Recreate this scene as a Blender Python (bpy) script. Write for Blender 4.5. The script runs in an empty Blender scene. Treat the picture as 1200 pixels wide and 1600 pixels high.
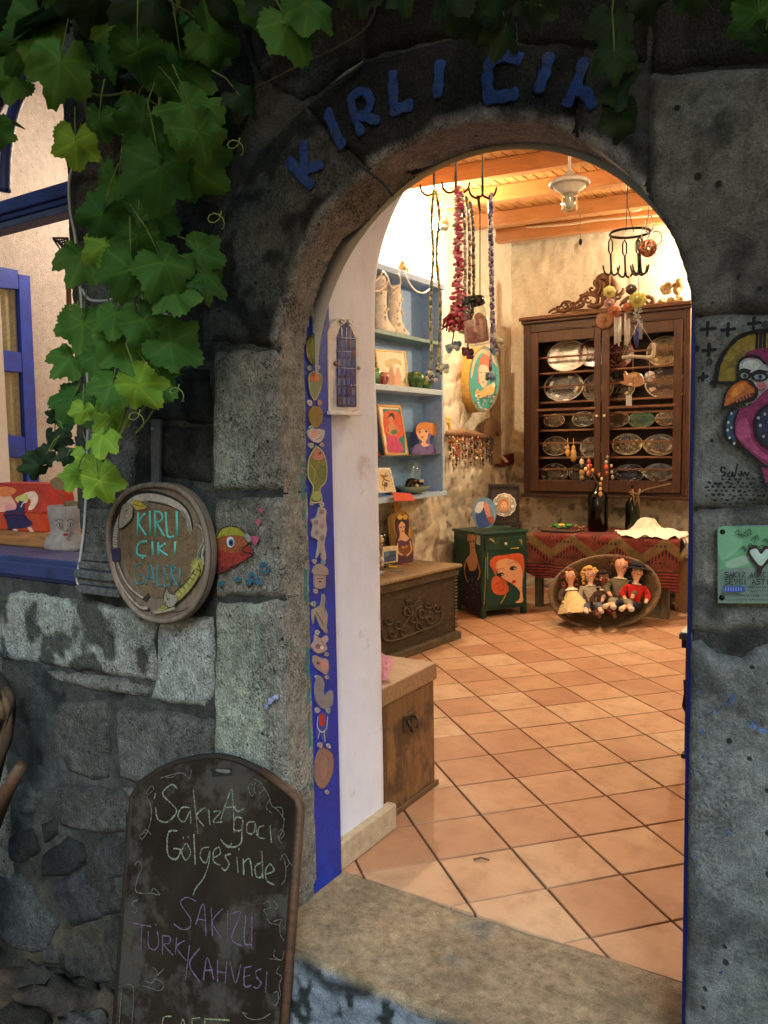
import bpy, bmesh, math, random
import numpy as np
from mathutils import Vector, Matrix
PI=math.pi
rnd=random.Random(7)
scene=bpy.context.scene
# ------------------------------------------------------------------ camera
F_PX=1260.0; PITCH=math.radians(4.77); ROLL=math.radians(-1.0); YAW=math.radians(32.5); CAM_H=1.45
def cam_axes():
    cp,sp=math.cos(PITCH),math.sin(PITCH); ct,st=math.cos(YAW),math.sin(YAW)
    rt=np.array([ct,st,0.0]); fw=np.array([-st*cp,ct*cp,-sp]); dn=np.array([st*sp,-ct*sp,-cp])
    cr,sr=math.cos(ROLL),math.sin(ROLL)
    return cr*rt-sr*dn, sr*rt+cr*dn, fw
RT,DN,FW=cam_axes()
camd=bpy.data.cameras.new('camera'); cam=bpy.data.objects.new('camera',camd); scene.collection.objects.link(cam)
camd.sensor_fit='VERTICAL'; camd.sensor_height=36; camd.sensor_width=27; camd.lens=36*F_PX/1600
camd.clip_start=.05; camd.clip_end=400
cam.matrix_world=Matrix(((RT[0],-DN[0],-FW[0],0),(RT[1],-DN[1],-FW[1],0),(RT[2],-DN[2],-FW[2],CAM_H),(0,0,0,1)))
scene.camera=cam
# ------------------------------------------------------------------ world, dusk sky, faint sun
world=bpy.data.worlds.new('World'); scene.world=world; world.use_nodes=True
wn=world.node_tree; wn.nodes.clear()
sky=wn.nodes.new('ShaderNodeTexSky'); sky.sky_type='NISHITA'; sky.sun_disc=False
sky.sun_elevation=math.radians(4); sky.sun_rotation=math.radians(160); sky.air_density=1.0; sky.dust_density=.6; sky.ozone_density=3.0
bg=wn.nodes.new('ShaderNodeBackground'); bg.inputs[1].default_value=0.15
wo=wn.nodes.new('ShaderNodeOutputWorld'); wn.links.new(sky.outputs[0],bg.inputs[0]); wn.links.new(bg.outputs[0],wo.inputs[0])
sund=bpy.data.lights.new('sun','SUN'); sund.energy=1.6; sund.angle=math.radians(25); sund.color=(.86,.98,1.0)
sun=bpy.data.objects.new('sun',sund); scene.collection.objects.link(sun)
sun.rotation_euler=(math.radians(52),0,math.radians(38))
scene.view_settings.view_transform='Standard'; scene.view_settings.look='None'
scene.view_settings.exposure=1.08; scene.view_settings.gamma=1.0; scene.view_settings.use_curve_mapping=False
try: scene.cycles.use_denoising=True
except Exception: pass
scene.cycles.max_bounces=7; scene.cycles.diffuse_bounces=4; scene.cycles.glossy_bounces=3; scene.cycles.transmission_bounces=6
scene.cycles.transparent_max_bounces=12; scene.cycles.sample_clamp_indirect=6; scene.cycles.caustics_reflective=False; scene.cycles.caustics_refractive=False
# ------------------------------------------------------------------ survey helpers: sight line of the photograph -> point on a real plane
def ray(px,py): return RT*((px-600)/F_PX)+DN*((py-800)/F_PX)+FW
CP=np.array([0,0,CAM_H])
def onx(px,py,x): d=ray(px,py); return Vector(CP+d*(x/d[0]))
def ony(px,py,y): d=ray(px,py); return Vector(CP+d*(y/d[1]))
def onz(px,py,z): d=ray(px,py); return Vector(CP+d*((z-CAM_H)/d[2]))
class Plane:
    def __init__(s,o,n):
        s.o=Vector(o); s.n=Vector(n).normalized(); z=Vector((0,0,1)) if abs(s.n.z)<.95 else Vector((0,1,0))
        s.v=(z-s.n*z.dot(s.n)).normalized(); s.u=s.v.cross(s.n)
    def at(s,px,py,off=0):
        d=Vector(ray(px,py)); c=Vector(CP); t=(s.o+s.n*off-c).dot(s.n)/d.dot(s.n); return c+d*t
    def uv(s,p): q=p-s.o; return q.dot(s.u),q.dot(s.v)
    def pt(s,u,v,off=0): return s.o+s.u*u+s.v*v+s.n*off
# ------------------------------------------------------------------ colour + noise helpers
def lin(c): return c/12.92 if c<=.04045 else ((c+.055)/1.055)**2.4
def hx(h): h=h.lstrip('#'); return tuple(lin(int(h[i:i+2],16)/255) for i in (0,2,4))
def _hash(ix,iy,iz,s):
    h=(ix.astype(np.int64)*374761393+iy.astype(np.int64)*668265263+iz.astype(np.int64)*2147483647+s*974634777)&0xffffffff
    h=((h^(h>>13))*1274126177)&0xffffffff; h=h^(h>>16); return (h&0xffff)/65535.0
def vnoise(P,f,s=0):
    P=np.asarray(P,float)*f; I=np.floor(P); T=P-I; T=T*T*(3-2*T); r=0
    for dx in (0,1):
        for dy in (0,1):
            for dz in (0,1):
                w=(T[...,0] if dx else 1-T[...,0])*(T[...,1] if dy else 1-T[...,1])*(T[...,2] if dz else 1-T[...,2])
                r=r+w*_hash(I[...,0]+dx,I[...,1]+dy,I[...,2]+dz,s)
    return r*2-1
def fbm(P,f,o=4,s=0):
    r=0;a=1;t=0
    for i in range(o): r=r+a*vnoise(P,f*2**i,s+i*17); t+=a; a*=.5
    return r/t
def sstep(a,b,x): t=np.clip((x-a)/(b-a),0,1); return t*t*(3-2*t)
# ------------------------------------------------------------------ objects
COL=scene.collection
def link(o,parent=None):
    COL.objects.link(o)
    if parent is not None:
        o.parent=parent; o.matrix_parent_inverse=Matrix.Translation(parent.location).inverted() if parent.get('_w') else Matrix()
    return o
def tag(o,label=None,cat=None,group=None,kind=None):
    if label: o['label']=label
    if cat: o['category']=cat
    if group: o['group']=group
    if kind: o['kind']=kind
    return o
def thing(name,label,cat,group=None,loc=(0,0,0),kind=None):
    # children of a thing are modelled in world coordinates; matrix_parent_inverse keeps them there
    o=bpy.data.objects.new(name,None); o.empty_display_size=.1; COL.objects.link(o); o.location=loc
    o['_w']=1; tag(o,label,cat,group,kind); return o
def setcol(me,cols):
    ca=me.color_attributes.new('Col','FLOAT_COLOR','CORNER')
    ca.data.foreach_set('color',np.asarray(cols,np.float32).ravel())
class MB:
    def __init__(s,col=(.5,.5,.5)): s.v=[]; s.f=[]; s.c=[]; s.sm=[]; s.col=col; s.X=None; s.smooth=False
    def put(s,vs,fs,col=None,smooth=None):
        b=len(s.v)
        if s.X is not None: vs=[s.X@Vector(v) for v in vs]
        s.v+= [tuple(v) for v in vs]
        col=col or s.col; sm=s.smooth if smooth is None else smooth
        for i,f in enumerate(fs):
            s.f.append(tuple(b+k for k in f)); s.c.append(col[i] if isinstance(col,list) else col); s.sm.append(sm)
        return s
    def box(s,a,b,col=None,bev=0):
        x0,y0,z0=[min(a[i],b[i]) for i in range(3)]; x1,y1,z1=[max(a[i],b[i]) for i in range(3)]
        if bev<=0:
            vs=[(x,y,z) for z in (z0,z1) for y in (y0,y1) for x in (x0,x1)]
            return s.put(vs,[(0,2,3,1),(4,5,7,6),(0,1,5,4),(2,6,7,3),(0,4,6,2),(1,3,7,5)],col)
        bm=bmesh.new(); bmesh.ops.create_cube(bm,size=1)
        for v in bm.verts: v.co=Vector(((x0+x1)/2+v.co.x*(x1-x0),(y0+y1)/2+v.co.y*(y1-y0),(z0+z1)/2+v.co.z*(z1-z0)))
        bmesh.ops.bevel(bm,geom=bm.edges[:]+bm.verts[:],offset=bev,segments=2,affect='EDGES',profile=.5)
        bm.verts.index_update(); s.put([v.co.copy() for v in bm.verts],[tuple(v.index for v in f.verts) for f in bm.faces],col); bm.free(); return s
    def tube(s,pts,r,n=8,col=None,closed=False,caps=True):
        pts=[Vector(p) for p in pts]; m=len(pts); rr=r if isinstance(r,(list,tuple)) else [r]*m; vs=[];fs=[]
        up=None
        for i,p in enumerate(pts):
            if closed: t=pts[(i+1)%m]-pts[i-1]
            else: t=pts[min(i+1,m-1)]-pts[max(i-1,0)]
            t=t.normalized() if t.length>1e-9 else Vector((0,0,1))
            if up is None:
                up=t.orthogonal().normalized()
            up=(up-t*up.dot(t)); up=up.normalized() if up.length>1e-6 else t.orthogonal().normalized()
            w=t.cross(up)
            for k in range(n):
                a=2*PI*k/n; vs.append(p+(up*math.cos(a)+w*math.sin(a))*rr[i])
        for i in range(m if closed else m-1):
            j=(i+1)%m
            for k in range(n): k2=(k+1)%n; fs.append((i*n+k,i*n+k2,j*n+k2,j*n+k))
        if caps and not closed: fs.append(tuple(range(n-1,-1,-1))); fs.append(tuple((m-1)*n+k for k in range(n)))
        return s.put(vs,fs,col,True)
    def lathe(s,prof,o=(0,0,0),n=24,axis=None,col=None,cf=None,sx=1,sy=1):
        o=Vector(o); ax=Vector(axis or (0,0,1)).normalized(); u=ax.orthogonal().normalized() if abs(ax.z)<.999 else Vector((1,0,0)); 
        if abs(ax.z)<.9: u=Vector((0,0,1)).cross(ax).normalized()
        w=ax.cross(u); vs=[];fs=[];cs=[]
        for r,h in prof:
            for k in range(n):
                a=2*PI*k/n; vs.append(o+ax*h+(u*math.cos(a)*sx+w*math.sin(a)*sy)*max(r,1e-5))
        for i in range(len(prof)-1):
            for k in range(n):
                k2=(k+1)%n; fs.append((i*n+k,i*n+k2,(i+1)*n+k2,(i+1)*n+k)); cs.append(cf(i,k) if cf else (col or s.col))
        return s.put(vs,fs,cs,True)
    def ball(s,c,r,n=10,col=None,sc=(1,1,1)):
        c=Vector(c); vs=[];fs=[]; m=max(4,n//2)
        for i in range(m+1):
            t=PI*i/m
            for k in range(n):
                a=2*PI*k/n; vs.append((c.x+r*sc[0]*math.sin(t)*math.cos(a),c.y+r*sc[1]*math.sin(t)*math.sin(a),c.z+r*sc[2]*math.cos(t)))
        for i in range(m):
            for k in range(n): k2=(k+1)%n; fs.append((i*n+k,(i+1)*n+k,(i+1)*n+k2,i*n+k2))
        return s.put(vs,fs,col,True)
    def prism(s,pts,n,th,col=None):
        # closed outline (3d, planar) given thickness th along -n
        pts=[Vector(p) for p in pts]; n=Vector(n).normalized(); m=len(pts)
        nv=Vector((0,0,0))
        for i in range(m): nv+=pts[i].cross(pts[(i+1)%m])
        if nv.dot(n)<0: pts=pts[::-1]
        vs=pts+[p-n*th for p in pts]
        fs=[tuple(range(m)),tuple(range(2*m-1,m-1,-1))]+[(i,i+m,(i+1)%m+m,(i+1)%m) for i in range(m)]
        return s.put(vs,fs,col,False)
    def build(s,name,mat,parent=None,bevel=0,seg=2):
        me=bpy.data.meshes.new(name); me.from_pydata(s.v,[],s.f)
        cols=[]
        for p,c in zip(me.polygons,s.c): cols+= [(c[0],c[1],c[2],1)]*p.loop_total
        setcol(me,cols); me.polygons.foreach_set('use_smooth',s.sm)
        me.validate(); me.materials.append(mat); o=bpy.data.objects.new(name,me)
        link(o,parent)
        if bevel: 
            b=o.modifiers.new('b','BEVEL'); b.width=bevel; b.segments=seg; b.limit_method='ANGLE'
        return o
def smooth_pts(pts,k=4,closed=False):
    if len(pts)<3: return pts
    P=[np.array(p,float) for p in pts]; m=len(P); out=[]
    R=range(m) if closed else range(m-1)
    for i in R:
        if closed: a,b,c,d=P[i-1],P[i],P[(i+1)%m],P[(i+2)%m]
        else: a,b,c,d=P[max(i-1,0)],P[i],P[i+1],P[min(i+2,m-1)]
        for j in range(k):
            t=j/k; out.append(.5*((2*b)+(-a+c)*t+(2*a-5*b+4*c-d)*t*t+(-a+3*b-3*c+d)*t**3))
    if not closed: out.append(P[-1])
    return out
class Art:
    """paint on a flat thing: outlines and brush strokes laid on a plane, each coat a hair above the last"""
    def __init__(s,plane,off=.0006,step=.00025,wob=0): s.p=plane; s.off=off; s.step=step; s.mb=MB(); s.k=0; s.wob=wob
    def _o(s): s.k+=1; return s.off+s.step*s.k
    def poly(s,col,pts,sm=False):
        if isinstance(col,str): col=hx(col)
        if sm: pts=smooth_pts(pts,4,True)
        o=s._o(); ps=[s.p.at(x,y,o) for x,y in pts]
        nv=Vector((0,0,0))
        for i in range(len(ps)): nv+=(ps[i]-ps[0]).cross(ps[(i+1)%len(ps)]-ps[0])
        if nv.dot(s.p.n)<0: ps=ps[::-1]
        s.mb.put(ps,[tuple(range(len(ps)))],col); return s
    def ell(s,col,cx,cy,rx,ry,rot=0,n=20):
        c,q=math.cos(rot),math.sin(rot)
        return s.poly(col,[(cx+rx*math.cos(2*PI*i/n)*c-ry*math.sin(2*PI*i/n)*q,cy+rx*math.cos(2*PI*i/n)*q+ry*math.sin(2*PI*i/n)*c) for i in range(n)])
    def stroke(s,col,pts,w,sm=True,taper=0,rough=0):
        if isinstance(col,str): col=hx(col)
        if sm and len(pts)>2: pts=smooth_pts(pts,5)
        o=s._o(); P=[s.p.at(x,y,o) for x,y in pts]; m=len(P); vs=[];fs=[]
        # w in metres
        for i in range(m):
            t=(P[min(i+1,m-1)]-P[max(i-1,0)]); t=t.normalized() if t.length>1e-9 else s.p.u
            q=s.p.n.cross(t); f=1-taper*abs(2*i/(m-1)-1) if m>1 else 1
            f*=1+rough*rnd.uniform(-1,1)
            vs+=[P[i]+q*w/2*f,P[i]-q*w/2*f]
        for i in range(m-1): fs.append((2*i,2*i+1,2*i+3,2*i+2))
        s.mb.put(vs,fs,col)
        for e,d in ((0,-1),(m-1,1)):
            t=(P[1]-P[0]) if e==0 else (P[-1]-P[-2]); t=t.normalized()*d if t.length>1e-9 else s.p.u; q=s.p.n.cross(t)
            f=(1-taper)*w/2
            if f>w*.15:
                a=[P[e]+(q*math.cos(PI*k/5)+t*math.sin(PI*k/5))*f for k in range(6)]
                s.mb.put(a[::-1],[tuple(range(6))],col)
        return s
    def build(s,name,mat,parent=None): return s.mb.build(name,mat,parent)
# ------------------------------------------------------------------ materials
MATS={}
def nm(name):
    m=bpy.data.materials.new(name); m.use_nodes=True; nt=m.node_tree; b=nt.nodes['Principled BSDF']; MATS[name]=m; return m,nt,b
def N(nt,t,**k):
    n=nt.nodes.new(t)
    for a,v in k.items():
        if a=='inp':
            for i,x in v.items(): n.inputs[i].default_value=x
        else: setattr(n,a,v)
    return n
def L(nt,a,b): nt.links.new(a,b)
def pmat(name,rough=.6,metal=0,var=.25,scale=12,bump=.15,bscale=40,stretch=(1,1,1),spec=.5,col=None,trans=0,alpha=1,coat=0,sub=0,bdist=.004,obj=False,dirt=None):
    m,nt,b=nm(name)
    co=N(nt,'ShaderNodeTexCoord') if obj else N(nt,'ShaderNodeNewGeometry')
    src=co.outputs['Object'] if obj else co.outputs['Position']
    mp=N(nt,'ShaderNodeMapping'); mp.inputs['Scale'].default_value=stretch; L(nt,src,mp.inputs[0])
    n1=N(nt,'ShaderNodeTexNoise',inp={'Scale':scale,'Detail':5.0,'Roughness':.6}); L(nt,mp.outputs[0],n1.inputs['Vector'])
    mr=N(nt,'ShaderNodeMapRange',inp={'From Min':.3,'From Max':.7,'To Min':1-var,'To Max':1+var}); L(nt,n1.outputs[0],mr.inputs[0])
    if col is None: c=N(nt,'ShaderNodeAttribute',attribute_name='Col'); cs=c.outputs['Color']
    else: c=N(nt,'ShaderNodeRGB'); c.outputs[0].default_value=(*col,1); cs=c.outputs[0]
    vm=N(nt,'ShaderNodeVectorMath',operation='SCALE'); L(nt,cs,vm.inputs[0]); L(nt,mr.outputs[0],vm.inputs['Scale'])
    out=vm.outputs[0]
    if dirt:
        n3=N(nt,'ShaderNodeTexNoise',inp={'Scale':dirt[1],'Detail':8.0,'Roughness':.7}); L(nt,src,n3.inputs['Vector'])
        m3=N(nt,'ShaderNodeMapRange',inp={'From Min':dirt[2],'From Max':dirt[2]+.08,'To Min':0.,'To Max':dirt[3]}); L(nt,n3.outputs[0],m3.inputs[0])
        mx=N(nt,'ShaderNodeMix',data_type='RGBA'); L(nt,m3.outputs[0],mx.inputs[0]); L(nt,out,mx.inputs[6]); mx.inputs[7].default_value=(*dirt[0],1); out=mx.outputs[2]
    L(nt,out,b.inputs['Base Color'])
    b.inputs['Roughness'].default_value=rough; b.inputs['Metallic'].default_value=metal; b.inputs['Specular IOR Level'].default_value=spec
    b.inputs['Coat Weight'].default_value=coat; b.inputs['Transmission Weight'].default_value=trans; b.inputs['Alpha'].default_value=alpha
    if bump:
        n2=N(nt,'ShaderNodeTexNoise',inp={'Scale':bscale,'Detail':6.0,'Roughness':.65}); L(nt,mp.outputs[0],n2.inputs['Vector'])
        bp=N(nt,'ShaderNodeBump',inp={'Strength':bump,'Distance':bdist}); L(nt,n2.outputs[0],bp.inputs['Height']); L(nt,bp.outputs[0],b.inputs['Normal'])
        rr=N(nt,'ShaderNodeMapRange',inp={'From Min':.3,'From Max':.7,'To Min':max(0,rough-.12),'To Max':min(1,rough+.12)}); L(nt,n2.outputs[0],rr.inputs[0]); L(nt,rr.outputs[0],b.inputs['Roughness'])
    return m
M_paint=pmat('paint',.55,var=.14,scale=30,bump=.25,bscale=90)
M_wallpaint=pmat('paint_on_stone',.8,var=.35,scale=70,bump=.8,bscale=120,bdist=.006,dirt=((.05,.055,.05),160,.6,.75))
M_letter=pmat('faded_letter_paint',.85,var=.45,scale=45,bump=.9,bscale=110,bdist=.006,dirt=((.05,.055,.055),75,.53,.8))
M_gloss=pmat('glazed',.18,var=.12,scale=30,bump=.04,coat=.3)
M_matte=pmat('matte',.85,var=.2,scale=35,bump=.3,bscale=120)
M_fabric=pmat('cloth',.95,var=.25,scale=60,bump=.5,bscale=350,bdist=.002)
M_metal=pmat('iron',.45,metal=.85,var=.3,scale=60,bump=.3)
M_brass=pmat('brass',.3,metal=1,var=.2,bump=.1)
M_wood=pmat('wood',.6,var=.4,scale=9,bump=.4,bscale=30,stretch=(.9,9,9))
M_woody=pmat('wood_y',.6,var=.4,scale=9,bump=.4,bscale=30,stretch=(9,.9,9))
M_woodz=pmat('wood_z',.62,var=.4,scale=9,bump=.4,bscale=30,stretch=(9,9,.9))
M_darkwood=pmat('dark_wood',.38,var=.45,scale=8,bump=.3,bscale=30,stretch=(8,8,.9),coat=.15)
M_plaster=pmat('white_plaster',.9,var=.06,scale=6,bump=.35,bscale=25,bdist=.006,dirt=((.42,.37,.33),7,.60,.5))
M_blue=pmat('blue_paint',.5,var=.3,scale=14,bump=.3,bscale=60,dirt=((.25,.27,.33),45,.69,.5))
M_plastic=pmat('white_cable',.4,var=.05,bump=0)
M_chalk=pmat('chalk',1,var=.5,scale=240,bump=0,dirt=((.04,.034,.026),280,.46,.9))
M_board=pmat('chalkboard',.85,var=.5,scale=5,bump=.15,bscale=30,stretch=(1,1,.5),spec=.15,dirt=((.075,.07,.06),4,.52,.5))
def glassmat(name,col,rough=.05,tint=1.45):
    m,nt,b=nm(name); b.inputs['Base Color'].default_value=(*col,1); b.inputs['Transmission Weight'].default_value=1; b.inputs['Roughness'].default_value=rough; b.inputs['IOR'].default_value=tint; return m
def thinglass(name):
    m,nt,b=nm(name); t=N(nt,'ShaderNodeBsdfTransparent'); t.inputs[0].default_value=(.93,.96,.94,1); g=N(nt,'ShaderNodeBsdfGlossy'); g.inputs['Roughness'].default_value=.06; lw=N(nt,'ShaderNodeLayerWeight'); f=N(nt,'ShaderNodeMath',operation='POWER'); L(nt,lw.outputs['Facing'],f.inputs[0]); f.inputs[1].default_value=4.0; f2=N(nt,'ShaderNodeMath',operation='MULTIPLY_ADD'); L(nt,f.outputs[0],f2.inputs[0]); f2.inputs[1].default_value=.7; f2.inputs[2].default_value=.05
    mx=N(nt,'ShaderNodeMixShader'); L(nt,f2.outputs[0],mx.inputs[0]); L(nt,t.outputs[0],mx.inputs[1]); L(nt,g.outputs[0],mx.inputs[2]); out=[n for n in nt.nodes if n.type=='OUTPUT_MATERIAL'][0]; L(nt,mx.outputs[0],out.inputs[0]); return m
M_glass=thinglass('clear_glass'); M_green=glassmat('green_bottle_glass',(.05,.16,.03),.08); M_dkgreen=glassmat('dark_bottle_glass',(.03,.05,.012),.08)
def emit(name,col,st):
    m,nt,b=nm(name); b.inputs['Base Color'].default_value=(*col,1); b.inputs['Emission Color'].default_value=(*col,1); b.inputs['Emission Strength'].default_value=st; return m
M_bulb=emit('lit_bulb',(1,.82,.55),30)
# leaf: two sided, light comes through
def leafmat(name,c1,c2):
    m,nt,b=nm(name); g=N(nt,'ShaderNodeNewGeometry'); at=N(nt,'ShaderNodeAttribute',attribute_name='Col')
    oi=N(nt,'ShaderNodeObjectInfo'); no=N(nt,'ShaderNodeTexNoise',inp={'Scale':18.0,'Detail':4.0}); L(nt,g.outputs['Position'],no.inputs['Vector'])
    ad=N(nt,'ShaderNodeMath',operation='ADD'); L(nt,oi.outputs['Random'],ad.inputs[0]); L(nt,no.outputs[0],ad.inputs[1])
    mr=N(nt,'ShaderNodeMapRange',inp={'From Min':.5,'From Max':1.4}); L(nt,ad.outputs[0],mr.inputs[0])
    mx=N(nt,'ShaderNodeMix',data_type='RGBA'); L(nt,mr.outputs[0],mx.inputs[0]); mx.inputs[6].default_value=(*c1,1); mx.inputs[7].default_value=(*c2,1)
    mv=N(nt,'ShaderNodeMix',data_type='RGBA',blend_type='MULTIPLY'); mv.inputs[0].default_value=1; L(nt,mx.outputs[2],mv.inputs[6]); L(nt,at.outputs['Color'],mv.inputs[7])
    L(nt,mv.outputs[2],b.inputs['Base Color']); b.inputs['Roughness'].default_value=.68; b.inputs['Specular IOR Level'].default_value=.25
    tr=N(nt,'ShaderNodeBsdfTranslucent'); L(nt,mv.outputs[2],tr.inputs[0]); ms=N(nt,'ShaderNodeMixShader'); ms.inputs[0].default_value=.35
    bn=N(nt,'ShaderNodeTexNoise',inp={'Scale':55.0,'Detail':3.0}); L(nt,g.outputs['Position'],bn.inputs['Vector'])
    bp=N(nt,'ShaderNodeBump',inp={'Strength':.4,'Distance':.004}); L(nt,bn.outputs[0],bp.inputs['Height']); L(nt,bp.outputs[0],b.inputs['Normal'])
    out=[n for n in nt.nodes if n.type=='OUTPUT_MATERIAL'][0]; L(nt,b.outputs[0],ms.inputs[1]); L(nt,tr.outputs[0],ms.inputs[2]); L(nt,ms.outputs[0],out.inputs[0]); return m
M_leaf=leafmat('vine_leaf',(.032,.115,.022),(.075,.205,.035)); M_leaf2=leafmat('lamplit_vine_leaf',(.14,.29,.03),(.22,.40,.045)); M_leaf3=leafmat('dark_vine_leaf',(.014,.034,.014),(.022,.055,.02))  # window lamp's glow put into the bright leaf colour, shade into the dark one
# weathered stone: colour painted per vertex, pores, lichen specks and tooling in the shader
def stonemat(name,tool=.5,speck=.5,pit=.5,spcol=(.035,.04,.036),psc=34.0,sp0=.83,nlo=.55,nhi=1.4,bst=1.0):
    m,nt,b=nm(name); g=N(nt,'ShaderNodeNewGeometry'); P=g.outputs['Position']; at=N(nt,'ShaderNodeAttribute',attribute_name='Col')
    n1=N(nt,'ShaderNodeTexNoise',inp={'Scale':26.0,'Detail':8.0,'Roughness':.7}); L(nt,P,n1.inputs['Vector'])
    mr=N(nt,'ShaderNodeMapRange',inp={'From Min':.3,'From Max':.7,'To Min':nlo,'To Max':nhi}); L(nt,n1.outputs[0],mr.inputs[0])
    vm=N(nt,'ShaderNodeVectorMath',operation='SCALE'); L(nt,at.outputs['Color'],vm.inputs[0]); L(nt,mr.outputs[0],vm.inputs['Scale'])
    ns=N(nt,'ShaderNodeTexNoise',inp={'Scale':150.0,'Detail':3.0,'Roughness':.6}); L(nt,P,ns.inputs['Vector'])
    nb=N(nt,'ShaderNodeTexNoise',inp={'Scale':7.0,'Detail':4.0}); L(nt,P,nb.inputs['Vector'])
    a1=N(nt,'ShaderNodeMath',operation='MULTIPLY_ADD'); L(nt,nb.outputs[0],a1.inputs[0]); a1.inputs[1].default_value=.6; L(nt,ns.outputs[0],a1.inputs[2])
    m1=N(nt,'ShaderNodeMapRange',inp={'From Min':sp0,'From Max':sp0+.06,'To Min':0.,'To Max':speck}); L(nt,a1.outputs[0],m1.inputs[0])
    mx=N(nt,'ShaderNodeMix',data_type='RGBA'); L(nt,m1.outputs[0],mx.inputs[0]); L(nt,vm.outputs[0],mx.inputs[6]); mx.inputs[7].default_value=(*spcol,1)
    vo=N(nt,'ShaderNodeTexVoronoi',inp={'Scale':psc,'Randomness':1.0}); L(nt,P,vo.inputs['Vector'])
    sx=N(nt,'ShaderNodeSeparateColor'); L(nt,vo.outputs['Color'],sx.inputs[0])
    rad=N(nt,'ShaderNodeMapRange',inp={'From Min':.45,'From Max':1.,'To Min':0.0,'To Max':.34}); L(nt,sx.outputs[0],rad.inputs[0])
    nd=N(nt,'ShaderNodeMath',operation='MULTIPLY_ADD'); L(nt,n1.outputs[0],nd.inputs[0]); nd.inputs[1].default_value=.25; L(nt,vo.outputs['Distance'],nd.inputs[2])
    su=N(nt,'ShaderNodeMath',operation='SUBTRACT'); L(nt,rad.outputs[0],su.inputs[0]); L(nt,nd.outputs[0],su.inputs[1])
    pm=N(nt,'ShaderNodeMapRange',inp={'From Min':-.03,'From Max':.05,'To Min':0.,'To Max':pit}); L(nt,su.outputs[0],pm.inputs[0])
    mx2=N(nt,'ShaderNodeMix',data_type='RGBA'); L(nt,pm.outputs[0],mx2.inputs[0]); L(nt,mx.outputs[2],mx2.inputs[6]); mx2.inputs[7].default_value=(.03,.033,.032,1)
    L(nt,mx2.outputs[2],b.inputs['Base Color']); b.inputs['Roughness'].default_value=.92; b.inputs['Specular IOR Level'].default_value=.2
    # tooling: wavering vertical chisel strokes, their low parts also darker in the colour
    mp=N(nt,'ShaderNodeMapping'); mp.inputs['Scale'].default_value=(90,90,42); L(nt,P,mp.inputs[0])
    nt2=N(nt,'ShaderNodeTexNoise',inp={'Scale':1.0,'Detail':3.0,'Distortion':1.4}); L(nt,mp.outputs[0],nt2.inputs['Vector'])
    nf=N(nt,'ShaderNodeTexNoise',inp={'Scale':110.0,'Detail':6.0,'Roughness':.75}); L(nt,P,nf.inputs['Vector'])
    gm=N(nt,'ShaderNodeMapRange',inp={'From Min':.35,'From Max':.62,'To Min':1-.26*min(1,tool),'To Max':1+.10*min(1,tool)}); L(nt,nt2.outputs[0],gm.inputs[0])
    nh=N(nt,'ShaderNodeTexNoise',inp={'Scale':300.0,'Detail':2.0}); L(nt,P,nh.inputs['Vector']); hm=N(nt,'ShaderNodeMapRange',inp={'From Min':.3,'From Max':.7,'To Min':.72,'To Max':1.28}); L(nt,nh.outputs[0],hm.inputs[0])
    gh=N(nt,'ShaderNodeMath',operation='MULTIPLY'); L(nt,gm.outputs[0],gh.inputs[0]); L(nt,hm.outputs[0],gh.inputs[1])
    vg=N(nt,'ShaderNodeVectorMath',operation='SCALE'); L(nt,mx2.outputs[2],vg.inputs[0]); L(nt,gh.outputs[0],vg.inputs['Scale']); L(nt,vg.outputs[0],b.inputs['Base Color'])
    s1=N(nt,'ShaderNodeMath',operation='MULTIPLY'); L(nt,nt2.outputs[0],s1.inputs[0]); s1.inputs[1].default_value=tool
    s2=N(nt,'ShaderNodeMath',operation='ADD'); L(nt,s1.outputs[0],s2.inputs[0]); L(nt,nf.outputs[0],s2.inputs[1])
    s3=N(nt,'ShaderNodeMath',operation='SUBTRACT'); L(nt,s2.outputs[0],s3.inputs[0]); L(nt,pm.outputs[0],s3.inputs[1])
    bp=N(nt,'ShaderNodeBump',inp={'Strength':bst,'Distance':.013}); L(nt,s3.outputs[0],bp.inputs['Height']); L(nt,bp.outputs[0],b.inputs['Normal']); return m
M_stone=stonemat('tooled_stone',1.7,.75,.85,sp0=.875); M_stoneR=stonemat('pitted_stone',.45,.5,.97,psc=24.0,sp0=.87,bst=.75); M_mortar=stonemat('old_mortar',.1,.8,.3); M_rubble=stonemat('interior_rubble',.1,.22,.25,(.16,.10,.05),sp0=.91,nlo=.84,nhi=1.12)
M_step=stonemat('step_stone',.1,.12,.3,(.08,.06,.04))
# ================================================================== facade: stones, mortar, arch
FY=1.86; CX,RAD,ZS=-.966,.585,1.655; XL,XR=CX-RAD-.003,CX+RAD
FP=Plane((0,FY,0),(0,-1,0))
def grid_mesh(name,X,Z,Y,keep,cols,mat,parent):
    ny,nx=X.shape; idx=-np.ones(X.shape,int); q=keep[:-1,:-1]&keep[1:,:-1]&keep[:-1,1:]&keep[1:,1:]
    used=np.zeros(X.shape,bool); used[:-1,:-1]|=q; used[1:,:-1]|=q; used[:-1,1:]|=q; used[1:,1:]|=q
    idx[used]=np.arange(used.sum()); V=np.stack([X[used],Y[used],Z[used]],1)
    f=np.stack([idx[:-1,:-1][q],idx[:-1,1:][q],idx[1:,1:][q],idx[1:,:-1][q]],1)
    me=bpy.data.meshes.new(name); me.from_pydata(V.tolist(),[],f.tolist())
    C=cols[used]; vc=C[f.ravel()]; setcol(me,np.concatenate([vc,np.ones((len(vc),1))],1))
    me.polygons.foreach_set('use_smooth',[True]*len(f)); me.materials.append(mat)
    o=bpy.data.objects.new(name,me); link(o,parent); return o
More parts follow.
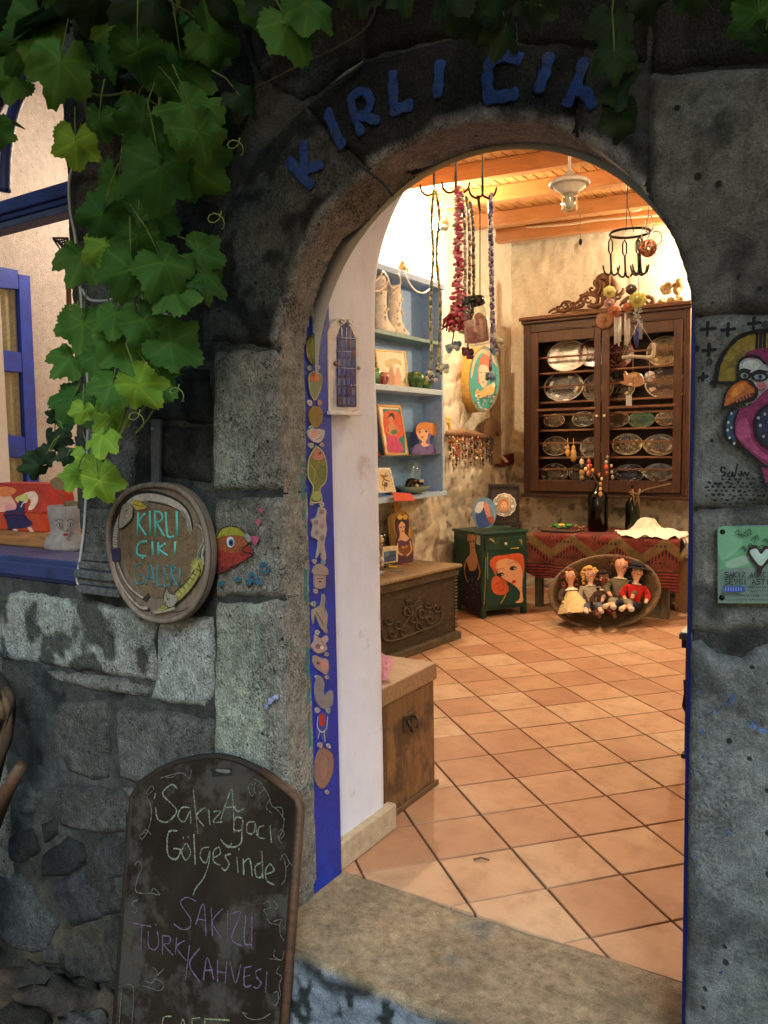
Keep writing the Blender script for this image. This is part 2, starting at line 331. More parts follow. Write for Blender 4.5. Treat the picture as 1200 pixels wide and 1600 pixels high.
def poly_sd(X,Z,poly):
    P=np.array(poly); d=np.full(X.shape,1e9); ins=np.zeros(X.shape,bool)
    for i in range(len(P)):
        a=P[i];b=P[(i+1)%len(P)]; e=b-a; w0=X-a[0];w1=Z-a[1]
        t=np.clip((w0*e[0]+w1*e[1])/(e@e),0,1); d=np.minimum(d,np.hypot(w0-t*e[0],w1-t*e[1]))
        c=((a[1]>Z)!=(b[1]>Z))&(X<(b[0]-a[0])*(Z-a[1])/((b[1]-a[1]) if abs(b[1]-a[1])>1e-9 else 1e-9)+a[0]); ins^=c
    return np.where(ins,d,-d)
def opening(X,Z):
    """inside depth t of the arched doorway (>0 inside) and nearest point on its edge"""
    dx=X-CX; below=Z<ZS; r=np.hypot(dx,np.maximum(Z-ZS,0)); r2=np.where(below,np.abs(dx),r); t=RAD-r2
    s=np.where(r2>1e-6,RAD/np.maximum(r2,1e-6),1)
    NX=np.where(below,CX+np.sign(dx)*RAD,CX+dx*s); NZ=np.where(below,Z,ZS+(Z-ZS)*s); return t,NX,NZ
def stone(name,px,col,parent,prot=.016,rough=.006,edge=.022,res=.0085,mat=None,dark=.35,dcol=(.02,.023,.022),rim=None,seed=None,world=False,label=None,wob=.01):
    global _sd; _sd=globals().get('_sd',0)+1; s=seed or _sd
    P=[(p[0],p[1]) if world else (lambda w:(w.x,w.z))(ony(p[0],p[1],FY)) for p in px]
    A=np.array(P); x0,z0=A.min(0)-.03; x1,z1=A.max(0)+.03
    X,Z=np.meshgrid(np.arange(x0,x1,res),np.arange(z0,z1,res)); Q=np.stack([X,Z,0*X+s*3.1],-1)
    sd=poly_sd(X,Z,P)+fbm(Q,16,3,s)*wob
    h=prot*sstep(-.006,edge,sd)+np.minimum(sd,0)*1.3+fbm(Q,14,4,s+5)*rough*np.clip(sd/.02+.4,.3,1)
    t,NX,NZ=opening(X,Z); h=h-.010*sstep(-.03,0,t)**2 ; ins=t>0
    Y=FY+.012-h; tt=t+fbm(Q,9,2,s+9)*.003*0
    Y=np.where(ins,FY+.010+np.clip(t,0,1)*1.0+fbm(np.stack([NX,t,NZ],-1),15,3,s)*.003,Y)
    jog=fbm(np.stack([NX,Y*1.0,NZ],-1),10,3,3)*.006
    XX=np.where(ins,NX+np.sign(NX-CX)*np.minimum(np.abs(jog),.006),X); ZZ=np.where(ins,NZ,Z)
    keep=(sd>-.016)&(t<np.where(Z>1.975,.19,.125))
    base=np.array(col); n=fbm(Q,5,4,s+11)[...,None]; n2=fbm(Q,11,4,s+21); n3=fbm(Q,2.3,3,s+31)
    C=base*(1+.35*n)
    tintm=sstep(0,.5,n3)[...,None]*.35; C=C*(1-tintm)+C*np.array([.85,1.06,.92])*tintm
    dm=(sstep(.08,.35,n2+ (dark-.35)*1.2)*np.clip(dark*1.8,0,1))[...,None]; C=C*(1-dm)+np.array(dcol)*dm
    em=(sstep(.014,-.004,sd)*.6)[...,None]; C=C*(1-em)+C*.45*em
    if rim is not None:
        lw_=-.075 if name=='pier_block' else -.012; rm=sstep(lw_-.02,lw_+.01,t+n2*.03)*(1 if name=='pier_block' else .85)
        C=C*(1-rm[...,None])+np.array(rim)*(1+.2*n)*rm[...,None]  # on arch stones, light from the room is painted into the soffit colour
    o=grid_mesh(name,XX,ZZ,Y,keep,C,mat or M_stone,parent)

    if label: o['label']=label
    return o
wall=thing('stone_facade','weathered grey stone house front of squared blocks and rubble around the arched doorway','wall',loc=(-1.6,FY,-.72))
# mortar bed behind the stones with the doorway and the window cut out
WX1,WZ0,WZ1=-2.50,.955,3.4
def mortar():
    X,Z=np.meshgrid(np.arange(-3.9,.95,.0125),np.arange(-.80,3.15,.0125)); Q=np.stack([X,Z,0*X],-1)
    t,NX,NZ=opening(X,Z); ins=t>0
    Y=FY+.014-fbm(Q,9,5,77)*.012-fbm(Q,30,3,78)*.004
    Y=np.where(ins,FY+.02+t,Y); XX=np.where(ins,NX+np.sign(NX-CX)*.007,X); ZZ=np.where(ins,NZ+.007*(Z>ZS),Z)
    wx=WX1+.03*fbm(np.stack([0*Z,Z,0*Z],-1),3,2,9); ww=(X<wx+.0)&(Z>WZ0)&(Z<WZ1)&(X>-3.75)
    keep=(t<np.where(Z>1.98,.185,.12))&~ww
    n=fbm(Q,4,5,81)[...,None]; C=np.array((.075,.082,.078))*(1+.7*n); n2=sstep(.1,.4,fbm(Q,12,4,82))[...,None]; C=C*(1-n2)+np.array((.028,.032,.032))*n2
    lo=sstep(.0,-.6,Z)[...,None]; C=C*(1-lo)+C*np.array((1.25,.95,.65))*lo
    return grid_mesh('mortar_bed',XX,ZZ,Y,keep,C,M_mortar,wall)
mo=mortar(); mo['label']='dark crumbling lime mortar between the stones'
LG=(.42,.43,.39); GR=(.37,.40,.33); MG=(.25,.25,.225); DG=(.09,.095,.09); BL=(.062,.067,.062); WARM=(.33,.315,.27)
st=[
([(-80,925),(60,928),(140,938),(241,970),(241,1066),(100,1045),(0,1030),(-80,1022)],LG,.45),
([(246,970),(326,966),(331,1085),(318,1108),(232,1094),(240,1070)],(.42,.43,.41),.12),
([(62,1047),(150,1058),(238,1074),(229,1092),(150,1080),(92,1068)],MG,.2),
([(86,1100),(165,1094),(168,1160),(164,1215),(140,1221),(102,1205),(82,1150)],(.12,.122,.112),.3),
([(177,1110),(260,1114),(331,1128),(329,1225),(255,1236),(184,1220)],(.15,.152,.142),.25),
([(83,1230),(140,1228),(200,1242),(203,1300),(150,1305),(90,1292)],(.135,.13,.125),.2),
([(180,1226),(207,1232),(207,1262)],MG,.1),
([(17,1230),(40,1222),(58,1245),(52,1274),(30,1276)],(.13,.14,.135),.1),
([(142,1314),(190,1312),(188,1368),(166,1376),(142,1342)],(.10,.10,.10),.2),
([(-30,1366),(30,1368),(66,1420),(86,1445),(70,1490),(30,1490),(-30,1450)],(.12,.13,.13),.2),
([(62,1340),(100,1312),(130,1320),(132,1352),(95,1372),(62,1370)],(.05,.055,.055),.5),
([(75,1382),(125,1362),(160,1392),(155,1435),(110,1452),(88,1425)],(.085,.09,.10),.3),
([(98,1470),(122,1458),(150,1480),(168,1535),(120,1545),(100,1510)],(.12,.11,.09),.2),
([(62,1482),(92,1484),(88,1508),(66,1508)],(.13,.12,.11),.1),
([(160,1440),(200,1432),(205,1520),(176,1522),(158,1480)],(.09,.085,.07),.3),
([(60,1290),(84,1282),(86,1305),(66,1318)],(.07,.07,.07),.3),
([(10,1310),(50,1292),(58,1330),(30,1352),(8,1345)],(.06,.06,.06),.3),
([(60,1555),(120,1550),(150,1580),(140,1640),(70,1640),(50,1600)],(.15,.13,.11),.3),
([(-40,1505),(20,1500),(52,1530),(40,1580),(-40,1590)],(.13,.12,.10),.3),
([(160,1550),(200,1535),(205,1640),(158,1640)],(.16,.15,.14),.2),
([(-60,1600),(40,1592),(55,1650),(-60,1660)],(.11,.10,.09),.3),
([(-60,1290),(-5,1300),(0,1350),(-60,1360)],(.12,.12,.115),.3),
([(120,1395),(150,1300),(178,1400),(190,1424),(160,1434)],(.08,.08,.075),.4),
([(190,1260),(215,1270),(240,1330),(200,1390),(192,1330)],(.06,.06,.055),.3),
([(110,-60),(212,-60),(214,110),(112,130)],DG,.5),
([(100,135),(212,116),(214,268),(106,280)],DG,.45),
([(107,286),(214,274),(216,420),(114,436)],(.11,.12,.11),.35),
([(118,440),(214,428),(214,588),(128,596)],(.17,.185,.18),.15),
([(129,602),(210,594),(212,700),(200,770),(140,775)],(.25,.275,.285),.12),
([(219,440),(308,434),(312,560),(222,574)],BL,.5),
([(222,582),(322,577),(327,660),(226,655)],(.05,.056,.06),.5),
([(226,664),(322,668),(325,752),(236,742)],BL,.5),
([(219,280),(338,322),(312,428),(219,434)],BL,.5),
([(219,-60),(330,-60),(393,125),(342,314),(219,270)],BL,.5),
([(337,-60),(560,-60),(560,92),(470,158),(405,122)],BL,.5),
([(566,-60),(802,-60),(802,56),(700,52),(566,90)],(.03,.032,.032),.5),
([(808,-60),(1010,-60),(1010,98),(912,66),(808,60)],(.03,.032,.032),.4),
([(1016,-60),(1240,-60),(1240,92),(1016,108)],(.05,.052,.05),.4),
]
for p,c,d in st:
    if min(q[1] for q in p)>1225: c=tuple(x*.72 for x in c)  # low rubble: darker stone, with the old vine's shade put into the colour
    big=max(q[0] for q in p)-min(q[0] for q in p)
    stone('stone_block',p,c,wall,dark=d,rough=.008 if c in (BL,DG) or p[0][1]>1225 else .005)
# voussoirs and pier blocks round the doorway
RIM=(.21,.205,.185)
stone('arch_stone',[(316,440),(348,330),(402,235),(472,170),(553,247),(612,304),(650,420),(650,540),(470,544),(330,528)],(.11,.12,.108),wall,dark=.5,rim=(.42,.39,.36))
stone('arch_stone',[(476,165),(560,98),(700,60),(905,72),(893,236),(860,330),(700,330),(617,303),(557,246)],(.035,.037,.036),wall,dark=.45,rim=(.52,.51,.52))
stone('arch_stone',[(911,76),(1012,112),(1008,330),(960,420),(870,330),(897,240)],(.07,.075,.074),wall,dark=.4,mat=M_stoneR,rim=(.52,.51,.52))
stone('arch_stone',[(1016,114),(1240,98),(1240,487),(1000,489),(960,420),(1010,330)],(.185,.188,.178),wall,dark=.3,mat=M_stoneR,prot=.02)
stone('pier_block',[(331,548),(600,550),(600,764),(330,766)],(.35,.37,.31),wall,dark=.15,rim=WARM)
stone('pier_block',[(333,782),(600,776),(600,930),(336,934)],(.27,.265,.225),wall,dark=.35,rim=WARM,prot=.019,rough=.008)
stone('pier_block',[(334,944),(600,938),(620,1330),(490,1425),(332,1425)],GR,wall,dark=.18,rim=WARM)
stone('pier_block',[(-1.62,-.80),(-1.62,-.36),(-.3,-.36),(-.3,-.80)],MG,wall,dark=.3,world=True)
stone('pier_block',[(.02,-.80),(.02,-.36),(.9,-.36),(.9,-.80)],MG,wall,dark=.3,world=True)
stone('pier_block',[(332,1430),(495,1430),(495,1780),(332,1780)],MG,wall,dark=.3)
stone('pier_block',[(1000,495),(1240,491),(1240,788),(1000,792)],(.21,.225,.21),wall,dark=.12,mat=M_stoneR,rough=.002,prot=.012)
stone('pier_block',[(1000,797),(1240,793),(1240,984),(1000,990)],(.20,.205,.185),wall,dark=.3,mat=M_stoneR,rough=.004,prot=.012)
stone('pier_block',[(1000,1004),(1090,1000),(1120,1022),(1160,1035),(1180,1012),(1240,1000),(1240,1720),(1000,1720)],(.185,.20,.195),wall,dark=.3,mat=M_stoneR,rough=.004,prot=.014)
stone('pier_block',[(-3.9,-.34),(-3.05,-.34),(-3.05,.9),(-3.9,.9)],MG,wall,world=True,dark=.3)
stone('pier_block',[(.02,-.34),(.9,-.34),(.9,.5),(.02,.5)],MG,wall,world=True,dark=.3,mat=M_stoneR)
# the house front goes on to both sides
rb=random.Random(61)
def more_blocks(xa,xb,z0,z1):
    z=z0
    while z<z1-.1:
        h=rb.uniform(.28,.42); x=xa
        while x<xb-.05:
            w=min(rb.uniform(.4,.75),xb-x); j=lambda: rb.uniform(-.012,.012)
            stone('stone_block',[(x+.01+j(),z+.01+j()),(x+w-.01+j(),z+.01+j()),(x+w-.01+j(),z+h-.01+j()),(x+.01+j(),z+h-.01+j())],rb.choice([MG,GR,DG,LG]),wall,dark=.3,world=True,res=.02); x+=w
        z+=h
more_blocks(-6.4,-3.9,-.78,3.3); more_blocks(.9,3.2,-.78,3.3)
m=MB((.06,.065,.06)); m.box((-6.6,FY+.02,-.8),(-3.88,FY+.5,3.6)); m.box((.93,FY+.02,-.8),(3.4,FY+.5,3.6)); m.box((-6.6,FY+.022,3.14),(3.4,FY+.5,5.2)); m.build('wall_core',M_mortar,wall)
# moulded foot of the pilaster beside the window
m=MB((.16,.17,.165))
z0=ony(180,928,FY).z
for k,(dz,pr) in enumerate(((0,.05),(.03,.04),(.055,.055),(.085,.035),(.115,.03))):
    m.box((-2.47,FY-pr,z0+dz),(-2.24,FY+.01,z0+dz+.032-(.004)))
m.box((-2.455,FY-.022,z0+.14),(-2.25,FY+.01,z0+.30)); o=m.build('moulded_base',M_stone,wall,bevel=.006)
# blue letters painted in an arc over the doorway
LP=Plane((0,FY-.012,0),(0,-1,0))
def letter(strokes,name='painted_letter',col='#1b3f80',w=.031):
    m=MB(hx(col))
    for s in strokes:
        P=[LP.at(x,y,.002) for x,y in (smooth_pts(s,5) if len(s)>2 else s)]
        P=[p.lerp(P[-1],0) for p in P]
        if len(P)==2: P=[P[0].lerp(P[1],k/6) for k in range(7)]
        r=[w/2*(1+.12*math.sin(i*1.7+len(P))) for i in range(len(P))]
        n=8; vs=[]; 
        # a fat brush stroke: flattened tube lying on the stone
        mm=MB(hx(col)); mm.tube([P[0]+(P[0]-P[1]).normalized()*w*.18]+P+[P[-1]+(P[-1]-P[-2]).normalized()*w*.18],[r[0]*.45]+r+[r[-1]*.45],10)
        mm.v=[(v[0],FY-.010+(v[1]-(FY-.010))*.13+.003*math.sin(v[0]*150)*math.sin(v[2]*170),v[2]) for v in mm.v]
        m.put(mm.v,mm.f,None,True)
    o=m.build(name,M_letter,wall); return o
letter([[(472,222),(474,262)],[(450,250),(470,275),(486,290)],[(474,266),(502,256)]])
letter([[(510,172),(520,200),(534,228)]])
letter([[(546,152),(552,180),(564,208)],[(546,152),(566,142),(578,158),(568,180),(554,184)],[(560,180),(590,188)]],w=.026)
letter([[(612,112),(614,168),(620,170),(642,162)]])
letter([[(686,96),(682,150)]])
letter([[(812,92),(790,86),(766,96),(760,125),(764,160)],[(764,152),(785,150),(806,146)]],w=.032)
letter([[(858,84),(850,112),(840,142)]])
letter([[(912,92),(900,130),(884,164)],[(896,138),(914,146),(926,166)]],w=.028)
letter([[(962,118),(956,140)]],w=.022,col='#173a74')
# thread cracks and a dry twig stuck in the mortar
m=MB((.02,.02,.02)); m.tube([LP.at(x,y,.001) for x,y in smooth_pts([(543,236),(556,252),(580,272),(598,286),(614,306)],4)],.0035,6); m.build('crack',M_matte,wall)
tw=MB((.12,.13,.12)); tw.tube([LP.at(x,y,.012) for x,y in ((517,133),(540,116),(567,97))],[.003,.006,.003],6); tag(tw.build('dry_twig',M_matte),'short pale grey dry twig stuck on the dark stone above the second blue letter','twig')
# hairy root line
m=MB((.05,.045,.03)); m.tube([LP.at(x,y,.008) for x,y in smooth_pts([(396,140),(450,112),(500,88),(560,55),(585,20),(588,-30)],4)],.003,5); tag(m.build('vine_root_runner',M_matte),'thin brown dry vine runner crossing the dark stones above the arch','vine runner')
# ------------------------------------------------------------------ murals painted on the stones
mp_=Plane((0,FY-.0045,0),(0,-1,0))
def mural():
    a=Art(mp_,off=.002,step=.0004); K='#16181a'
    # halo
    a.poly('#8a7a35',[(1119,596),(1123,570),(1134,548),(1150,530),(1170,520),(1186,519),(1215,521),(1215,545),(1190,548),(1168,556),(1154,575),(1150,596)])
    a.poly('#6e6230',[(1135,575),(1150,555),(1165,545),(1160,560),(1150,575)])
    for x in (1183,1189,1195,1203): a.stroke(K,[(x,520),(x-1,546)],.006,rough=.2)
    a.stroke(K,[(1113,597),(1119,595),(1122,572),(1134,548),(1150,530),(1168,521),(1190,517),(1215,516)],.009,rough=.25)
    a.stroke(K,[(1112,598),(1150,598)],.007,rough=.3); a.stroke(K,[(1118,585),(1117,604)],.007,rough=.3)
    # cap and face
    a.poly('#7c2a5a',[(1160,560),(1168,550),(1185,545),(1215,546),(1215,580),(1190,566),(1170,562)],True)
    a.poly('#a4b0ae',[(1153,570),(1158,562),(1172,560),(1188,563),(1200,575),(1203,600),(1198,615),(1180,634),(1168,636),(1158,620),(1153,596)],True)
    a.poly('#c4cfcc',[(1162,566),(1178,563),(1188,570),(1180,580),(1165,578)],True)
    a.stroke(K,[(1153,592),(1153,575),(1157,563),(1170,556),(1184,558),(1196,568)],.005,rough=.3)
    for cx,cy,rx in ((1163,586,9),(1187,588,12)):
        a.ell('#23272a',cx,cy,rx+2,8); a.ell('#8b97a0',cx,cy+1,rx-3,4.5); a.ell('#3c4f78' if rx>9 else '#4a5a3c',cx+1,cy+1,3.4,4); a.ell('#0c0d10',cx+1,cy+1,1.5,1.8)
        a.stroke('#2a2430',[(cx-rx-1,cy-4),(cx-2,cy-9),(cx+rx,cy-7)],.004)
    a.ell('#b56a78',1190,603,8,6)
    a.stroke(K,[(1170,634),(1184,628),(1200,612),(1215,604)],.005,rough=.3)
    # beak
    a.poly('#b8662c',[(1130,637),(1134,618),(1143,603),(1157,594),(1170,597),(1180,606),(1181,616),(1160,622),(1145,630)],True)
    a.poly('#cf8236',[(1140,618),(1150,604),(1160,600),(1162,610),(1148,620)],True)
    a.poly('#5c2c20',[(1134,636),(1150,626),(1168,616),(1180,614),(1180,620),(1165,628),(1148,634)],True)
    for x in (1152,1157,1162,1167,1172): a.stroke('#b06a50',[(x,628-(x-1152)*.45),(x-2,622-(x-1152)*.4)],.0035)
    a.stroke(K,[(1129,638),(1133,617),(1143,602),(1157,593),(1172,596),(1182,608)],.005,rough=.3); a.stroke(K,[(1129,638),(1150,632),(1168,626),(1181,620),(1182,608)],.006,rough=.3)
    # body, blue collar with white dots
    a.poly('#7e2e55',[(1150,640),(1168,636),(1215,606),(1215,732),(1196,726),(1172,706),(1156,690),(1147,670)],True)
    a.poly('#a04a70',[(1150,668),(1155,656),(1165,653),(1171,664),(1176,690),(1196,710),(1215,716),(1215,724),(1190,716),(1165,696),(1152,682)],True)
    a.poly('#2f4766',[(1134,678),(1136,656),(1144,642),(1154,638),(1149,652),(1147,672),(1150,690),(1146,694)],True)
    a.stroke(K,[(1150,638),(1140,644),(1133,662),(1134,682),(1148,694),(1166,706),(1190,726),(1215,733)],.006,rough=.25)
    a.stroke(K,[(1154,640),(1148,656),(1147,674),(1152,688)],.004,rough=.25)
    for x,y in ((1143,646),(1138,660),(1143,668),(1137,672),(1140,684),(1147,693)): a.ell('#b8c4c4',x,y,1.8,2.2)
    a.poly('#2c3048',[(1181,668),(1183,650),(1192,638),(1215,628),(1215,700),(1195,694),(1184,684)],True)
    a.stroke(K,[(1215,628),(1194,636),(1183,650),(1180,668),(1185,686),(1198,697),(1215,702)],.006,rough=.25)
    for x,y in ((1185,653),(1188,665),(1193,682),(1195,647),(1202,660),(1204,680),(1206,640)): a.ell('#9aa4ba',x,y,2.4,2.6)
    a.stroke(K,[(1186,728),(1190,745),(1197,762)],.005); a.poly('#7e2e55',[(1190,730),(1215,736),(1215,790),(1200,765)],False)
    # crosses
    for x,y,s in ((1106,514,11),(1138,515,10),(1108,547,10),(1099,589,6),(1178,505,9)):
        a.stroke(K,[(x-s,y+1),(x+s,y-1)],.007,rough=.3); a.stroke(K,[(x,y-s*.95),(x-1,y+s*.95)],.0065,rough=.3)
    a.ell('#3a3f40',1109,566,4,5); a.ell('#33383a',1197,507,8,6)
    a.stroke('#1c1f22',[(1108,560),(1113,565),(1108,571),(1104,566),(1108,560)],.002)
    # signature and dotted ground
    a.stroke(K,[(1133,732),(1128,730),(1127,736),(1134,740),(1128,744)],.004); a.stroke(K,[(1140,738),(1137,743),(1143,744),(1144,737),(1146,745)],.0035)
    a.stroke(K,[(1152,726),(1148,745)],.0035); a.stroke(K,[(1153,740),(1157,744),(1158,736),(1161,744),(1164,737),(1167,744),(1170,738)],.003)
    r=random.Random(3)
    for j in range(7):
        for i in range(12):
            x=1104+i*9+(j%2)*4.5+r.uniform(-2,2); y=748+j*6.5+r.uniform(-1.5,1.5)
            if ((x-1155)/55)**2+((y-767)/24)**2<1.05: a.ell(K,x,y,r.uniform(2,4),r.uniform(1.2,2.4),r.uniform(-.5,.5),8)
    return a.build('painted_bird_woman',M_wallpaint,wall)
o=mural(); o['label']='mural of a pink bird with a woman\'s white face and orange beak under a yellow halo'
def fish():
    q=Plane((0,FY-.011,0),(0,-1,0)); a=Art(q,off=.003,step=.0004)
    a.poly('#5e1c1c',[(330,850),(338,838),(352,850),(372,880),(362,888),(345,895),(330,892)],True)
    a.poly('#8c2a20',[(334,850),(345,830),(360,823),(376,830),(388,850),(395,864),(380,876),(360,885),(340,880)],True)
    a.poly('#8a4a26',[(334,846),(342,828),(360,823),(378,828),(386,848),(372,862),(350,862)],True)
    a.poly('#8d8a2c',[(335,842),(343,828),(360,822),(376,827),(382,838),(366,836),(348,838)],True)
    a.ell('#c3cdd0',360,847,6,8.5); a.ell('#2c4878',361,848,4,5.5); a.ell('#0a0c10',361,848,1.8,2.6)
    a.stroke('#15171a',[(388,850),(378,860),(396,866)],.003); a.stroke('#15171a',[(334,848),(344,828),(360,822),(377,827),(389,846),(396,866),(380,877),(360,886)],.003,rough=.4)
    a.ell('#7e7f84',387,840,4,8,-.4)
    for x,y,s in ((398,843,7),(403,815,5),(408,797,4)):
        a.ell('#a35068',x-s*.45,y-s*.2,s*.62,s*.65); a.ell('#a35068',x+s*.45,y-s*.3,s*.6,s*.6); a.poly('#a35068',[(x-s*.95,y+.5),(x+s*.95,y),(x+s*.1,y+s*1.5)])
    for x,y,s in ((395,900,8),(413,885,9)):
        a.stroke('#1f5a78',[(x+math.cos(t*.6)*s*(1-t/14),y+math.sin(t*.6)*s*1.2*(1-t/14)) for t in range(12)],.007,rough=.3)
    for x,y in ((345,912),(372,905),(388,910),(404,910)): a.ell('#2a5d74',x,y,5,4)
    o=a.build('painted_fish',M_wallpaint,wall); o['label']='red and yellow fish blowing pink hearts painted on the pier block'
fish()
# stray blue and lavender brush dabs
a=Art(Plane((0,FY-.008,0),(0,-1,0)),off=.004); r=random.Random(5)
for x,y,s,c in ((1142,1092,7,'#38558c'),(1096,1144,4,'#3a62a8'),(1108,1108,3,'#3a5a98'),(1118,1112,4,'#50689a'),(1093,1080,4,'#33508c'),(1135,1100,5,'#33508c'),(1176,1132,7,'#4a6cb4'),(1192,1142,6,'#5876b8'),(1092,1120,3,'#38558c'),(1098,1182,3,'#304c88'),(1090,1340,4,'#304c88'),(1093,1352,3,'#304c88'),(1138,1300,5,'#34508a'),(1091,1060,3,'#34508a'),(424,1096,9,'#8890b8'),(430,1088,6,'#9aa2c4'),(416,1104,6,'#7c84ac'),(1092,1390,3,'#2c447c'),(1128,1520,4,'#2c447c')):
    for k in range(4): a.ell(c,x+r.uniform(-s,s)*.6,y+r.uniform(-s,s)*.6,s*r.uniform(.2,.6),s*r.uniform(.2,.5),r.uniform(0,3),9)
o=a.build('paint_dabs',M_wallpaint,wall); o['kind']='stuff'
# ------------------------------------------------------------------ ground, doorstep
def ground():
    X,Yg=np.meshgrid(np.arange(-7,4.2,.04),np.arange(-4,2.0,.04)); Q=np.stack([X,Yg,0*X],-1)
    Zg=-.72+fbm(Q,3,5,5)*.02+np.clip(Yg-1.35,0,.5)*.06*(1+fbm(Q,8,3,6))*(X<-1.5)
    C=np.array((.07,.055,.038))*(1+.6*fbm(Q,6,4,7)[...,None])
    return grid_mesh('ground',X,Zg,Yg,np.ones(X.shape,bool),C,M_mortar,None)
g=ground(); g['kind']='structure'
b=MB((.06,.06,.055)).put([(-60,-60,-.75),(60,-60,-.75),(60,-3.9,-.75),(-60,-3.9,-.75)],[(0,1,2,3)]); tag(b.build('street',M_mortar),kind='structure')
def doorstep():
    X0,X1=-1.62,-.30; me=[]
    # top sheet and rounded nose and riser as one strip swept along x
    S=[]; 
    for t in np.linspace(0,1,46): S.append((2.145-.415*t+0,0.0,0))
    for t in np.linspace(0,1,8)[1:]: a=t*PI/2; S.append((1.73-.02*math.sin(a),-.02*(1-math.cos(a)),1))
    for t in np.linspace(0,1,70)[1:]: S.append((1.71,-.02-.74*t,2))
    S=np.array(S); xs=np.linspace(X0,X1,180); X,_=np.meshgrid(xs,S[:,0]); Y=np.repeat(S[:,:1],180,1); Z=np.repeat(S[:,1:2],180,1); K=np.repeat(S[:,2:],180,1)
    Q=np.stack([X,Y*1.0,Z],-1); wear=fbm(Q,3.5,3,41)
    Y=Y+np.where(K>=1,(fbm(Q,5,4,42)*.018),0); Z=Z+fbm(Q,8,4,43)*.004-np.exp(-((X+1.05)/.3)**2)*.008*(K<1)-.012*sstep(.1,.5,wear)*sstep(1.82,1.73,Y)*(K<2)
    Q=np.stack([X,Y,Z],-1); n=fbm(Q,7,4,44)[...,None]; C=np.array((.34,.265,.17))*(1+.45*n)
    d=sstep(-.012,-.034,Z+fbm(Q,6,4,47)*.025); bl=np.array((.26,.31,.38))*(1+.3*n); C=C*(1-d[...,None])+bl*d[...,None]
    sp=(sstep(.12,.3,fbm(Q,18,4,48))*np.clip(d+.0,0,1))[...,None]; C=C*(1-sp)+np.array((.03,.04,.04))*sp
    ed=(np.exp(-((Z+.03+fbm(Q,7,3,51)*.03)/.022)**2)*sstep(-.4,.1,fbm(Q,9,4,50))*(K>=1)*.95)[...,None]; C=C*(1-ed)+np.array((.028,.03,.028))*ed
    return grid_mesh('doorstep',X[::-1],Z[::-1],Y[::-1],np.ones(X.shape,bool),C[::-1],M_step,None)
o=doorstep(); tag(o,'worn tan limestone doorstep with pale blue flaking paint on its riser','doorstep')
# ------------------------------------------------------------------ door lining boards (painted blue) with ceramic ornaments
df=thing('door_lining','cobalt blue painted door lining with ceramic figures glued on its left board','door frame',loc=(CX,1.985,0))
XF=-1.553
def lining(xa,xb,z1=1.62):
    m=MB(hx('#0f2c94')); m.box((xa,1.982,0),(xb,2.132,z1)); return m.build('lining_board',M_blue,df,bevel=.003)
lining(XF-.03,XF,1.985); lining(-.412,-.375,1.90)
m=MB(hx('#35706c')); m.box((XF-.012,1.966,.35),(XF+.001,1.981,1.40)); o=m.build('edge_strip',M_wallpaint,df); o['label']='teal painted front edge of the left board'
XP=Plane((XF,2.0,0),(1,0,0))
def orn(name,outline,c,inner=(),th=.006,rim=None):
    P=[XP.at(x,y,th) for x,y in smooth_pts(outline,3,True)]
    m=MB(tuple(v*.85 for v in hx(c))); m.prism(P,(1,0,0),th); 
    a=Art(XP,off=th+.0004,step=.0003)
    if rim: 
        a.stroke(rim,list(outline)+[outline[0]],.003)
    for it in inner:
        if it[0]=='e': a.ell(it[1],*it[2:])
        elif it[0]=='s': a.stroke(it[1],it[2],it[3] if len(it)>3 else .0018)
        else: a.poly(it[1],it[2],True)
    m.put(a.mb.v,a.mb.f,a.mb.c,False)
    o=m.build('ceramic_ornament',M_gloss,df); o['label']=name; return o
orn('vertical row of pale shell scraps at the top of the blue board',[(497,440),(503,436),(506,444),(503,456),(501,466),(497,464),(499,452)],'#b9b7a0',[('e','#3a3f38',501,450,1.5,3),('e','#3a3f38',502,442,1.2,2)])
orn('white spearhead shaped ceramic scrap',[(496,472),(502,484),(501,498),(498,510),(493,508),(487,494),(490,480)],'#b7aca2',[('s','#8d8078',[(489,470),(487,500)]),('p','#c9b8a8',[(486,478),(493,480),(492,494),(484,490)])])
orn('olive green leaf shaped plaque',[(490,521),(500,536),(499,556),(490,570),(481,556),(480,536)],'#716a34',[('p','#8a8a46',[(490,527),(497,540),(490,562),(484,542)])],rim='#4a4a2a')
orn('leaf plaque with orange top and green body',[(491,580),(503,588),(500,610),(492,625),(485,612),(483,588)],'#6f7d5c',[('p','#b05c34',[(485,587),(492,582),(501,588),(498,595),(486,595)])],rim='#a8a58c')
orn('small gilded acorn shaped plaque',[(491,634),(503,640),(504,656),(496,668),(486,662),(483,645)],'#80682c',[('s','#5c4a20',[(486,646),(502,648)]),('s','#5c4a20',[(486,654),(502,656)])])
orn('round white and pink shell plaque',[(484,671),(505,671),(507,680),(500,691),(488,689),(482,680)],'#bdb4b4',[('p','#c08c84',[(488,673),(496,672),(494,684),(487,682)]),('s','#4c4444',[(498,676),(502,683),(494,687)])])
orn('large ceramic fish with green spiral body',[(494,697),(505,707),(511,730),(509,752),(500,764),(503,782),(486,784),(490,762),(482,745),(483,718)],'#68763a',[('p','#aa6a62',[(494,700),(504,709),(503,718),(488,716)]),('e','#202a28',500,708,2,2.4),('s','#a8a858',[(486,726),(492,738),(490,756)]),('s','#2f4a34',[(508,730),(500,730),(497,741),(505,748),(508,740),(503,737)]),('s','#aa6a62',[(506,726),(498,722),(492,734)]),('p','#8f9a5c',[(488,770),(500,768),(500,781),(489,781)])],rim='#c4c0ae')
def cluster(pts,c1,c2):
    outl=pts; return outl
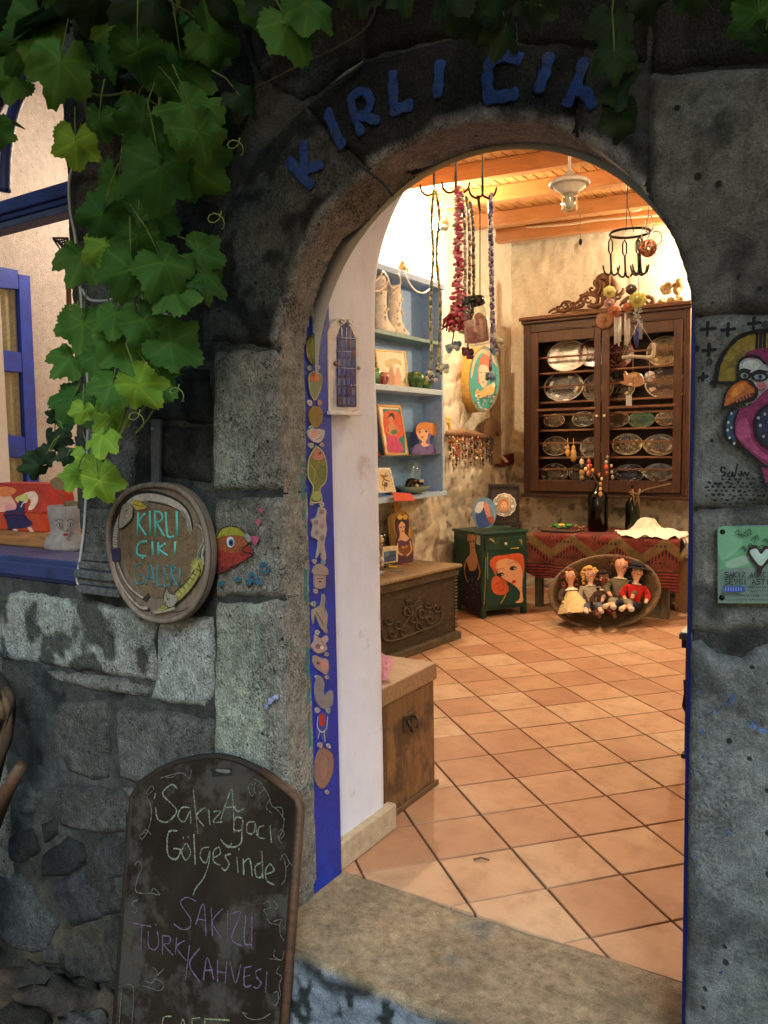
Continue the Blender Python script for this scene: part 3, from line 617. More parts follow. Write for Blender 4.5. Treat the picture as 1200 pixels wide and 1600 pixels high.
orn('tall cluster of white ceramic flowers with a green stem',[(500,792),(510,797),(509,812),(511,828),(507,850),(510,872),(504,875),(501,862),(495,872),(498,846),(488,838),(490,822),(487,812),(495,808)],'#a9a09e',[('e','#7b6f74',503,800,3.5,4),('e','#7b6f74',494,816,3.5,4),('e','#857a80',503,822,3.5,4),('e','#7b6f74',495,832,3,4),('e','#7b6f74',504,840,3,5),('s','#54705c',[(503,848),(500,860),(506,870)])])
orn('toadstool shaped ceramic with a small face',[(501,881),(512,888),(513,898),(509,900),(508,918),(493,918),(492,900),(489,894),(493,884)],'#9c8c88',[('s','#5a4c4a',[(490,898),(512,899)]),('s','#3c3434',[(496,904),(505,904)]),('e','#5a4040',500,909,2,1.6)])
orn('white rabbit shaped ceramic scrap with black outline',[(505,928),(509,935),(507,948),(512,960),(510,980),(504,984),(498,972),(492,960),(490,975),(488,955),(494,950),(502,945)],'#96928a',[('s','#202424',[(506,932),(505,946),(508,958)]),('s','#202424',[(494,956),(500,966),(506,978)]),('e','#a07878',505,966,3,6)])
orn('small ceramic fish facing down',[(493,992),(502,998),(511,993),(513,1000),(509,1006),(512,1014),(503,1020),(494,1020),(488,1010),(492,1002)],'#a89694',[('e','#6a5656',497,1010,4,4),('s','#6a5656',[(502,1000),(508,1010)]),('e','#c8bcb8',503,1012,3,3)])
orn('small ceramic bird with a pink wing',[(492,1024),(502,1028),(512,1031),(514,1044),(510,1054),(502,1050),(494,1044),(490,1034)],'#a08a88',[('e','#3a3030',497,1036,2,2.5),('p','#b87c78',[(502,1032),(511,1036),(508,1048),(502,1044)])])
orn('plain grey crescent and cone shells',[(500,1056),(507,1066),(506,1080),(509,1086),(519,1078),(520,1100),(508,1108),(498,1102),(493,1086),(494,1066)],'#7e7c84',[('s','#68666e',[(500,1062),(500,1080)]),('s','#68666e',[(498,1098),(510,1096)])])
orn('red heart held by two green stemmed hands',[(500,1114),(510,1114),(514,1130),(512,1150),(506,1148),(508,1163),(504,1160),(500,1148),(495,1156),(494,1142),(496,1124)],'#30409a',[('p','#9c2c28',[(499,1116),(507,1118),(507,1132),(500,1134)]),('s','#c0c8b0',[(497,1120),(496,1136),(503,1144),(510,1138),(512,1120)],.003),('s','#c0c8b0',[(500,1142),(497,1154)],.003),('s','#c0c8b0',[(506,1142),(508,1158)],.003)],th=.003)
orn('oval brown stone plaque low on the board',[(506,1168),(519,1178),(521,1200),(515,1220),(504,1232),(494,1222),(493,1196),(498,1176)],'#8f6d62',[('s','#70524a',[(504,1176),(513,1186),(513,1206),(504,1222),(499,1206),(500,1186),(504,1176)])],rim='#6c5c4c')
for k,(yy,dx_,c) in enumerate(((574,6,'#b8a898'),(575,-7,'#8a9a80'),(629,-8,'#b0a8b0'),(629,7,'#a87c74'),(668,-6,'#9ca49c'),(695,9,'#b89c94'),(696,-8,'#a8a8a0'),(786,-9,'#a0989c'),(788,7,'#b8b0a8'),(877,-7,'#a89c94'),(878,7,'#8c9ca0'),(924,-6,'#b0a09c'),(944,-10,'#98a088'),(986,8,'#a89498'),(988,-5,'#b4aca4'),(1022,9,'#9c8c88'),(1058,-7,'#a8a0a4'),(1058,8,'#b09088'),(1110,-8,'#a49c98'),(1110,9,'#94a098'),(1164,-5,'#a89088'),(1166,8,'#b0a8a4'),(1238,4,'#a0948c'))):
    cx_=492+(yy-600)*.0245+dx_; r_=random.Random(k+50); q_=r_.uniform(3.2,4.8)
    orn('small pale pottery shard between the larger pieces',[(cx_+q_*math.cos(t*PI/4)*r_.uniform(.6,1.0),yy+q_*math.sin(t*PI/4)*r_.uniform(.7,1.25)) for t in range(8)],c,[('e','#6c6460',cx_,yy,1,1.2)],th=.005)
# ------------------------------------------------------------------ miniature ceramic window on the white jamb
JX=-1.580
mw=thing('miniature_window','miniature white arched window with blue panes hanging on the white jamb','wall ornament',loc=(JX,2.25,1.6))
JP=Plane((JX,2.2,0),(1,0,0))
T_=.03
outer=[(514,643),(512,520),(517,506),(528,498),(541,497),(552,506),(560,526),(561,580),(562,641),(550,644),(530,645)]
inner=[(526,636),(526,526),(532,510),(541,504),(549,512),(556,532),(557,636)]
m=MB(hx('#c9c4c2')); m.prism([JP.at(x,y,T_) for x,y in smooth_pts(outer[:1],1)+outer],(1,0,0),T_); m.build('window_surround',M_gloss,mw,bevel=.004)
a=Art(JP,off=T_+.0005,step=.0004)
a.poly('#1a2470',inner)
pc=['#2a3a9a','#344a9c','#4a5a9a','#22307c','#4c3050','#39508c','#31407e','#56628c']
k=0
for j in range(8):
    for i in range(4):
        x=528+i*7.2; y=516+j*15
        if y<520 and i in (0,3): continue
        a.poly(pc[(i*3+j*5+(j*j)%3)%8],[(x,y),(x+5,y),(x+5,y+11),(x,y+11)])
a.build('pane',M_gloss,mw)
m=MB(hx('#8f93b4'))
for x in (534,541,548): m.tube([JP.at(x,512,T_+.002),JP.at(x,636,T_+.002)],.0013,5)
for y in (528,549,575,601): m.tube([JP.at(526,y,T_+.003),JP.at(557,y+1,T_+.003)],.0022,5)
m.build('window_bar',M_gloss,mw)
m=MB(hx('#d5d0cf')); q0,q1=JP.at(512,648,T_),JP.at(562,642,T_); m.box((JX,q0.y,q0.z-.0),(JX+T_+.012,q1.y+.0,q0.z+.012));
m.build('window_sill',M_gloss,mw,bevel=.002)
m=MB(hx('#b8b2b4'))
for s in (-1,1):
    cx=541+s*6; m.tube([JP.at(cx+math.cos(t*.7)*(5-t*.4),501+math.sin(t*.7)*(5-t*.4),T_+.004) for t in range(9)],.003,6)
m.build('scroll_moulding',M_gloss,mw)
m=MB(hx('#a09a9c')); m.ball(JP.at(560,575,T_),.008); m.ball(JP.at(524,568,T_+.003),.008,col=hx('#7a3c34')); m.build('flower_bead',M_gloss,mw)
# ================================================================== room shell
RX0,RX1,RY0,RY1,RH=-3.30,2.3,2.47,7.60,3.47
def reveal():
    """white plaster reveal behind the lining, arched, from the lining back to the room"""
    jl,jr=-1.585,-.365; cx=(jl+jr)/2; R=(jr-jl)/2; zs=1.94
    path=[(jl,z) for z in np.linspace(0,zs,60)]+[(cx-R*math.cos(t),zs+R*1.0*math.sin(t)) for t in np.linspace(0,PI,80)[1:]]+[(jr,z) for z in np.linspace(zs,0,60)[1:]]
    P=np.array(path); ys=np.linspace(2.035,2.475,28); X=np.repeat(P[:,:1],28,1); Z=np.repeat(P[:,1:],28,1); Y=np.repeat(ys[None],len(P),0)
    Q=np.stack([X,Y,Z],-1); n=fbm(Q,4,4,91)*.006
    ed=np.clip((ys[None]-2.44)/.035,0,1)**2*.02
    X=X+np.where(Z<zs,np.sign(X-cx)*0+n+np.sign(X-cx)*ed,(X-cx)/R*(n+ed)); Z=Z+np.where(Z>=zs,n+ed,0)
    C=np.zeros(X.shape+(3,))+np.array((.66,.68,.78)); return grid_mesh('plaster_reveal',X[::-1],Z[::-1],Y[::-1],np.ones(X.shape,bool),C[::-1],M_plaster,None)
rv=reveal(); rv['kind']='structure'
# step of plaster between the stone ring and the higher inner arch
m=MB((.5,.47,.42)); n_=40
for k in range(n_):
    t0,t1=PI*k/n_,PI*(k+1)/n_
    def q_(r,t,z): return (-.966-r*math.cos(t),2.042,z+r*math.sin(t))
    m.put([q_(.57,t0,ZS),q_(.57,t1,ZS),q_(.66,t1,1.94),q_(.66,t0,1.94)],[(0,1,2,3)])
m.box((-1.64,2.1325,1.94),(-1.552,2.136,2.02)); m.box((-.41,2.1325,1.90),(-.30,2.136,2.02)); o=m.build('arch_step',M_plaster); o['kind']='structure'
# inner face of the front wall (white plaster, with doorway and window holes)
def inner_front():
    X,Z=np.meshgrid(np.arange(-4.5,2.32,.03),np.arange(0,3.55,.03)); cx=-.974; r=np.where(Z<1.94,np.abs(X-cx),np.hypot(X-cx,(Z-1.94)))
    keep=(r>.655)&~((X<-2.52)&(X>-3.85)&(Z>.95)&(Z<3.4)); Y=0*X+2.474
    C=np.zeros(X.shape+(3,))+np.array((.70,.67,.62)); return grid_mesh('front_wall_inner_face',X,Z,Y,keep,C,M_plaster,None)
o=inner_front(); o['kind']='structure'
# window embrasure sides (stone plaster)
m=MB((.6,.57,.52)); m.box((WX1-.0,FY+.03,.93),(WX1+.03,2.47,3.42)); m.box((-3.88,FY+.03,.93),(-3.85,2.47,3.42)); m.box((-3.85,FY+.03,3.40),(WX1,2.47,3.43)); m.box((-3.85,2.10,.90),(WX1,2.47,.93))
o=m.build('window_embrasure',M_plaster); o['kind']='structure'
SK=pmat('skirting_stone',.85,col=(.42,.33,.22),var=.2,scale=30,bump=.5,bscale=60)
m=MB(); m.box((-1.60,2.134,0),(-1.558,2.50,.10)); o=m.build('skirting',SK,None,bevel=.008,seg=3); tag(o,'chipped sandy skirting stone along the foot of the white jamb','skirting')
# rubble side wall and back wall
def rubble(name,u0,u1,z0,z1,fn,seed,bright=1,res=.022):
    U,Z=np.meshgrid(np.arange(u0,u1+res,res),np.arange(z0,z1+res,res)); Q=np.stack([U,Z,0*U+seed],-1)
    W=Q+np.stack([fbm(Q,2,3,seed+1),fbm(Q,2,3,seed+2),0*U],-1)*.16
    c=W[...,:2]/np.array([.34,.20]); row=np.floor(c[...,1]); c0=c[...,0]+row*.37
    fx=np.abs(c0-np.floor(c0)-.5)*2; fy=np.abs(c[...,1]-row-.5)*2; j=np.maximum(fx**3,fy**2.2)
    rs=_hash(np.floor(c0),row,0*row,seed); st_=sstep(.95,.45,j)*(rs>.25)*(.4+.6*rs)
    lo=sstep(2.2,.5,Z)  # lower courses barer of lime
    D=(st_*.022+fbm(Q,7,5,seed+4)*.03)*(.3+.7*lo)+fbm(Q,28,3,seed+6)*.005
    n=fbm(Q,3.2,5,seed+8); n2=fbm(Q,9,4,seed+9)
    lime=np.array((.80,.73,.57)); stn=np.array((.40,.34,.25)); C=lime*(1+.15*n[...,None])
    k=np.clip(st_*.9*(.02+.7*lo)+sstep(.12,.38,n2)*(.05+.75*lo),0,.92)[...,None]; C=C*(1-k)+stn*(1+.5*n[...,None])*k
    s=(sstep(.22,.42,fbm(Q,15,4,seed+12))*(.05+.8*lo))[...,None]; C=C*(1-s)+np.array((.10,.075,.05))*s
    P=fn(U,Z,D); return grid_mesh(name,P[0],P[2],P[1],np.ones(U.shape,bool),C,M_rubble,None)
lw=rubble('left_wall',3.9,7.65,0,RH+.05,lambda U,Z,D:(RX0+D,U,Z),100); lw['kind']='structure'
bw=rubble('back_wall',-3.35,2.35,0,RH+.05,lambda U,Z,D:(U,RY1-D,Z),200); bw['kind']='structure'
m=MB((.6,.54,.42)); m.box((RX1,RY0,0),(RX1+.1,RY1,RH+.05)); o=m.build('right_wall',M_plaster); o['kind']='structure'
# alcove behind the window, whitewashed stone
def alc(U,Z,D): return (-4.24+D*.5,U,Z)
al=rubble('alcove_wall',2.40,4.0,0,4.7,alc,300)
ca=al.data.color_attributes['Col']; arr=np.zeros(len(ca.data)*4,np.float32); ca.data.foreach_get('color',arr); arr=arr.reshape(-1,4); arr[:,:3]=arr[:,:3]*.25+np.array((.66,.60,.56))*.75; ca.data.foreach_set('color',arr.ravel()); al['kind']='structure'
m=MB((.62,.58,.55)); m.box((-4.3,4.0,0),(-3.28,4.05,4.7)); m.box((-3.27,2.478,RH-.12),(-3.22,4.0,4.7)); m.box((-4.3,2.42,3.44),(-3.22,2.47,4.7)); m.box((-4.3,2.40,4.66),(-3.22,4.05,4.72)); o=m.build('alcove_end_wall',M_plaster); o['kind']='structure'
# floor: grout bed and terracotta tiles laid on the diagonal
floor=thing('tiled_floor',None,None,kind='structure')
m=MB((.16,.11,.07)); m.put([(-4.4,2.14,-.012),(2.35,2.14,-.012),(2.35,7.7,-.012),(-4.4,7.7,-.012)],[(0,1,2,3)]); m.build('grout_bed',M_mortar,floor)
def tilemat():
    m,nt,b=nm('terracotta'); g=N(nt,'ShaderNodeNewGeometry'); oi=N(nt,'ShaderNodeObjectInfo')
    n1=N(nt,'ShaderNodeTexNoise',inp={'Scale':3.0,'Detail':6.0,'Roughness':.6}); L(nt,g.outputs['Position'],n1.inputs['Vector'])
    cr=N(nt,'ShaderNodeValToRGB'); e=cr.color_ramp.elements; e[0].position=.0; e[0].color=(.33,.155,.08,1); e[1].position=1; e[1].color=(.50,.33,.20,1)
    x=cr.color_ramp.elements.new(.5); x.color=(.43,.24,.13,1)
    s=N(nt,'ShaderNodeMath',operation='MULTIPLY_ADD'); L(nt,n1.outputs[0],s.inputs[0]); s.inputs[1].default_value=1.1; 
    s2=N(nt,'ShaderNodeMath',operation='MULTIPLY_ADD'); L(nt,oi.outputs['Random'],s2.inputs[0]); s2.inputs[1].default_value=.85; s2.inputs[2].default_value=-.48; L(nt,s2.outputs[0],s.inputs[2])
    L(nt,s.outputs[0],cr.inputs[0])
    n2=N(nt,'ShaderNodeTexNoise',inp={'Scale':9.0,'Detail':8.0,'Roughness':.7}); L(nt,g.outputs['Position'],n2.inputs['Vector'])
    m2=N(nt,'ShaderNodeMapRange',inp={'From Min':.48,'From Max':.72,'To Min':0.,'To Max':.6}); L(nt,n2.outputs[0],m2.inputs[0])
    mx=N(nt,'ShaderNodeMix',data_type='RGBA'); L(nt,m2.outputs[0],mx.inputs[0]); L(nt,cr.outputs[0],mx.inputs[6]); mx.inputs[7].default_value=(.27,.15,.08,1); L(nt,mx.outputs[2],b.inputs['Base Color'])
    rr=N(nt,'ShaderNodeMapRange',inp={'From Min':.3,'From Max':.7,'To Min':.5,'To Max':.75}); L(nt,n2.outputs[0],rr.inputs[0]); L(nt,rr.outputs[0],b.inputs['Roughness'])
    n3=N(nt,'ShaderNodeTexNoise',inp={'Scale':60.0,'Detail':4.0}); L(nt,g.outputs['Position'],n3.inputs['Vector'])
    n4=N(nt,'ShaderNodeTexNoise',inp={'Scale':6.0,'Detail':2.0}); L(nt,g.outputs['Position'],n4.inputs['Vector'])
    ad=N(nt,'ShaderNodeMath',operation='MULTIPLY_ADD'); L(nt,n4.outputs[0],ad.inputs[0]); ad.inputs[1].default_value=3.0; L(nt,n3.outputs[0],ad.inputs[2])
    bp=N(nt,'ShaderNodeBump',inp={'Strength':.25,'Distance':.003}); L(nt,ad.outputs[0],bp.inputs['Height']); L(nt,bp.outputs[0],b.inputs['Normal']); return m
M_tile=tilemat()
UT=np.array([math.sin(math.radians(-48.2)),math.cos(math.radians(-48.2))]); VT=np.array([UT[1],-UT[0]]); U0,V0,TP=2.01,.895,.2762
def clip(poly,nx,ny,c):
    out=[]
    for i in range(len(poly)):
        a,b=poly[i],poly[(i+1)%len(poly)]; da=a[0]*nx+a[1]*ny-c; db=b[0]*nx+b[1]*ny-c
        if da>=0: out.append(a)
        if (da>=0)!=(db>=0): t=da/(da-db); out.append((a[0]+(b[0]-a[0])*t,a[1]+(b[1]-a[1])*t))
    return out
def tile_mesh(poly,h=.0):
    c=np.mean(poly,0); g=.003; top=[(x+(c[0]-x)*.012,y+(c[1]-y)*.012) for x,y in poly]; n=len(poly)
    v=[(x,y,-.011) for x,y in poly]+[(x,y,-.0025) for x,y in poly]+[(x,y,0) for x,y in top]
    f=[(i,(i+1)%n,n+(i+1)%n,n+i) for i in range(n)]+[(n+i,n+(i+1)%n,2*n+(i+1)%n,2*n+i) for i in range(n)]+[tuple(2*n+i for i in range(n))]
    me=bpy.data.meshes.new('tile'); me.from_pydata(v,[],f); me.materials.append(M_tile); return me
hs=(TP-.008)/2
std=[tile_mesh([(-hs*a,-hs*b),(hs*c,-hs),(hs,hs*b),(-hs,hs*c)]) for a,b,c in ((1,1,1),(.99,1,.985),(1,.985,1),(.985,.99,1))]
rt_=random.Random(11); far=MB((.5,.25,.11)); cnt=0; cand=[]
for i in range(-14,40):
    for j in range(-30,40):
        p=UT*(U0+TP*(i+.5))+VT*(V0+TP*(j+.5))
        if -4.3<p[0]<2.3 and 1.9<p[1]<7.75: cand.append((p[0],p[1]))
def seen(p):
    d=np.array([p[0],p[1],-CAM_H]); z=d@FW
    return z>0 and -60<600+F_PX*(d@RT)/z<1120 and 900<800+F_PX*(d@DN)/z<1700
cand.sort(key=lambda p:(not seen(p),p[0]**2+p[1]**2))
for q,(px_,py_) in enumerate(cand):
    pol=[(px_+UT[0]*a*hs+VT[0]*b*hs,py_+UT[1]*a*hs+VT[1]*b*hs) for a,b in ((-1,-1),(1,-1),(1,1),(-1,1))][::-1]
    full=pol; pol=clip(clip(pol,0,1,2.147),0,-1,-7.6)
    if len(pol)<3: continue
    if q<290:
        if pol==full or len(pol)==4 and all(abs(pol[k][1]-full[k][1])<1e-9 for k in range(4)):
            o=bpy.data.objects.new('tile',rt_.choice(std)); o.location=(px_,py_,rt_.uniform(-.0012,.0006)); o.rotation_euler=(rt_.uniform(-.003,.003),rt_.uniform(-.003,.003),math.radians(48.2)+rt_.choice((0,1,2,3))*PI/2+rt_.uniform(-.006,.006)); link(o,floor)
        else:
            cx_,cy_=np.mean(pol,0); A_=0
            for k in range(len(pol)): A_+=pol[k][0]*pol[(k+1)%len(pol)][1]-pol[(k+1)%len(pol)][0]*pol[k][1]
            if A_<0: pol=pol[::-1]
            o=bpy.data.objects.new('tile',tile_mesh([(x-cx_,y-cy_) for x,y in pol])); o.location=(cx_,cy_,0); link(o,floor)
    else:
        n=len(pol); far.put([(x,y,-.0005) for x,y in pol],[tuple(range(n))])
if far.f: o=far.build('far_tiles',M_tile,floor); o['kind']='stuff'
# bits of debris on the tiles
m=MB((.10,.06,.03)); P=onz(740,1343,.004); m.tube([P,P+Vector((.02,.02,.003)),P+Vector((.05,.02,.002))],.0035,5); tag(m.build('dry_twig',M_matte),'small dark curled twig lying on a floor tile near the doorway','twig')
# ceiling: boards and beams
ceil=thing('board_ceiling',None,None,kind='structure',loc=(0,0,RH))
M_pine=pmat('honey_pine',.45,col=(.40,.165,.05),var=.16,scale=5,bump=.2,bscale=25,stretch=(1.0,8,8),coat=.2)
M_board2=pmat('pine_board',.5,col=(.48,.23,.075),var=.2,scale=7,bump=.2,bscale=25,stretch=(8,1,8))
bt=MB(); bt.box((-.033,-3.0,0),(.033,3.2,.02)); b0=None
for k in range(76):
    o=(bt.build('ceiling_board',M_board2,ceil,bevel=.003) if b0 is None else link(b0.copy(),ceil)); b0=b0 or o
    o.location=(-3.25+k*.074,4.8,RH+rnd.uniform(0,.004)); 
    if o.parent: o.matrix_parent_inverse=Matrix.Translation((0,0,-RH))
bang=math.radians(8.5)
for k,yy in enumerate((3.0,3.6,4.2,4.8,5.53,6.12,6.83,7.42)):
    m=MB(); m.box((-1.24 if yy<4.1 else -1.6,0,-.12),(4.6,.09,0)); o=m.build('beam',M_pine,ceil,bevel=.006); o.location=(-2.0+ (0 if k<7 else 0),yy,RH); o.rotation_euler=(0,0,bang if k else 0)
    o.matrix_parent_inverse=Matrix.Translation((0,0,-RH))
m=MB((.3,.2,.1)); m.box((-3.24,2.45,RH+.03),(2.4,7.8,RH+.06),(.05,.025,.01)); o=m.build('roof_slab',M_matte,ceil)
# ------------------------------------------------------------------ lamps of the shop; the hanging bulbs are unseen, added for fill light
def point(name,loc,e,r,col=(1,.80,.54)):
    d=bpy.data.lights.new(name,'POINT'); d.energy=e; d.shadow_soft_size=r; d.color=col; o=bpy.data.objects.new(name,d); COL.objects.link(o); o.location=loc; return o
def spotlamp(label,loc,aim,e,group='spot lamps on the walls'):
    loc=Vector(loc); t=thing('spot_lamp',label,'lamp',group,loc=loc); d=(Vector(aim)-loc).normalized()
    m=MB(hx('#b8b0a4')); m.lathe([(.012,-.05),(.04,-.045),(.045,.02),(.05,.05)],loc,18,d); m.build('lamp_shade',M_metal,t)
    m=MB(); m.ball(loc+d*.03,.032,14); m.build('bulb',M_bulb,t)
    m=MB(hx('#8a8278')); m.tube([loc-d*.05,loc-d*.05+Vector((0,0,.12)),Vector((loc.x,loc.y,RH))],.008,8); m.build('lamp_stem',M_metal,t)
    pt=point('lamp_light',loc+d*.10,e,.04); pt.parent=t; pt.matrix_parent_inverse=Matrix.Translation(loc).inverted(); return t
LA=onx(690,352,-3.08)
spotlamp('glaring spot lamp aimed at the rubble wall above the pale blue shelf',LA,LA+Vector((-.3,-.9,.0)),110)
spotlamp('glaring spot lamp on the back wall right of the plate cupboard',(-1.16,7.25,2.95),(-1.3,7.6,2.7),80)
def add_bulb(label,x,y,z,e,r=.05,col=(1,.81,.56)):
    t=thing('unseen_bulb',label,'lamp','unseen bulbs added to fill the room with light',loc=(x,y,z)); m=MB(); m.ball((x,y,z),.04,14); m.build('bulb',M_bulb,t)
    m=MB((.03,.03,.03)); m.lathe([(.001,.11),(.018,.10),(.02,.04),(.018,.035)],(x,y,z),14); m.tube([(x,y,z+.1),(x,y,RH)],.004,6); m.build('bulb_holder',M_matte,t)
    pt=point('bulb_light',(x,y,z-.06),e,r,col); pt.parent=t; pt.matrix_parent_inverse=Matrix.Translation((x,y,z)).inverted()
add_bulb('unseen fill bulb added just inside above the arched doorway',-.9,3.35,3.05,19)
add_bulb('unseen fill bulb added deeper in the room on the right side',.4,5.3,3.0,50)
add_bulb('unseen bulb hanging in the alcove behind the blue window',-3.55,3.25,2.95,16,.05,(1,.80,.66))
# ================================================================== furniture and goods in the room
def yplane(y): return Plane((0,y,0),(0,-1,0))
def xplane(x): return Plane((x,0,0),(1,0,0))
# ---- pale blue wall shelf
SX=-3.08
def shelf():
    t=thing('wall_shelf','pale blue painted open wall shelf hung on the rubble wall above the carved chest','shelf',loc=(SX,5.7,1.07))
    c=hx('#7ba0cf'); c2=hx('#93b2dc'); y0,y1,z0,z1=4.15,5.75,1.07,2.66; M=M_paint
    m=MB(c); m.box((-3.29,y0,z0),(-3.262,y1-.02,z1)); m.build('back_panel',M,t)
    m=MB(c2); m.box((-3.27,y1-.028,z0),(SX,y1,z1)); m.build('side_panel',M,t,bevel=.003)
    m=MB(c2); m.box((-3.27,y0-.028,z0),(SX,y0,z1)); m.build('side_panel',M,t,bevel=.003)
    m=MB(hx('#9fbcdc')); m.box((-3.27,y0-.03,z0-.034),(SX+.018,y1+.01,z0)); m.build('bottom_board',M,t,bevel=.004)
    m=MB(c2); m.box((-3.27,y0-.03,z1),(SX+.018,y1+.01,z1+.045)); m.build('top_board',M,t,bevel=.004)
    m=MB(hx('#acc6dc')); zz=onx(633,604,SX).z; m.box((-3.262,y0,zz-.042),(SX+.012,y1-.028,zz)); m.build('shelf_board',M,t,bevel=.004)
    z2=onx(620,519,SX).z; m=MB(hx('#6f9494')); m.box((-3.262,y0,z2-.028),(SX-.02,y1-.028,z2)); m.build('shelf_board',M,t,bevel=.003)
    z3=onx(630,711,SX).z; m=MB(hx('#39454c')); m.box((-3.262,y0,z3-.01),(SX-.01,y1-.028,z3)); m.build('shelf_board',M,t,bevel=.002)
    return z0,z3,zz,z2,z1+.045
ZA,ZB,ZC,ZD,ZE=shelf()
def onshelf(x,px): return onx(px,600,x).y
def picture(label,corners,fc,paint,x=-3.17,fw=.016,th=.014,cat='picture'):
    t=thing('framed_picture',label,cat,loc=onx(*corners[2],x)); P=xplane(x); m=MB(hx(fc))
    m2=MB(hx('#e8e0cc'))
    o4=[P.at(px,py,th) for px,py in corners]; c=sum(o4,Vector())/4
    i4=[p+(c-p).normalized()*fw*1.5 for p in o4]; n=Vector((1,0,0))
    for k in range(4): m.prism([o4[k],o4[(k+1)%4],i4[(k+1)%4],i4[k]],n,th)
    m.build('picture_frame',M_woody,t,bevel=.002)
    m2.prism([p-n*.006 for p in i4],n,.004); a=Art(P,off=th-.0055,step=.0003); paint(a); m2.put(a.mb.v,a.mb.f,a.mb.c,False); m2.build('picture_print',M_paint,t)
    return t
# shelf ZC: couple picture, green pots
def p1(a):
    a.poly('#e9e2c4',[(594,551),(634,555),(638,600),(600,601)]); a.poly('#efe9d4',[(600,558),(628,560),(632,598),(606,598)])
    a.ell('#cdbf8c',614,568,14,8); a.ell('#f4efe0',620,573,5,5); a.poly('#c08c70',[(604,600),(608,578),(613,574),(618,600)],True); a.poly('#d8a888',[(617,600),(619,577),(624,576),(628,600)],True); a.poly('#a8b088',[(628,598),(633,590),(635,600)])
picture('cream framed print of a pale couple on the middle blue shelf',[(586,545),(634,549),(640,604),(594,604)],'#d9bf7c',p1)
def p2(a):
    a.poly('#2f8078',[(598,639),(628,640),(634,709),(606,707)]); a.poly('#cf5a38',[(600,645),(624,646),(630,680),(604,684)],True)
    a.ell('#5a3426',612,652,5,6); a.ell('#c98a68',611,655,3.5,4.5); a.poly('#d08868',[(608,662),(616,662),(619,680),(609,681)],True); a.poly('#c9487c',[(607,684),(619,682),(630,705),(606,705)],True)
    a.stroke('#c98a68',[(608,663),(603,672),(609,678)],.012); a.stroke('#c98a68',[(616,663),(622,672),(616,679)],.012); a.ell('#3f7a4c',616,675,5,4); a.stroke('#a03060',[(612,686),(614,704)],.004); a.stroke('#a03060',[(618,686),(622,704)],.004)
    a.ell('#1e2c2a',612,647,3,2)
picture('gold framed painting of a woman in a pink skirt on red',[(590,632),(626,633),(639,711),(603,712)],'#d8a860',p2)
def p3(a):
    a.poly('#d8c7a0',[(588,736),(609,736),(616,767),(595,768)]); 
    for s in ([(594,742),(600,748),(597,756),(603,760)],[(603,740),(600,748),(608,752)],[(600,745),(606,743)]): a.stroke('#38302c',s,.008)
    a.ell('#b06040',598,744,2.5,2.5); a.ell('#705848',603,757,3,4); a.stroke('#5a4838',[(600,760),(602,766)],.008)
picture('small white framed drawing at the bottom left of the blue shelf',[(582,731),(610,731),(619,769),(592,770)],'#e6dfd0',p3)
# wooden cutout of a red haired woman in purple
def cut(label,parts,x,name='cutout_figure',cat='figurine',th=.012,M=None,outline=None,oc='#5c5490'):
    P=xplane(x) if not isinstance(x,Plane) else x; m=MB(hx(oc)); m.prism([P.at(a_,b_,th) for a_,b_ in smooth_pts(outline,3,True)],P.n,th)
    a=Art(P,off=th+.0003,step=.0003)
    for it in parts:
        if it[0]=='p': a.poly(it[1],it[2],True)
        elif it[0]=='q': a.poly(it[1],it[2])
        elif it[0]=='e': a.ell(it[1],*it[2:])
        else: a.stroke(it[1],it[2],it[3] if len(it)>3 else .004)
    m.put(a.mb.v,a.mb.f,a.mb.c,False); return tag(m.build(name,M or M_paint),label,cat)
cut('wooden bust of a woman with windblown orange hair and purple dress on the black shelf',[
 ('p','#c9823c',[(650,672),(654,662),(666,660),(678,662),(688,672),(686,680),(676,680),(662,672),(653,680)]),('p','#e0b088',[(652,674),(668,670),(668,684),(665,692),(675,696),(655,698),(660,690),(654,684)]),
 ('p','#6d5a96',[(647,709),(649,698),(656,694),(664,699),(674,694),(678,700),(678,710)]),('e','#1a1418',656,675,1.6,1.8),('e','#1a1418',666,674,1.8,1.8),('e','#b03030',660,683,2,1.4),('s','#3a2a20',[(653,672),(659,671)],.003),('s','#3a2a20',[(663,671),(669,671)],.003),('e','#382c5c',667,700,2,2)],
 -3.15,outline=[(645,710),(648,697),(656,692),(651,680),(650,670),(655,661),(667,659),(680,663),(689,673),(686,681),(674,681),(672,692),(679,698),(680,710)])
# green ceramic pots on ZC
def pot(label,y,x,r,col,name='ceramic_pot',z=None,prof=None,cat='pot',M=None,blot=None):
    z=ZC if z is None else z; rr=random.Random(int(y*1000)); m=MB(hx(col)); cc=[hx(col),hx(blot or col)]
    m.lathe(prof or [(.001,.004),(r*.55,0),(r*.9,r*.5),(r,r*1.0),(r*.8,r*1.45),(r*.62,r*1.5),(r*.6,r*1.3),(.01,r*.6)],(x,y,z),18,cf=lambda i,k:cc[1] if rr.random()<.35 else cc[0])
    return tag(m.build(name,M or M_gloss),label,cat)
pot('green ceramic pot left of the couple print on the blue shelf',onshelf(-3.13,580),-3.13,.075,'#3d7a52',blot='#6c9a70')
pot('pink and red blotched ceramic pot before the couple print',onshelf(-3.12,596),-3.12,.06,'#b07870',blot='#8c2830')
pot('large dark green ceramic cup right of the couple print',onshelf(-3.14,648),-3.14,.082,'#2c5f36',blot='#5a7a3c')
pot('small green ceramic cup at the right end of the middle shelf',onshelf(-3.13,664),-3.13,.066,'#3a6f3c',blot='#88984c')
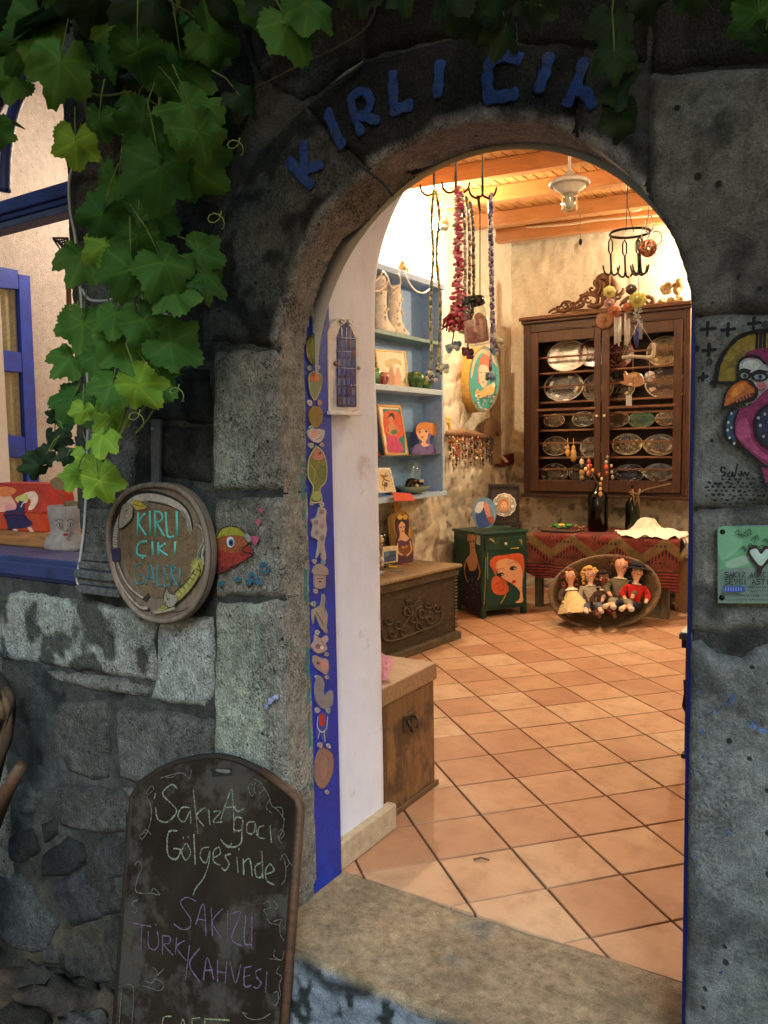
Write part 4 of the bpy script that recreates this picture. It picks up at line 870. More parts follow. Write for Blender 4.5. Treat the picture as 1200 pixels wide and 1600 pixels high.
# white ceramic boots on ZD
def boot(label,px,lean,h):
    t=onx(px,515,-3.16); y=t.y; m=MB(hx('#ece6da')); m.smooth=True
    rings=[]; n=14
    for zz,ry,rx,oy in ((0,.125,.05,.045),(.03,.13,.055,.045),(.07,.10,.052,.02),(.11,.07,.05,-.005),(.2,.06,.05,-.01),(.3,.066,.055,-.01+lean),(.38,.062,.055,-.012+lean),(.42,.055,.05,-.012+lean)):
        rings.append([(-3.165+rx*math.cos(2*PI*k/n),y+oy+ry*math.sin(2*PI*k/n)*(1 if math.sin(2*PI*k/n)>0 else .75)+.006*math.sin(k*3+zz*40),ZD+zz*h+.004*math.sin(k*2)) for k in range(n)])
    vs=[p for r_ in rings for p in r_]; fs=[(i*n+k,i*n+(k+1)%n,(i+1)*n+(k+1)%n,(i+1)*n+k) for i in range(len(rings)-1) for k in range(n)]+[tuple(range(n))[::-1]]
    m.put(vs,fs,None,True)
    r=random.Random(px)
    for k in range(10):
        zz=r.uniform(.02,.38)*h; m.ball((-3.165+.05,y+r.uniform(-.05,.08 if zz<.1 else .04),ZD+zz),r.uniform(.008,.016),8,hx('#e0d6c4'))
    return tag(m.build('ceramic_boot',M_matte),label,'boot','white ceramic boots on the upper blue shelf')
boot('left white ceramic boot on the upper blue shelf',595,0,.92); boot('right white ceramic boot with the pointed top on the upper blue shelf',618,.0,.84)
# wire and coral pieces on top of the shelf
m=MB(hx('#6e4a2a'))
r=random.Random(4); P=onx(584,410,-3.15)
m.put(*(lambda b:(b.v,b.f))(MB().prism([onx(576,422,-3.15),onx(594,420,-3.15),onx(589,410,-3.15),onx(588,402,-3.15),onx(586,398,-3.15),onx(585,390,-3.15),onx(581,382,-3.15),onx(574,378,-3.15)],(1,0,0),.06)),None,False)
tag(m.build('pleated_lamp_shade',M_woody),'dark brown serrated wooden object on top of the blue shelf at its left end','ornament')
cor=thing('dried_flower_wire','dried orange flower heads on white wire loops over the top of the blue shelf','ornament',loc=onx(622,425,-3.12))
m=MB(hx('#caa06a')); 
for px,py,rr_ in ((602,424,.03),(612,424,.028),(628,420,.045),(634,424,.03),(594,421,.02),(630,414,.03)):
    c=onx(px,py,-3.12); 
    m=MB(hx('#caa06a'))
    for k in range(7): m.ball(c+Vector((r.uniform(-1,1),r.uniform(-1,1),r.uniform(-1,1)))*rr_*.5,rr_*.6,8)
    m.build('flower_head',M_matte,cor)
m=MB(hx('#cfc8bc'))
for pts in ([(598,424),(592,434),(582,442),(574,446)],[(598,424),(606,436),(600,448),(590,455),(576,452),(566,440)],[(622,428),(626,440),(620,452),(612,460)],[(632,428),(640,444),(650,455),(662,458),(672,452)],[(606,436),(612,450),(622,446)]):
    m.tube([onx(a_,b_,-3.05) for a_,b_ in smooth_pts(pts,4)],.007,6)
m.build('wire_loop',M_plastic,cor)
# glass cloche with shell bowl on the bottom board
g=thing('glass_jar','clear glass jar behind a bowl of shells on the blue shelf bottom','jar',loc=(-3.15,onshelf(-3.15,645),ZA))
y=onshelf(-3.15,650)
m=MB((1,1,1)); m.smooth=True; m.lathe([(.001,0),(.07,0),(.08,.03),(.08,.18),(.05,.235),(.045,.27),(.04,.27),(.045,.23),(.074,.178),(.074,.03),(.001,.008)],(-3.19,y,ZA),20); m.build('jar_body',M_glass,g)
m=MB(hx('#6f8a84')); yb=onshelf(-3.13,642); m.lathe([(.03,.002),(.10,.02),(.14,.06),(.135,.062),(.09,.03),(.001,.02)],(-3.12,yb,ZA),22); bo=m.build('shell_bowl',M_gloss); tag(bo,'shallow grey ceramic bowl filled with dark shells on the bottom board of the blue shelf','bowl')
m=MB(hx('#171416')); 
m.ball((-3.13,yb-.01,ZA+.075),.055,12,sc=(.8,1.4,.9)); 
for k in range(14): m.ball((-3.09+r.uniform(-.03,.03),yb+r.uniform(-.09,.1),ZA+.062+r.uniform(0,.04)),r.uniform(.012,.02),7,hx(r.choice(['#b8a890','#3a2a24','#8a7a50','#141414','#c8b8a0'])))
tag(m.build('shell_heap',M_gloss),'black shell with white curls and small pebbles lying in the grey bowl','shells')
m=MB(hx('#c05038')); m.prism([onx(613,769,-3.05),onx(642,771,-3.05),onx(649,782,-3.0),onx(617,783,-3.0)],(.6,0,.8),.002); tag(m.build('orange_card',M_matte),'orange red card sticking out under the bottom board of the blue shelf','card')
m=MB(hx('#7a1c30')); P=onx(581,707,-3.13); m.lathe([(.001,.05),(.05,.035),(.075,.0),(.001,0)],(-3.14,P.y,ZB),16); tag(m.build('red_cloth_cap',M_fabric),'small dark red rounded ornament at the left of the black shelf','ornament')
# ---- green lamp-lit wall things : painted box lid
dk=thing('painted_wall_box','deep round wall box painted with a red haired woman and a fox','painted box',loc=onx(745,600,-3.3))
def drum():
    a_=onx(712,600,-3.29); dirn=Vector((1,-.42,0)).normalized(); depth=.20
    c0=Vector((-3.27,6.78,onx(746,592,-3.2).z)); P=Plane(c0+dirn*depth,dirn)
    # front outline traced on the front plane
    ol=[(757,541),(768,547),(776,562),(780,585),(779,608),(773,628),(763,640),(752,643),(742,634),(735,615),(733,592),(737,566),(745,550)]
    pts=[P.at(x,y) for x,y in smooth_pts(ol,3,True)]; c=sum(pts,Vector())/len(pts); n=len(pts)
    m=MB(hx('#a8843c')); k=9
    vs=[];fs=[]
    for j in range(k+1):
        for i,p in enumerate(pts):
            q=p-dirn*depth*j/k; s=1+(.012 if j%2 else 0)
            vs.append(c-dirn*depth*j/k+(q-(c-dirn*depth*j/k))*s)
    for j in range(k):
        for i in range(n): fs.append((j*n+i,j*n+(i+1)%n,(j+1)*n+(i+1)%n,(j+1)*n+i))
    m.put(vs,fs,None,False); m.build('box_side',M_wood,dk)
    f=MB(hx('#2f8f86')); f.prism([p+dirn*.004 for p in pts],dirn,.006)
    a=Art(P,off=.0045,step=.0005)
    a.poly('#c9a07c',[(757,545),(768,552),(774,566),(776,572),(762,556),(752,552),(743,566),(737,590),(736,584),(740,562),(748,549)],True)
    a.poly('#b65a2c',[(748,570),(753,556),(762,555),(768,566),(768,584),(763,580),(757,574),(751,584),(747,600)],True)
    a.poly('#e0b090',[(748,578),(752,570),(761,572),(764,584),(761,598),(755,606),(749,596)],True)
    a.stroke('#201814',[(749,582),(753,582)],.006); a.stroke('#201814',[(757,582),(761,582)],.006); a.ell('#b03030',755,597,2,1.2); a.stroke('#a07050',[(754,584),(753,592)],.004)
    a.poly('#d49a58',[(743,613),(746,607),(750,612),(760,604),(768,600),(773,604),(771,614),(762,618),(750,622),(744,620)],True); a.ell('#e8c8a0',771,602,3,4); a.ell('#1c1410',747,613,1,1.2); a.ell('#e8d8c0',745,618,2.4,2)
    rr=random.Random(9)
    for q in range(42):
        x=rr.uniform(742,776); y=rr.uniform(617,641)
        if ((x-757)/21)**2+((y-592)/50)**2<1: a.ell(rr.choice(['#8a8480','#5c5650','#b0a8a0','#3a3430']),x,y,1.8,1.6,0,8)
    a.stroke('#7a5a30',ol+[ol[0]],.012); f.put(a.mb.v,a.mb.f,a.mb.c,False); f.build('painted_lid',M_paint,dk)
drum()
# driftwood rack with beaded key strands
rk=thing('bead_rack','driftwood rack on the wall below the round box, hung with many beaded keyrings','rack',loc=onx(740,700,-3.28))
m=MB(hx('#7a5a3c')); m.tube([onx(700,678,-3.24),onx(722,676,-3.22),onx(745,680,-3.22),onx(768,684,-3.24)],[.03,.036,.034,.03],8)
m.build('driftwood_bar',M_wood,rk)
m=MB(hx('#6a5034')); m.prism([onx(x,y,-3.20) for x,y in smooth_pts([(756,676),(758,662),(766,653),(775,655),(781,664),(784,676),(781,681),(776,674),(772,680),(764,682)],3,True)],(1,0,0),.03); m.build('carved_horse_head',M_wood,rk)
cb=['#7a2a24','#a04830','#c0a070','#3a2c20','#5a3c28','#b08a50','#2a2620','#8c8478','#943038','#d8c8a8']
for k in range(15):
    px=704+k*4.6+r.uniform(-1,1); ln=r.uniform(34,52) if k<11 else r.uniform(38,46); x_=-3.21+r.uniform(-.01,.03); m=MB()
    top=onx(px,680,x_); 
    for j in range(int(ln/3.2)):
        p=onx(px+r.uniform(-1.2,1.2),684+j*3.2,x_); m.ball(p,r.uniform(.009,.016),6,hx(r.choice(cb if k<11 else ['#2a2620','#3a3a4a','#6a4a34','#8a7a6a'])))
    m.tube([top,onx(px,684+ln,x_)],.0025,4,hx('#4a3424')); m.build('bead_strand',M_gloss,rk)
m=MB(hx('#c8a020'))
for j in range(6): m.ball(onx(700+r.uniform(-2,3),655+j*5,-3.24),.018,8,sc=(.6,1,1.3))
tag(m.build('yellow_tassel',M_fabric),'bright yellow tassel hanging beside the blue shelf','tassel')
bk=thing('red_booklet','dark red booklet with a pale strip on the rubble wall left of the plate cupboard','book',loc=onx(790,728,-3.25))
m=MB(hx('#5e1420')); m.prism([onx(783,713,-3.24),onx(803,708,-3.24),onx(803,726,-3.24),onx(778,729,-3.24)],(1,0,0),.02); m.build('cover',M_matte,bk)
m=MB(hx('#cdb896')); m.prism([onx(781,712,-3.235),onx(785,711,-3.235),onx(795,721,-3.235),onx(791,723,-3.235)],(1,0,0),.006); m.build('pages',M_matte,bk)
# brown strip added where a vertical shadow falls near the corner
m=MB(hx('#8a7658')); m.box((-3.27,7.06,1.25),(-3.235,7.2,2.35)); tag(m.build('shadow_strip',M_woodz),'dull brown vertical strip standing for a shadow on the wall beside the round box','shadow strip')
# ---- carved chest
ch=thing('carved_chest','large dark carved wooden chest standing against the rubble wall under the blue shelf','chest',loc=(-2.8,4.4,0))
fu=Vector((.08,.80,0)).normalized(); fn_=Vector((fu.y,-fu.x,0)); C0=Vector((-2.728,5.30,0)) # right front foot
def cp_(a,b,z): return C0-fu*a-fn_*b+Vector((0,0,z))
def cbox(m,a0,a1,b0,b1,z0,z1,col=None):
    vs=[cp_(a,b,z) for z in (z0,z1) for b in (b0,b1) for a in (a0,a1)]; m.put(vs,[(0,1,3,2),(4,6,7,5),(0,4,5,1),(2,3,7,6),(0,2,6,4),(1,5,7,3)],col)
M_chest=pmat('carved_wood',.6,var=.5,scale=14,bump=.7,bscale=50,stretch=(1,1,2),bdist=.008,dirt=((.16,.13,.085),22,.57,.5))
m=MB((.030,.021,.012)); cbox(m,.015,1.75,.02,.5,.05,.50); m.build('chest_body',M_chest,ch,bevel=.006)
m=MB((.085,.065,.035)); cbox(m,-.005,1.78,-.02,.5,0,.055); m.build('plinth',M_chest,ch,bevel=.008)
m=MB((.22,.155,.08)); cbox(m,-.02,1.8,-.022,.53,.535,.558); m.build('lid',M_wood,ch,bevel=.006)
m=MB((.05,.036,.02)); cbox(m,.0,1.78,-.004,.5,.475,.534); m.build('lid_rim',M_chest,ch,bevel=.004)
CPl=Plane(cp_(0,.018,0),fn_); m=MB((.055,.04,.023))
def rel(pts,r_=.008): m.tube([CPl.at(x,y,.001) for x,y in smooth_pts(pts,4)],r_,6)
rel([(598,985),(600,1000),(620,1000),(660,985),(684,975),(690,962),(688,948)],.009)
for cx_,cy_,s in ((606,970,8),(622,976,9),(636,955,9),(646,965,10),(660,958,10),(672,968,9),(682,950,8),(668,945,7),(630,988,7),(612,990,7),(655,978,8),(640,942,8)):
    rel([(cx_+math.cos(t*.75)*s*(1-t/11),cy_+math.sin(t*.75)*s*(1-t/11)) for t in range(10)],.007)
for sx_ in (-1,1):
    rel([(644,970),(644+sx_*6,952),(644+sx_*14,948)],.008); rel([(644,960),(644+sx_*4,944),(644+sx_*11,938)],.007); rel([(644,958),(644+sx_*10,972),(644+sx_*18,985)],.008)
m.build('carved_relief',M_chest,ch)
m=MB((.10,.08,.05)); 
for j in range(16): z=.08+j*.025; cbox(m,.0,.035,.013,.02,z,z+.012)
m.build('dovetail_joint',M_chest,ch)
# goods on the chest
ZT=.558
def onc(px,py,z=ZT): return onz(px,py,z)
pb=Plane((-3.10,5.2,0),(1,-.3,0))
cut('wooden pizza paddle with a long handle leaning on the wall behind the chest',[('s','#6c4820',[(613,790),(620,812)],.012),('p','#b08848',[(612,812),(624,800),(636,808),(642,830),(640,850),(624,850)])],Plane((-3.22,5.2,0),(1,0,0)),'wooden_paddle','paddle',.014,M_woodz,[(612,768),(614,763),(619,764),(626,796),(638,803),(645,835),(640,884),(618,886),(610,840),(607,808),(617,798)],'#9a7238')
cut('wooden cutout of a dark haired woman in purple holding a basket, standing on the chest',[
 ('p','#d9a880',[(623,820),(628,814),(633,820),(632,832),(640,842),(638,850),(622,848),(625,836)]),('p','#2a1c18',[(622,822),(621,812),(628,808),(636,812),(638,826),(634,834),(633,820),(627,815)]),('e','#c8a040',625,808,4,4),('e','#c8a040',633,808,4,4),
 ('p','#583050',[(621,848),(627,844),(634,846),(641,842),(642,856),(640,866),(624,868)]),('p','#7c4c2c',[(624,856),(640,852),(642,862),(634,868),(625,866)]),('e','#c8923c',630,855,2.4,2),('e','#b87838',635,854,2.4,2),('s','#d9a880',[(641,846),(643,860),(636,868)],.014),('s','#d9a880',[(621,850),(622,862),(628,867)],.014),('e','#181010',627,824,1,1.2),('e','#181010',631,823,1,1.2),('e','#a03030',629,830,1.4,1)],
 pb,outline=[(621,886),(620,850),(622,838),(619,822),(620,810),(627,804),(636,806),(640,820),(638,836),(644,846),(646,872),(640,884)],oc='#4a2c40')
wf=thing('toy_window','small toy window block with blue panes and a cream frame on the chest','ornament',loc=onc(610,880))
Pw=Plane((-3.02,4.85,0),(.96,-.28,0)); m=MB(hx('#cfc0a0')); m.prism([Pw.at(597,881,.02),Pw.at(622,878,.02),Pw.at(622,853,.02),Pw.at(598,856,.02)],Pw.n,.05); m.build('window_block',M_matte,wf,bevel=.003)
a=Art(Pw,off=.0206); a.poly('#31507c',[(600,879),(619,876),(619,860),(600,862)]); a.poly('#5a7ca4',[(601,869),(609,868),(609,862),(601,863)]); a.stroke('#1c1c24',[(609,878),(609,861)],.004); a.stroke('#1c1c24',[(600,870),(619,868)],.004); a.build('window_pane',M_gloss,wf)
tr=MB(); r=random.Random(21)
for k in range(90):
    p=onc(r.uniform(566,596),r.uniform(884,900)); p.x=max(p.x,-3.12); h=r.uniform(0,.24)*(1 if k%2 else .4)
    tr.ball((p.x,p.y,ZT+h+.01),r.uniform(.014,.03),6,hx(r.choice(['#c8c8c0','#3a4a5c','#7a6a4a','#2a3020','#90a0b0','#b09a70','#405848'])))
tag(tr.build('trinket_heap',M_gloss),'heap of small silvery trinkets at the left end of the chest lid','trinkets',kind='stuff')
for i,(px,py,c,w,hh,ro,lb) in enumerate(((609,886,'#d8b060',.10,.06,.3,'yellow card lying on the chest lid before the toy window'),(632,882,'#a04c3c',.06,.05,.8,'red card lying on the chest lid'),(588,893,'#7a8c9c',.12,.05,.2,'blue grey card lying near the front left of the chest lid'),(620,893,'#6a7c8c',.10,.02,.5,'thin blue pencil like stick on the chest lid'),(583,905,'#b8b098',.07,.05,1.2,'pale card near the front edge of the chest lid'),(600,876,'#5c4a3c',.08,.05,.1,'brown card beside the toy window on the chest'))):
    p=onc(px,py); m=MB(hx(c)); m.X=Matrix.Translation(p)@Matrix.Rotation(ro,4,'Z'); m.box((-w/2,-hh/2,.0),(w/2,hh/2,.005)); tag(m.build('card',M_matte),lb,'card')
# ---- small trunk by the door with its drop handle
tk=thing('wooden_chest','small plain brown wooden chest with an iron drop handle just inside the doorway','chest',loc=(-1.9,2.7,0))
m=MB((.17,.082,.032)); m.box((-2.35,2.515,.005),(-1.628,2.925,.455)); m.build('trunk_body',pmat('trunk_wood',.55,var=.5,scale=9,bump=.4,bscale=30,stretch=(7,7,1.2),dirt=((.05,.027,.014),5,.5,.8)),tk,bevel=.006)
m=MB((.27,.155,.075)); m.box((-2.36,2.505,.458),(-1.617,2.935,.53)); m.build('trunk_lid',pmat('trunk_lid_wood',.5,var=.35,scale=8,bump=.3,bscale=30,stretch=(1,8,8)),tk,bevel=.006)
m=MB((.05,.04,.03)); P=onx(638,1128,-1.628); m.lathe([(.001,.012),(.02,.010),(.028,.003),(.028,0)],P+Vector((0,0,.01)),16,(1,0,0)); m.build('handle_plate',M_metal,tk,bevel=.001)
m=MB((.10,.075,.05)); m.box((-1.627,P.y-.04,P.z-.035),(-1.621,P.y+.04,P.z+.035)); m.build('handle_backplate',M_metal,tk,bevel=.003)
m=MB((.06,.045,.03)); m.tube([P+Vector((.012,-.03,.02)),P+Vector((.028,-.032,.0)),P+Vector((.03,-.02,-.028)),P+Vector((.03,.02,-.028)),P+Vector((.028,.032,.0)),P+Vector((.012,.03,.02))],.006,8); m.build('handle_ring',M_metal,tk)
m=MB((.10,.05,.02)); m.box((-1.626,2.505,0),(-1.612,2.93,.022)); m.box((-1.627,2.51,.02),(-1.619,2.535,.45)); m.build('corner_strip',M_woody,tk,bevel=.003)
m=MB(hx('#d08890')); P=onz(580,1060,.53); m.prism([Vector((-1.74,2.56,.532)),Vector((-1.66,2.60,.532)),Vector((-1.66,2.66,.60)),Vector((-1.74,2.64,.64))],(.7,-.7,.2),.02); m.ball((-1.70,2.60,.56),.03,8); tag(m.build('pink_pouch',M_fabric),'pink cloth pouch on the small chest lid half hidden by the white jamb','pouch')
m=MB(hx('#d08890')); P=onz(586,1005,.56); m.prism([onx(578,980,-2.5),onx(589,1003,-2.5),onx(578,1010,-2.5),onx(566,1008,-2.5),onx(566,985,-2.5)],(1,-.3,0),.03); tag(m.build('pink_cushion',M_fabric),'pink cushion corner standing before the carved chest beside the white jamb','cushion')
# ---- green painted nightstand
ns=thing('nightstand','dark green nightstand with women\'s portraits painted on its door and side','nightstand',loc=(-2.86,5.97,0))
G0=Vector((-2.86,5.97,0)); gu=Vector((.522,.853,0)).normalized(); gv=Vector((-gu.y,gu.x,0)); gn=-gv*-1
gfront=Vector((gu.y,-gu.x,0)); gside=-gu
def gbox(m,a0,a1,b0,b1,z0,z1,col=None):
    vs=[G0+gu*a+gv*b+Vector((0,0,z)) for z in (z0,z1) for b in (b0,b1) for a in (a0,a1)]; m.put(vs,[(0,2,3,1),(4,5,7,6),(0,1,5,4),(2,6,7,3),(0,4,6,2),(1,3,7,5)],col)
gc=hx('#0a3a30'); M_gpaint=pmat('green_furniture_paint',.35,var=.3,scale=10,bump=.15,bscale=50,dirt=((.45,.38,.12),9,.66,.8))
m=MB(gc); gbox(m,.0,.45,.0,.44,.06,.69); m.build('cabinet_body',M_gpaint,ns,bevel=.004)
m=MB(gc); gbox(m,-.012,.462,-.014,.45,.692,.715); m.build('top_board',M_gpaint,ns,bevel=.005)
for a0 in (0,.41): 
    for b0 in (0,.40): m=MB(gc); gbox(m,a0,a0+.04,b0,b0+.04,0,.06); m.build('leg',M_gpaint,ns)
m=MB(gc); gbox(m,.03,.42,-.010,-.001,.565,.665); m.build('drawer_front',M_gpaint,ns,bevel=.003)
m=MB(gc); gbox(m,.03,.42,-.010,-.001,.09,.50); m.build('door_panel',M_gpaint,ns,bevel=.003)
m=MB(hx('#c8b890')); m.ball(G0+gu*.225-gv*.02+Vector((0,0,.61)),.014,10); m.build('drawer_knob',M_gloss,ns)
FPn=Plane(G0-gv*.0105,-gv); a=Art(FPn,off=.0006,step=.0003)
a.poly('#0c3c34',[(762,868),(821,868),(821,944),(762,946)])
a.poly('#c8552a',[(765,880),(772,870),(790,867),(817,867),(817,905),(808,885),(790,873),(776,882),(776,902),(770,890)],True)
a.poly('#dca47c',[(775,880),(790,873),(808,878),(816,893),(816,925),(817,940),(803,941),(812,932),(811,922),(800,912),(788,905),(778,896)],True)
a.poly('#c45a34',[(769,905),(776,900),(790,908),(795,922),(788,929),(774,928),(768,918)],True); a.stroke('#9c3c20',[(774,914),(782,910),(788,916),(784,923),(778,920),(781,915)],.006)
a.poly('#0e4438',[(795,924),(811,928),(810,938),(796,942)],True)
for x,y in ((782,897),(801,887)): a.poly('#1c2a34',[(x-5,y+2),(x-2,y-2),(x+4,y-2),(x+6,y+1),(x,y+4)],True); a.ell('#c8ccd0',x+3,y+1,1.4,1); a.ell('#0a0a0a',x,y,1.6,1.6)
a.stroke('#7a4420',[(775,891),(783,888),(788,890)],.004); a.stroke('#7a4420',[(794,882),(802,878),(809,880)],.004); a.ell('#a82c28',803,909,3.4,2.4,-.5); a.stroke('#a87050',[(790,896),(796,904),(793,906)],.003)
a.stroke('#6a2c18',[(776,882),(779,898),(786,908),(800,920)],.003)
for s in ([(762,862),(762,905)],[(759,870),(757,945)],): a.stroke('#b8a44c',s,.003,rough=.5)
a.stroke('#a08c3c',[(790,930),(783,942)],.012,rough=.4); a.stroke('#a8983c',[(766,842),(772,846)],.014,rough=.4); a.stroke('#a8983c',[(798,857),(810,856)],.012,rough=.4)
o=a.build('painted_portrait',M_paint,ns); o['label']='red haired woman\'s face painted on the door'
SPn=Plane(G0-gu*.001,-gu); a=Art(SPn,off=.0006,step=.0003)
a.poly('#c08c64',[(732,838),(737,830),(743,838),(742,856),(746,872),(748,890),(726,890),(728,875),(734,866),(734,852)],True)
a.poly('#a07c34',[(730,845),(731,833),(737,829),(743,833),(746,842),(743,840),(737,834),(733,842)],True)
a.poly('#1c1630',[(728,878),(734,892),(738,895),(744,888),(747,880),(748,905),(751,955),(724,945),(725,910)],True)
a.stroke('#b88860',[(727,880),(726,895),(730,908)],.014); a.stroke('#b88860',[(748,882),(750,895),(747,905)],.014)
a.ell('#181010',735,846,1.3,1.6); a.ell('#181010',740,846,1.3,1.6); a.ell('#a03030',738,856,1.4,1)
for k in range(30): a.ell('#8a8a9c',728+r.uniform(0,20),900+r.uniform(0,44),.6,.8,0,6)
o=a.build('painted_side_portrait',M_paint,ns); o['label']='standing woman in a dark dress painted on the side'
m=MB(hx('#b8b4a0')); q=SPn; m.prism([q.at(745,834,.004),q.at(750,835,.004),q.at(750,852,.004),q.at(744,850,.004)],q.n,.002); tag(m.build('price_tag',M_matte),'pale paper price tag hanging at the corner of the green nightstand','tag')
# framed plate & blue pebble on the nightstand
fp=thing('framed_plate','black square frame holding a white scalloped plate with a woman\'s face','framed plate',loc=G0+Vector((.0,.35,.715)))
Pf=Plane(G0+gv*.30+Vector((0,0,.715)),Vector((.45,-1,.12))); cs=[(763,756),(812,757),(812,822),(763,821)]
m=MB(hx('#221e1c')); cc4=[Pf.at(x,y,.02) for x,y in cs]; m.prism(cc4,Pf.n,.02); c_=sum(cc4,Vector())/4
m2=MB(hx('#3a3432')); m2.prism([c_+(p-c_)*.82+Pf.n*.0006 for p in cc4],Pf.n,.0005)
for k in range(4): m.prism([cc4[k]+Pf.n*.01,cc4[(k+1)%4]+Pf.n*.01,c_+(cc4[(k+1)%4]-c_)*.84+Pf.n*.01,c_+(cc4[k]-c_)*.84+Pf.n*.01],Pf.n,.01)
m.build('picture_frame',M_matte,fp,bevel=.002); m2.build('backing',M_fabric,fp)
def plate(name,c,n,r_,ry=None,rim='#d8d2c4',mid='#b8ac98',cen='#8a7a60',seed=1,scal=0,parent=None,label=None,mat=None,ringn=40):
    rr=random.Random(seed); pal=[hx(rim),hx(mid),hx(cen)]; m=MB()
    prof=[(.001,.004),(.18,.004),(.34,.004),(.5,.004),(.6,.006),(.74,.014),(.86,.022),(.94,.027),(1.0,.030),(1.0,.024),(.6,0),(.001,-.002)]
    pat=[[rr.random() for _ in range(ringn)] for _ in range(12)]
    pal=[pal[0],tuple(x*.6 for x in pal[1]),tuple(x*.6 for x in pal[2])]
    def cf(i,k):
        if i>=7: return pal[0]
        if i<=2: return pal[2] if pat[i][(k*2+i)%ringn]>.45 else pal[1]
        if i in (3,): return pal[1]
        kk=(k//2)%5
        return pal[1] if (pat[i][kk]+((k%4)<2)*.3)>.55 else pal[2] if pat[i][kk+5]>.3 else pal[0]
    m.lathe([(a_*r_*(1 if not scal else 1),b_*r_*4*.25*1.2) for a_,b_ in prof],c,ringn,n,cf=cf,sy=(ry or r_)/r_)
    if scal:
        b=m.v
        for i in range(len(b)):
            v=Vector(b[i])-Vector(c); k=i%ringn; f=1+ .03*math.cos(k*2*PI/ringn*scal)*(v.length/r_); b[i]=tuple(Vector(c)+v*f)
    o=m.build(name,mat or M_gloss,parent); 
    if label: o['label']=label
    return o
pc_=Pf.at(788,789,.028); plate('plate',pc_,Pf.n,.098,rim='#dcd6cc',mid='#b0a49c',cen='#d0c4b8',scal=12,parent=fp)
a=Art(Pf,off=.036); a.ell('#c8925c',787,790,9,9); a.ell('#e0b898',787,789,4.5,6); a.poly('#c07c3c',[(780,790),(781,782),(788,779),(794,783),(795,792),(792,786),(787,783),(783,787)],True); a.ell('#201410',785,788,.7,.8); a.ell('#201410',789,788,.7,.8); a.ell('#a03030',787,793,1.2,.8); a.build('plate_portrait',M_paint,fp)
Pb=Plane(G0+gu*.12+gv*.17+Vector((0,0,.715)),Vector((.5,-1,.1)))
cut('oval painting of a woman with white hair and blue dress standing on the green nightstand',[('p','#2d4f9c',[(743,800),(752,790),(764,800),(770,812),(764,822),(748,823)]),('p','#d8dce4',[(742,798),(746,786),(756,784),(754,796),(748,802)]),('p','#d09078',[(755,788),(760,784),(764,792),(768,808),(772,816),(764,814),(758,800)]),('p','#b04c3c',[(762,808),(770,808),(772,816),(766,818)]),('e','#2a4880',750,806,2,2),('s','#88a8c8',[(765,790),(772,800),(772,812)],.01)],
 Pb,'painted_oval_board','painting',.012,outline=[(738,800),(741,786),(750,778),(762,778),(772,786),(776,800),(773,815),(765,824),(748,824),(740,814)],oc='#6a94b8')
# ---- rug covered table
tb=thing('side_table','low wooden table hidden under a red kilim before the back wall','table',loc=(-2.05,6.9,0))
TZ=.655; m=MB((.09,.06,.04)); m.box((-2.70,6.62,TZ-.03),(-1.46,7.32,TZ-.004)); m.build('table_top',M_wood,tb)
for x in (-2.64,-1.56):
    for y in (6.68,7.24): m=MB((.10,.085,.06)); m.box((x-.03,y-.03,0),(x+.03,y+.03,TZ-.03)); m.build('leg',M_woodz,tb)
m=MB((.06,.045,.035)); m.box((-2.64,6.9,.08),(-1.56,7.2,.11)); m.build('lower_shelf',M_wood,tb)
m=MB((.10,.085,.06)); P=onz(1030,965,0); m.box((-1.86,6.66,0),(-1.575,6.72,.27)); m.build('foot_board',M_wood,tb)
rug=thing('kilim_rug','rust red kilim with dark zigzag diamonds draped over the low table','rug',loc=(-2.05,6.6,TZ))
def rugcloth():
    # profile: over the top then down the front, hem length varies along x
    xs=np.linspace(-2.72,-1.43,90); prof=np.linspace(0,1,44); X=np.repeat(xs[None],44,0); T=np.repeat(prof[:,None],90,1)
    u=(xs+2.72)/1.29; drop=.33+.05*np.sin(u*7)-.10*np.clip((u-.75)/.25,0,1)*0+.02*np.sin(u*17); drop=np.where(u>.8,.33+.1*(u-.8)/.2,drop)
    top=.66; L_=T*(top+drop[None]); Y=np.where(L_<top,7.26-L_,6.60-.012); Z=np.where(L_<top,TZ+.004,TZ-(L_-top))
    f=np.clip((L_-top)/.3,0,1); Y=Y-f*(.02+.018*np.sin(X*23)+.01*np.sin(X*51+1)); Z=Z+np.where(L_<top,fbm(np.stack([X,Y,0*X],-1),6,3,3)*.008,0)
    rb=np.exp(-((L_-top)/.02)**2); Z=Z-rb*.004
    m=grid_mesh('rug_cloth',X[::-1],Z[::-1],Y[::-1],np.ones(X.shape,bool),np.zeros(X.shape+(3,))+np.array(hx('#7c3a26')),M_rug,rug); return m
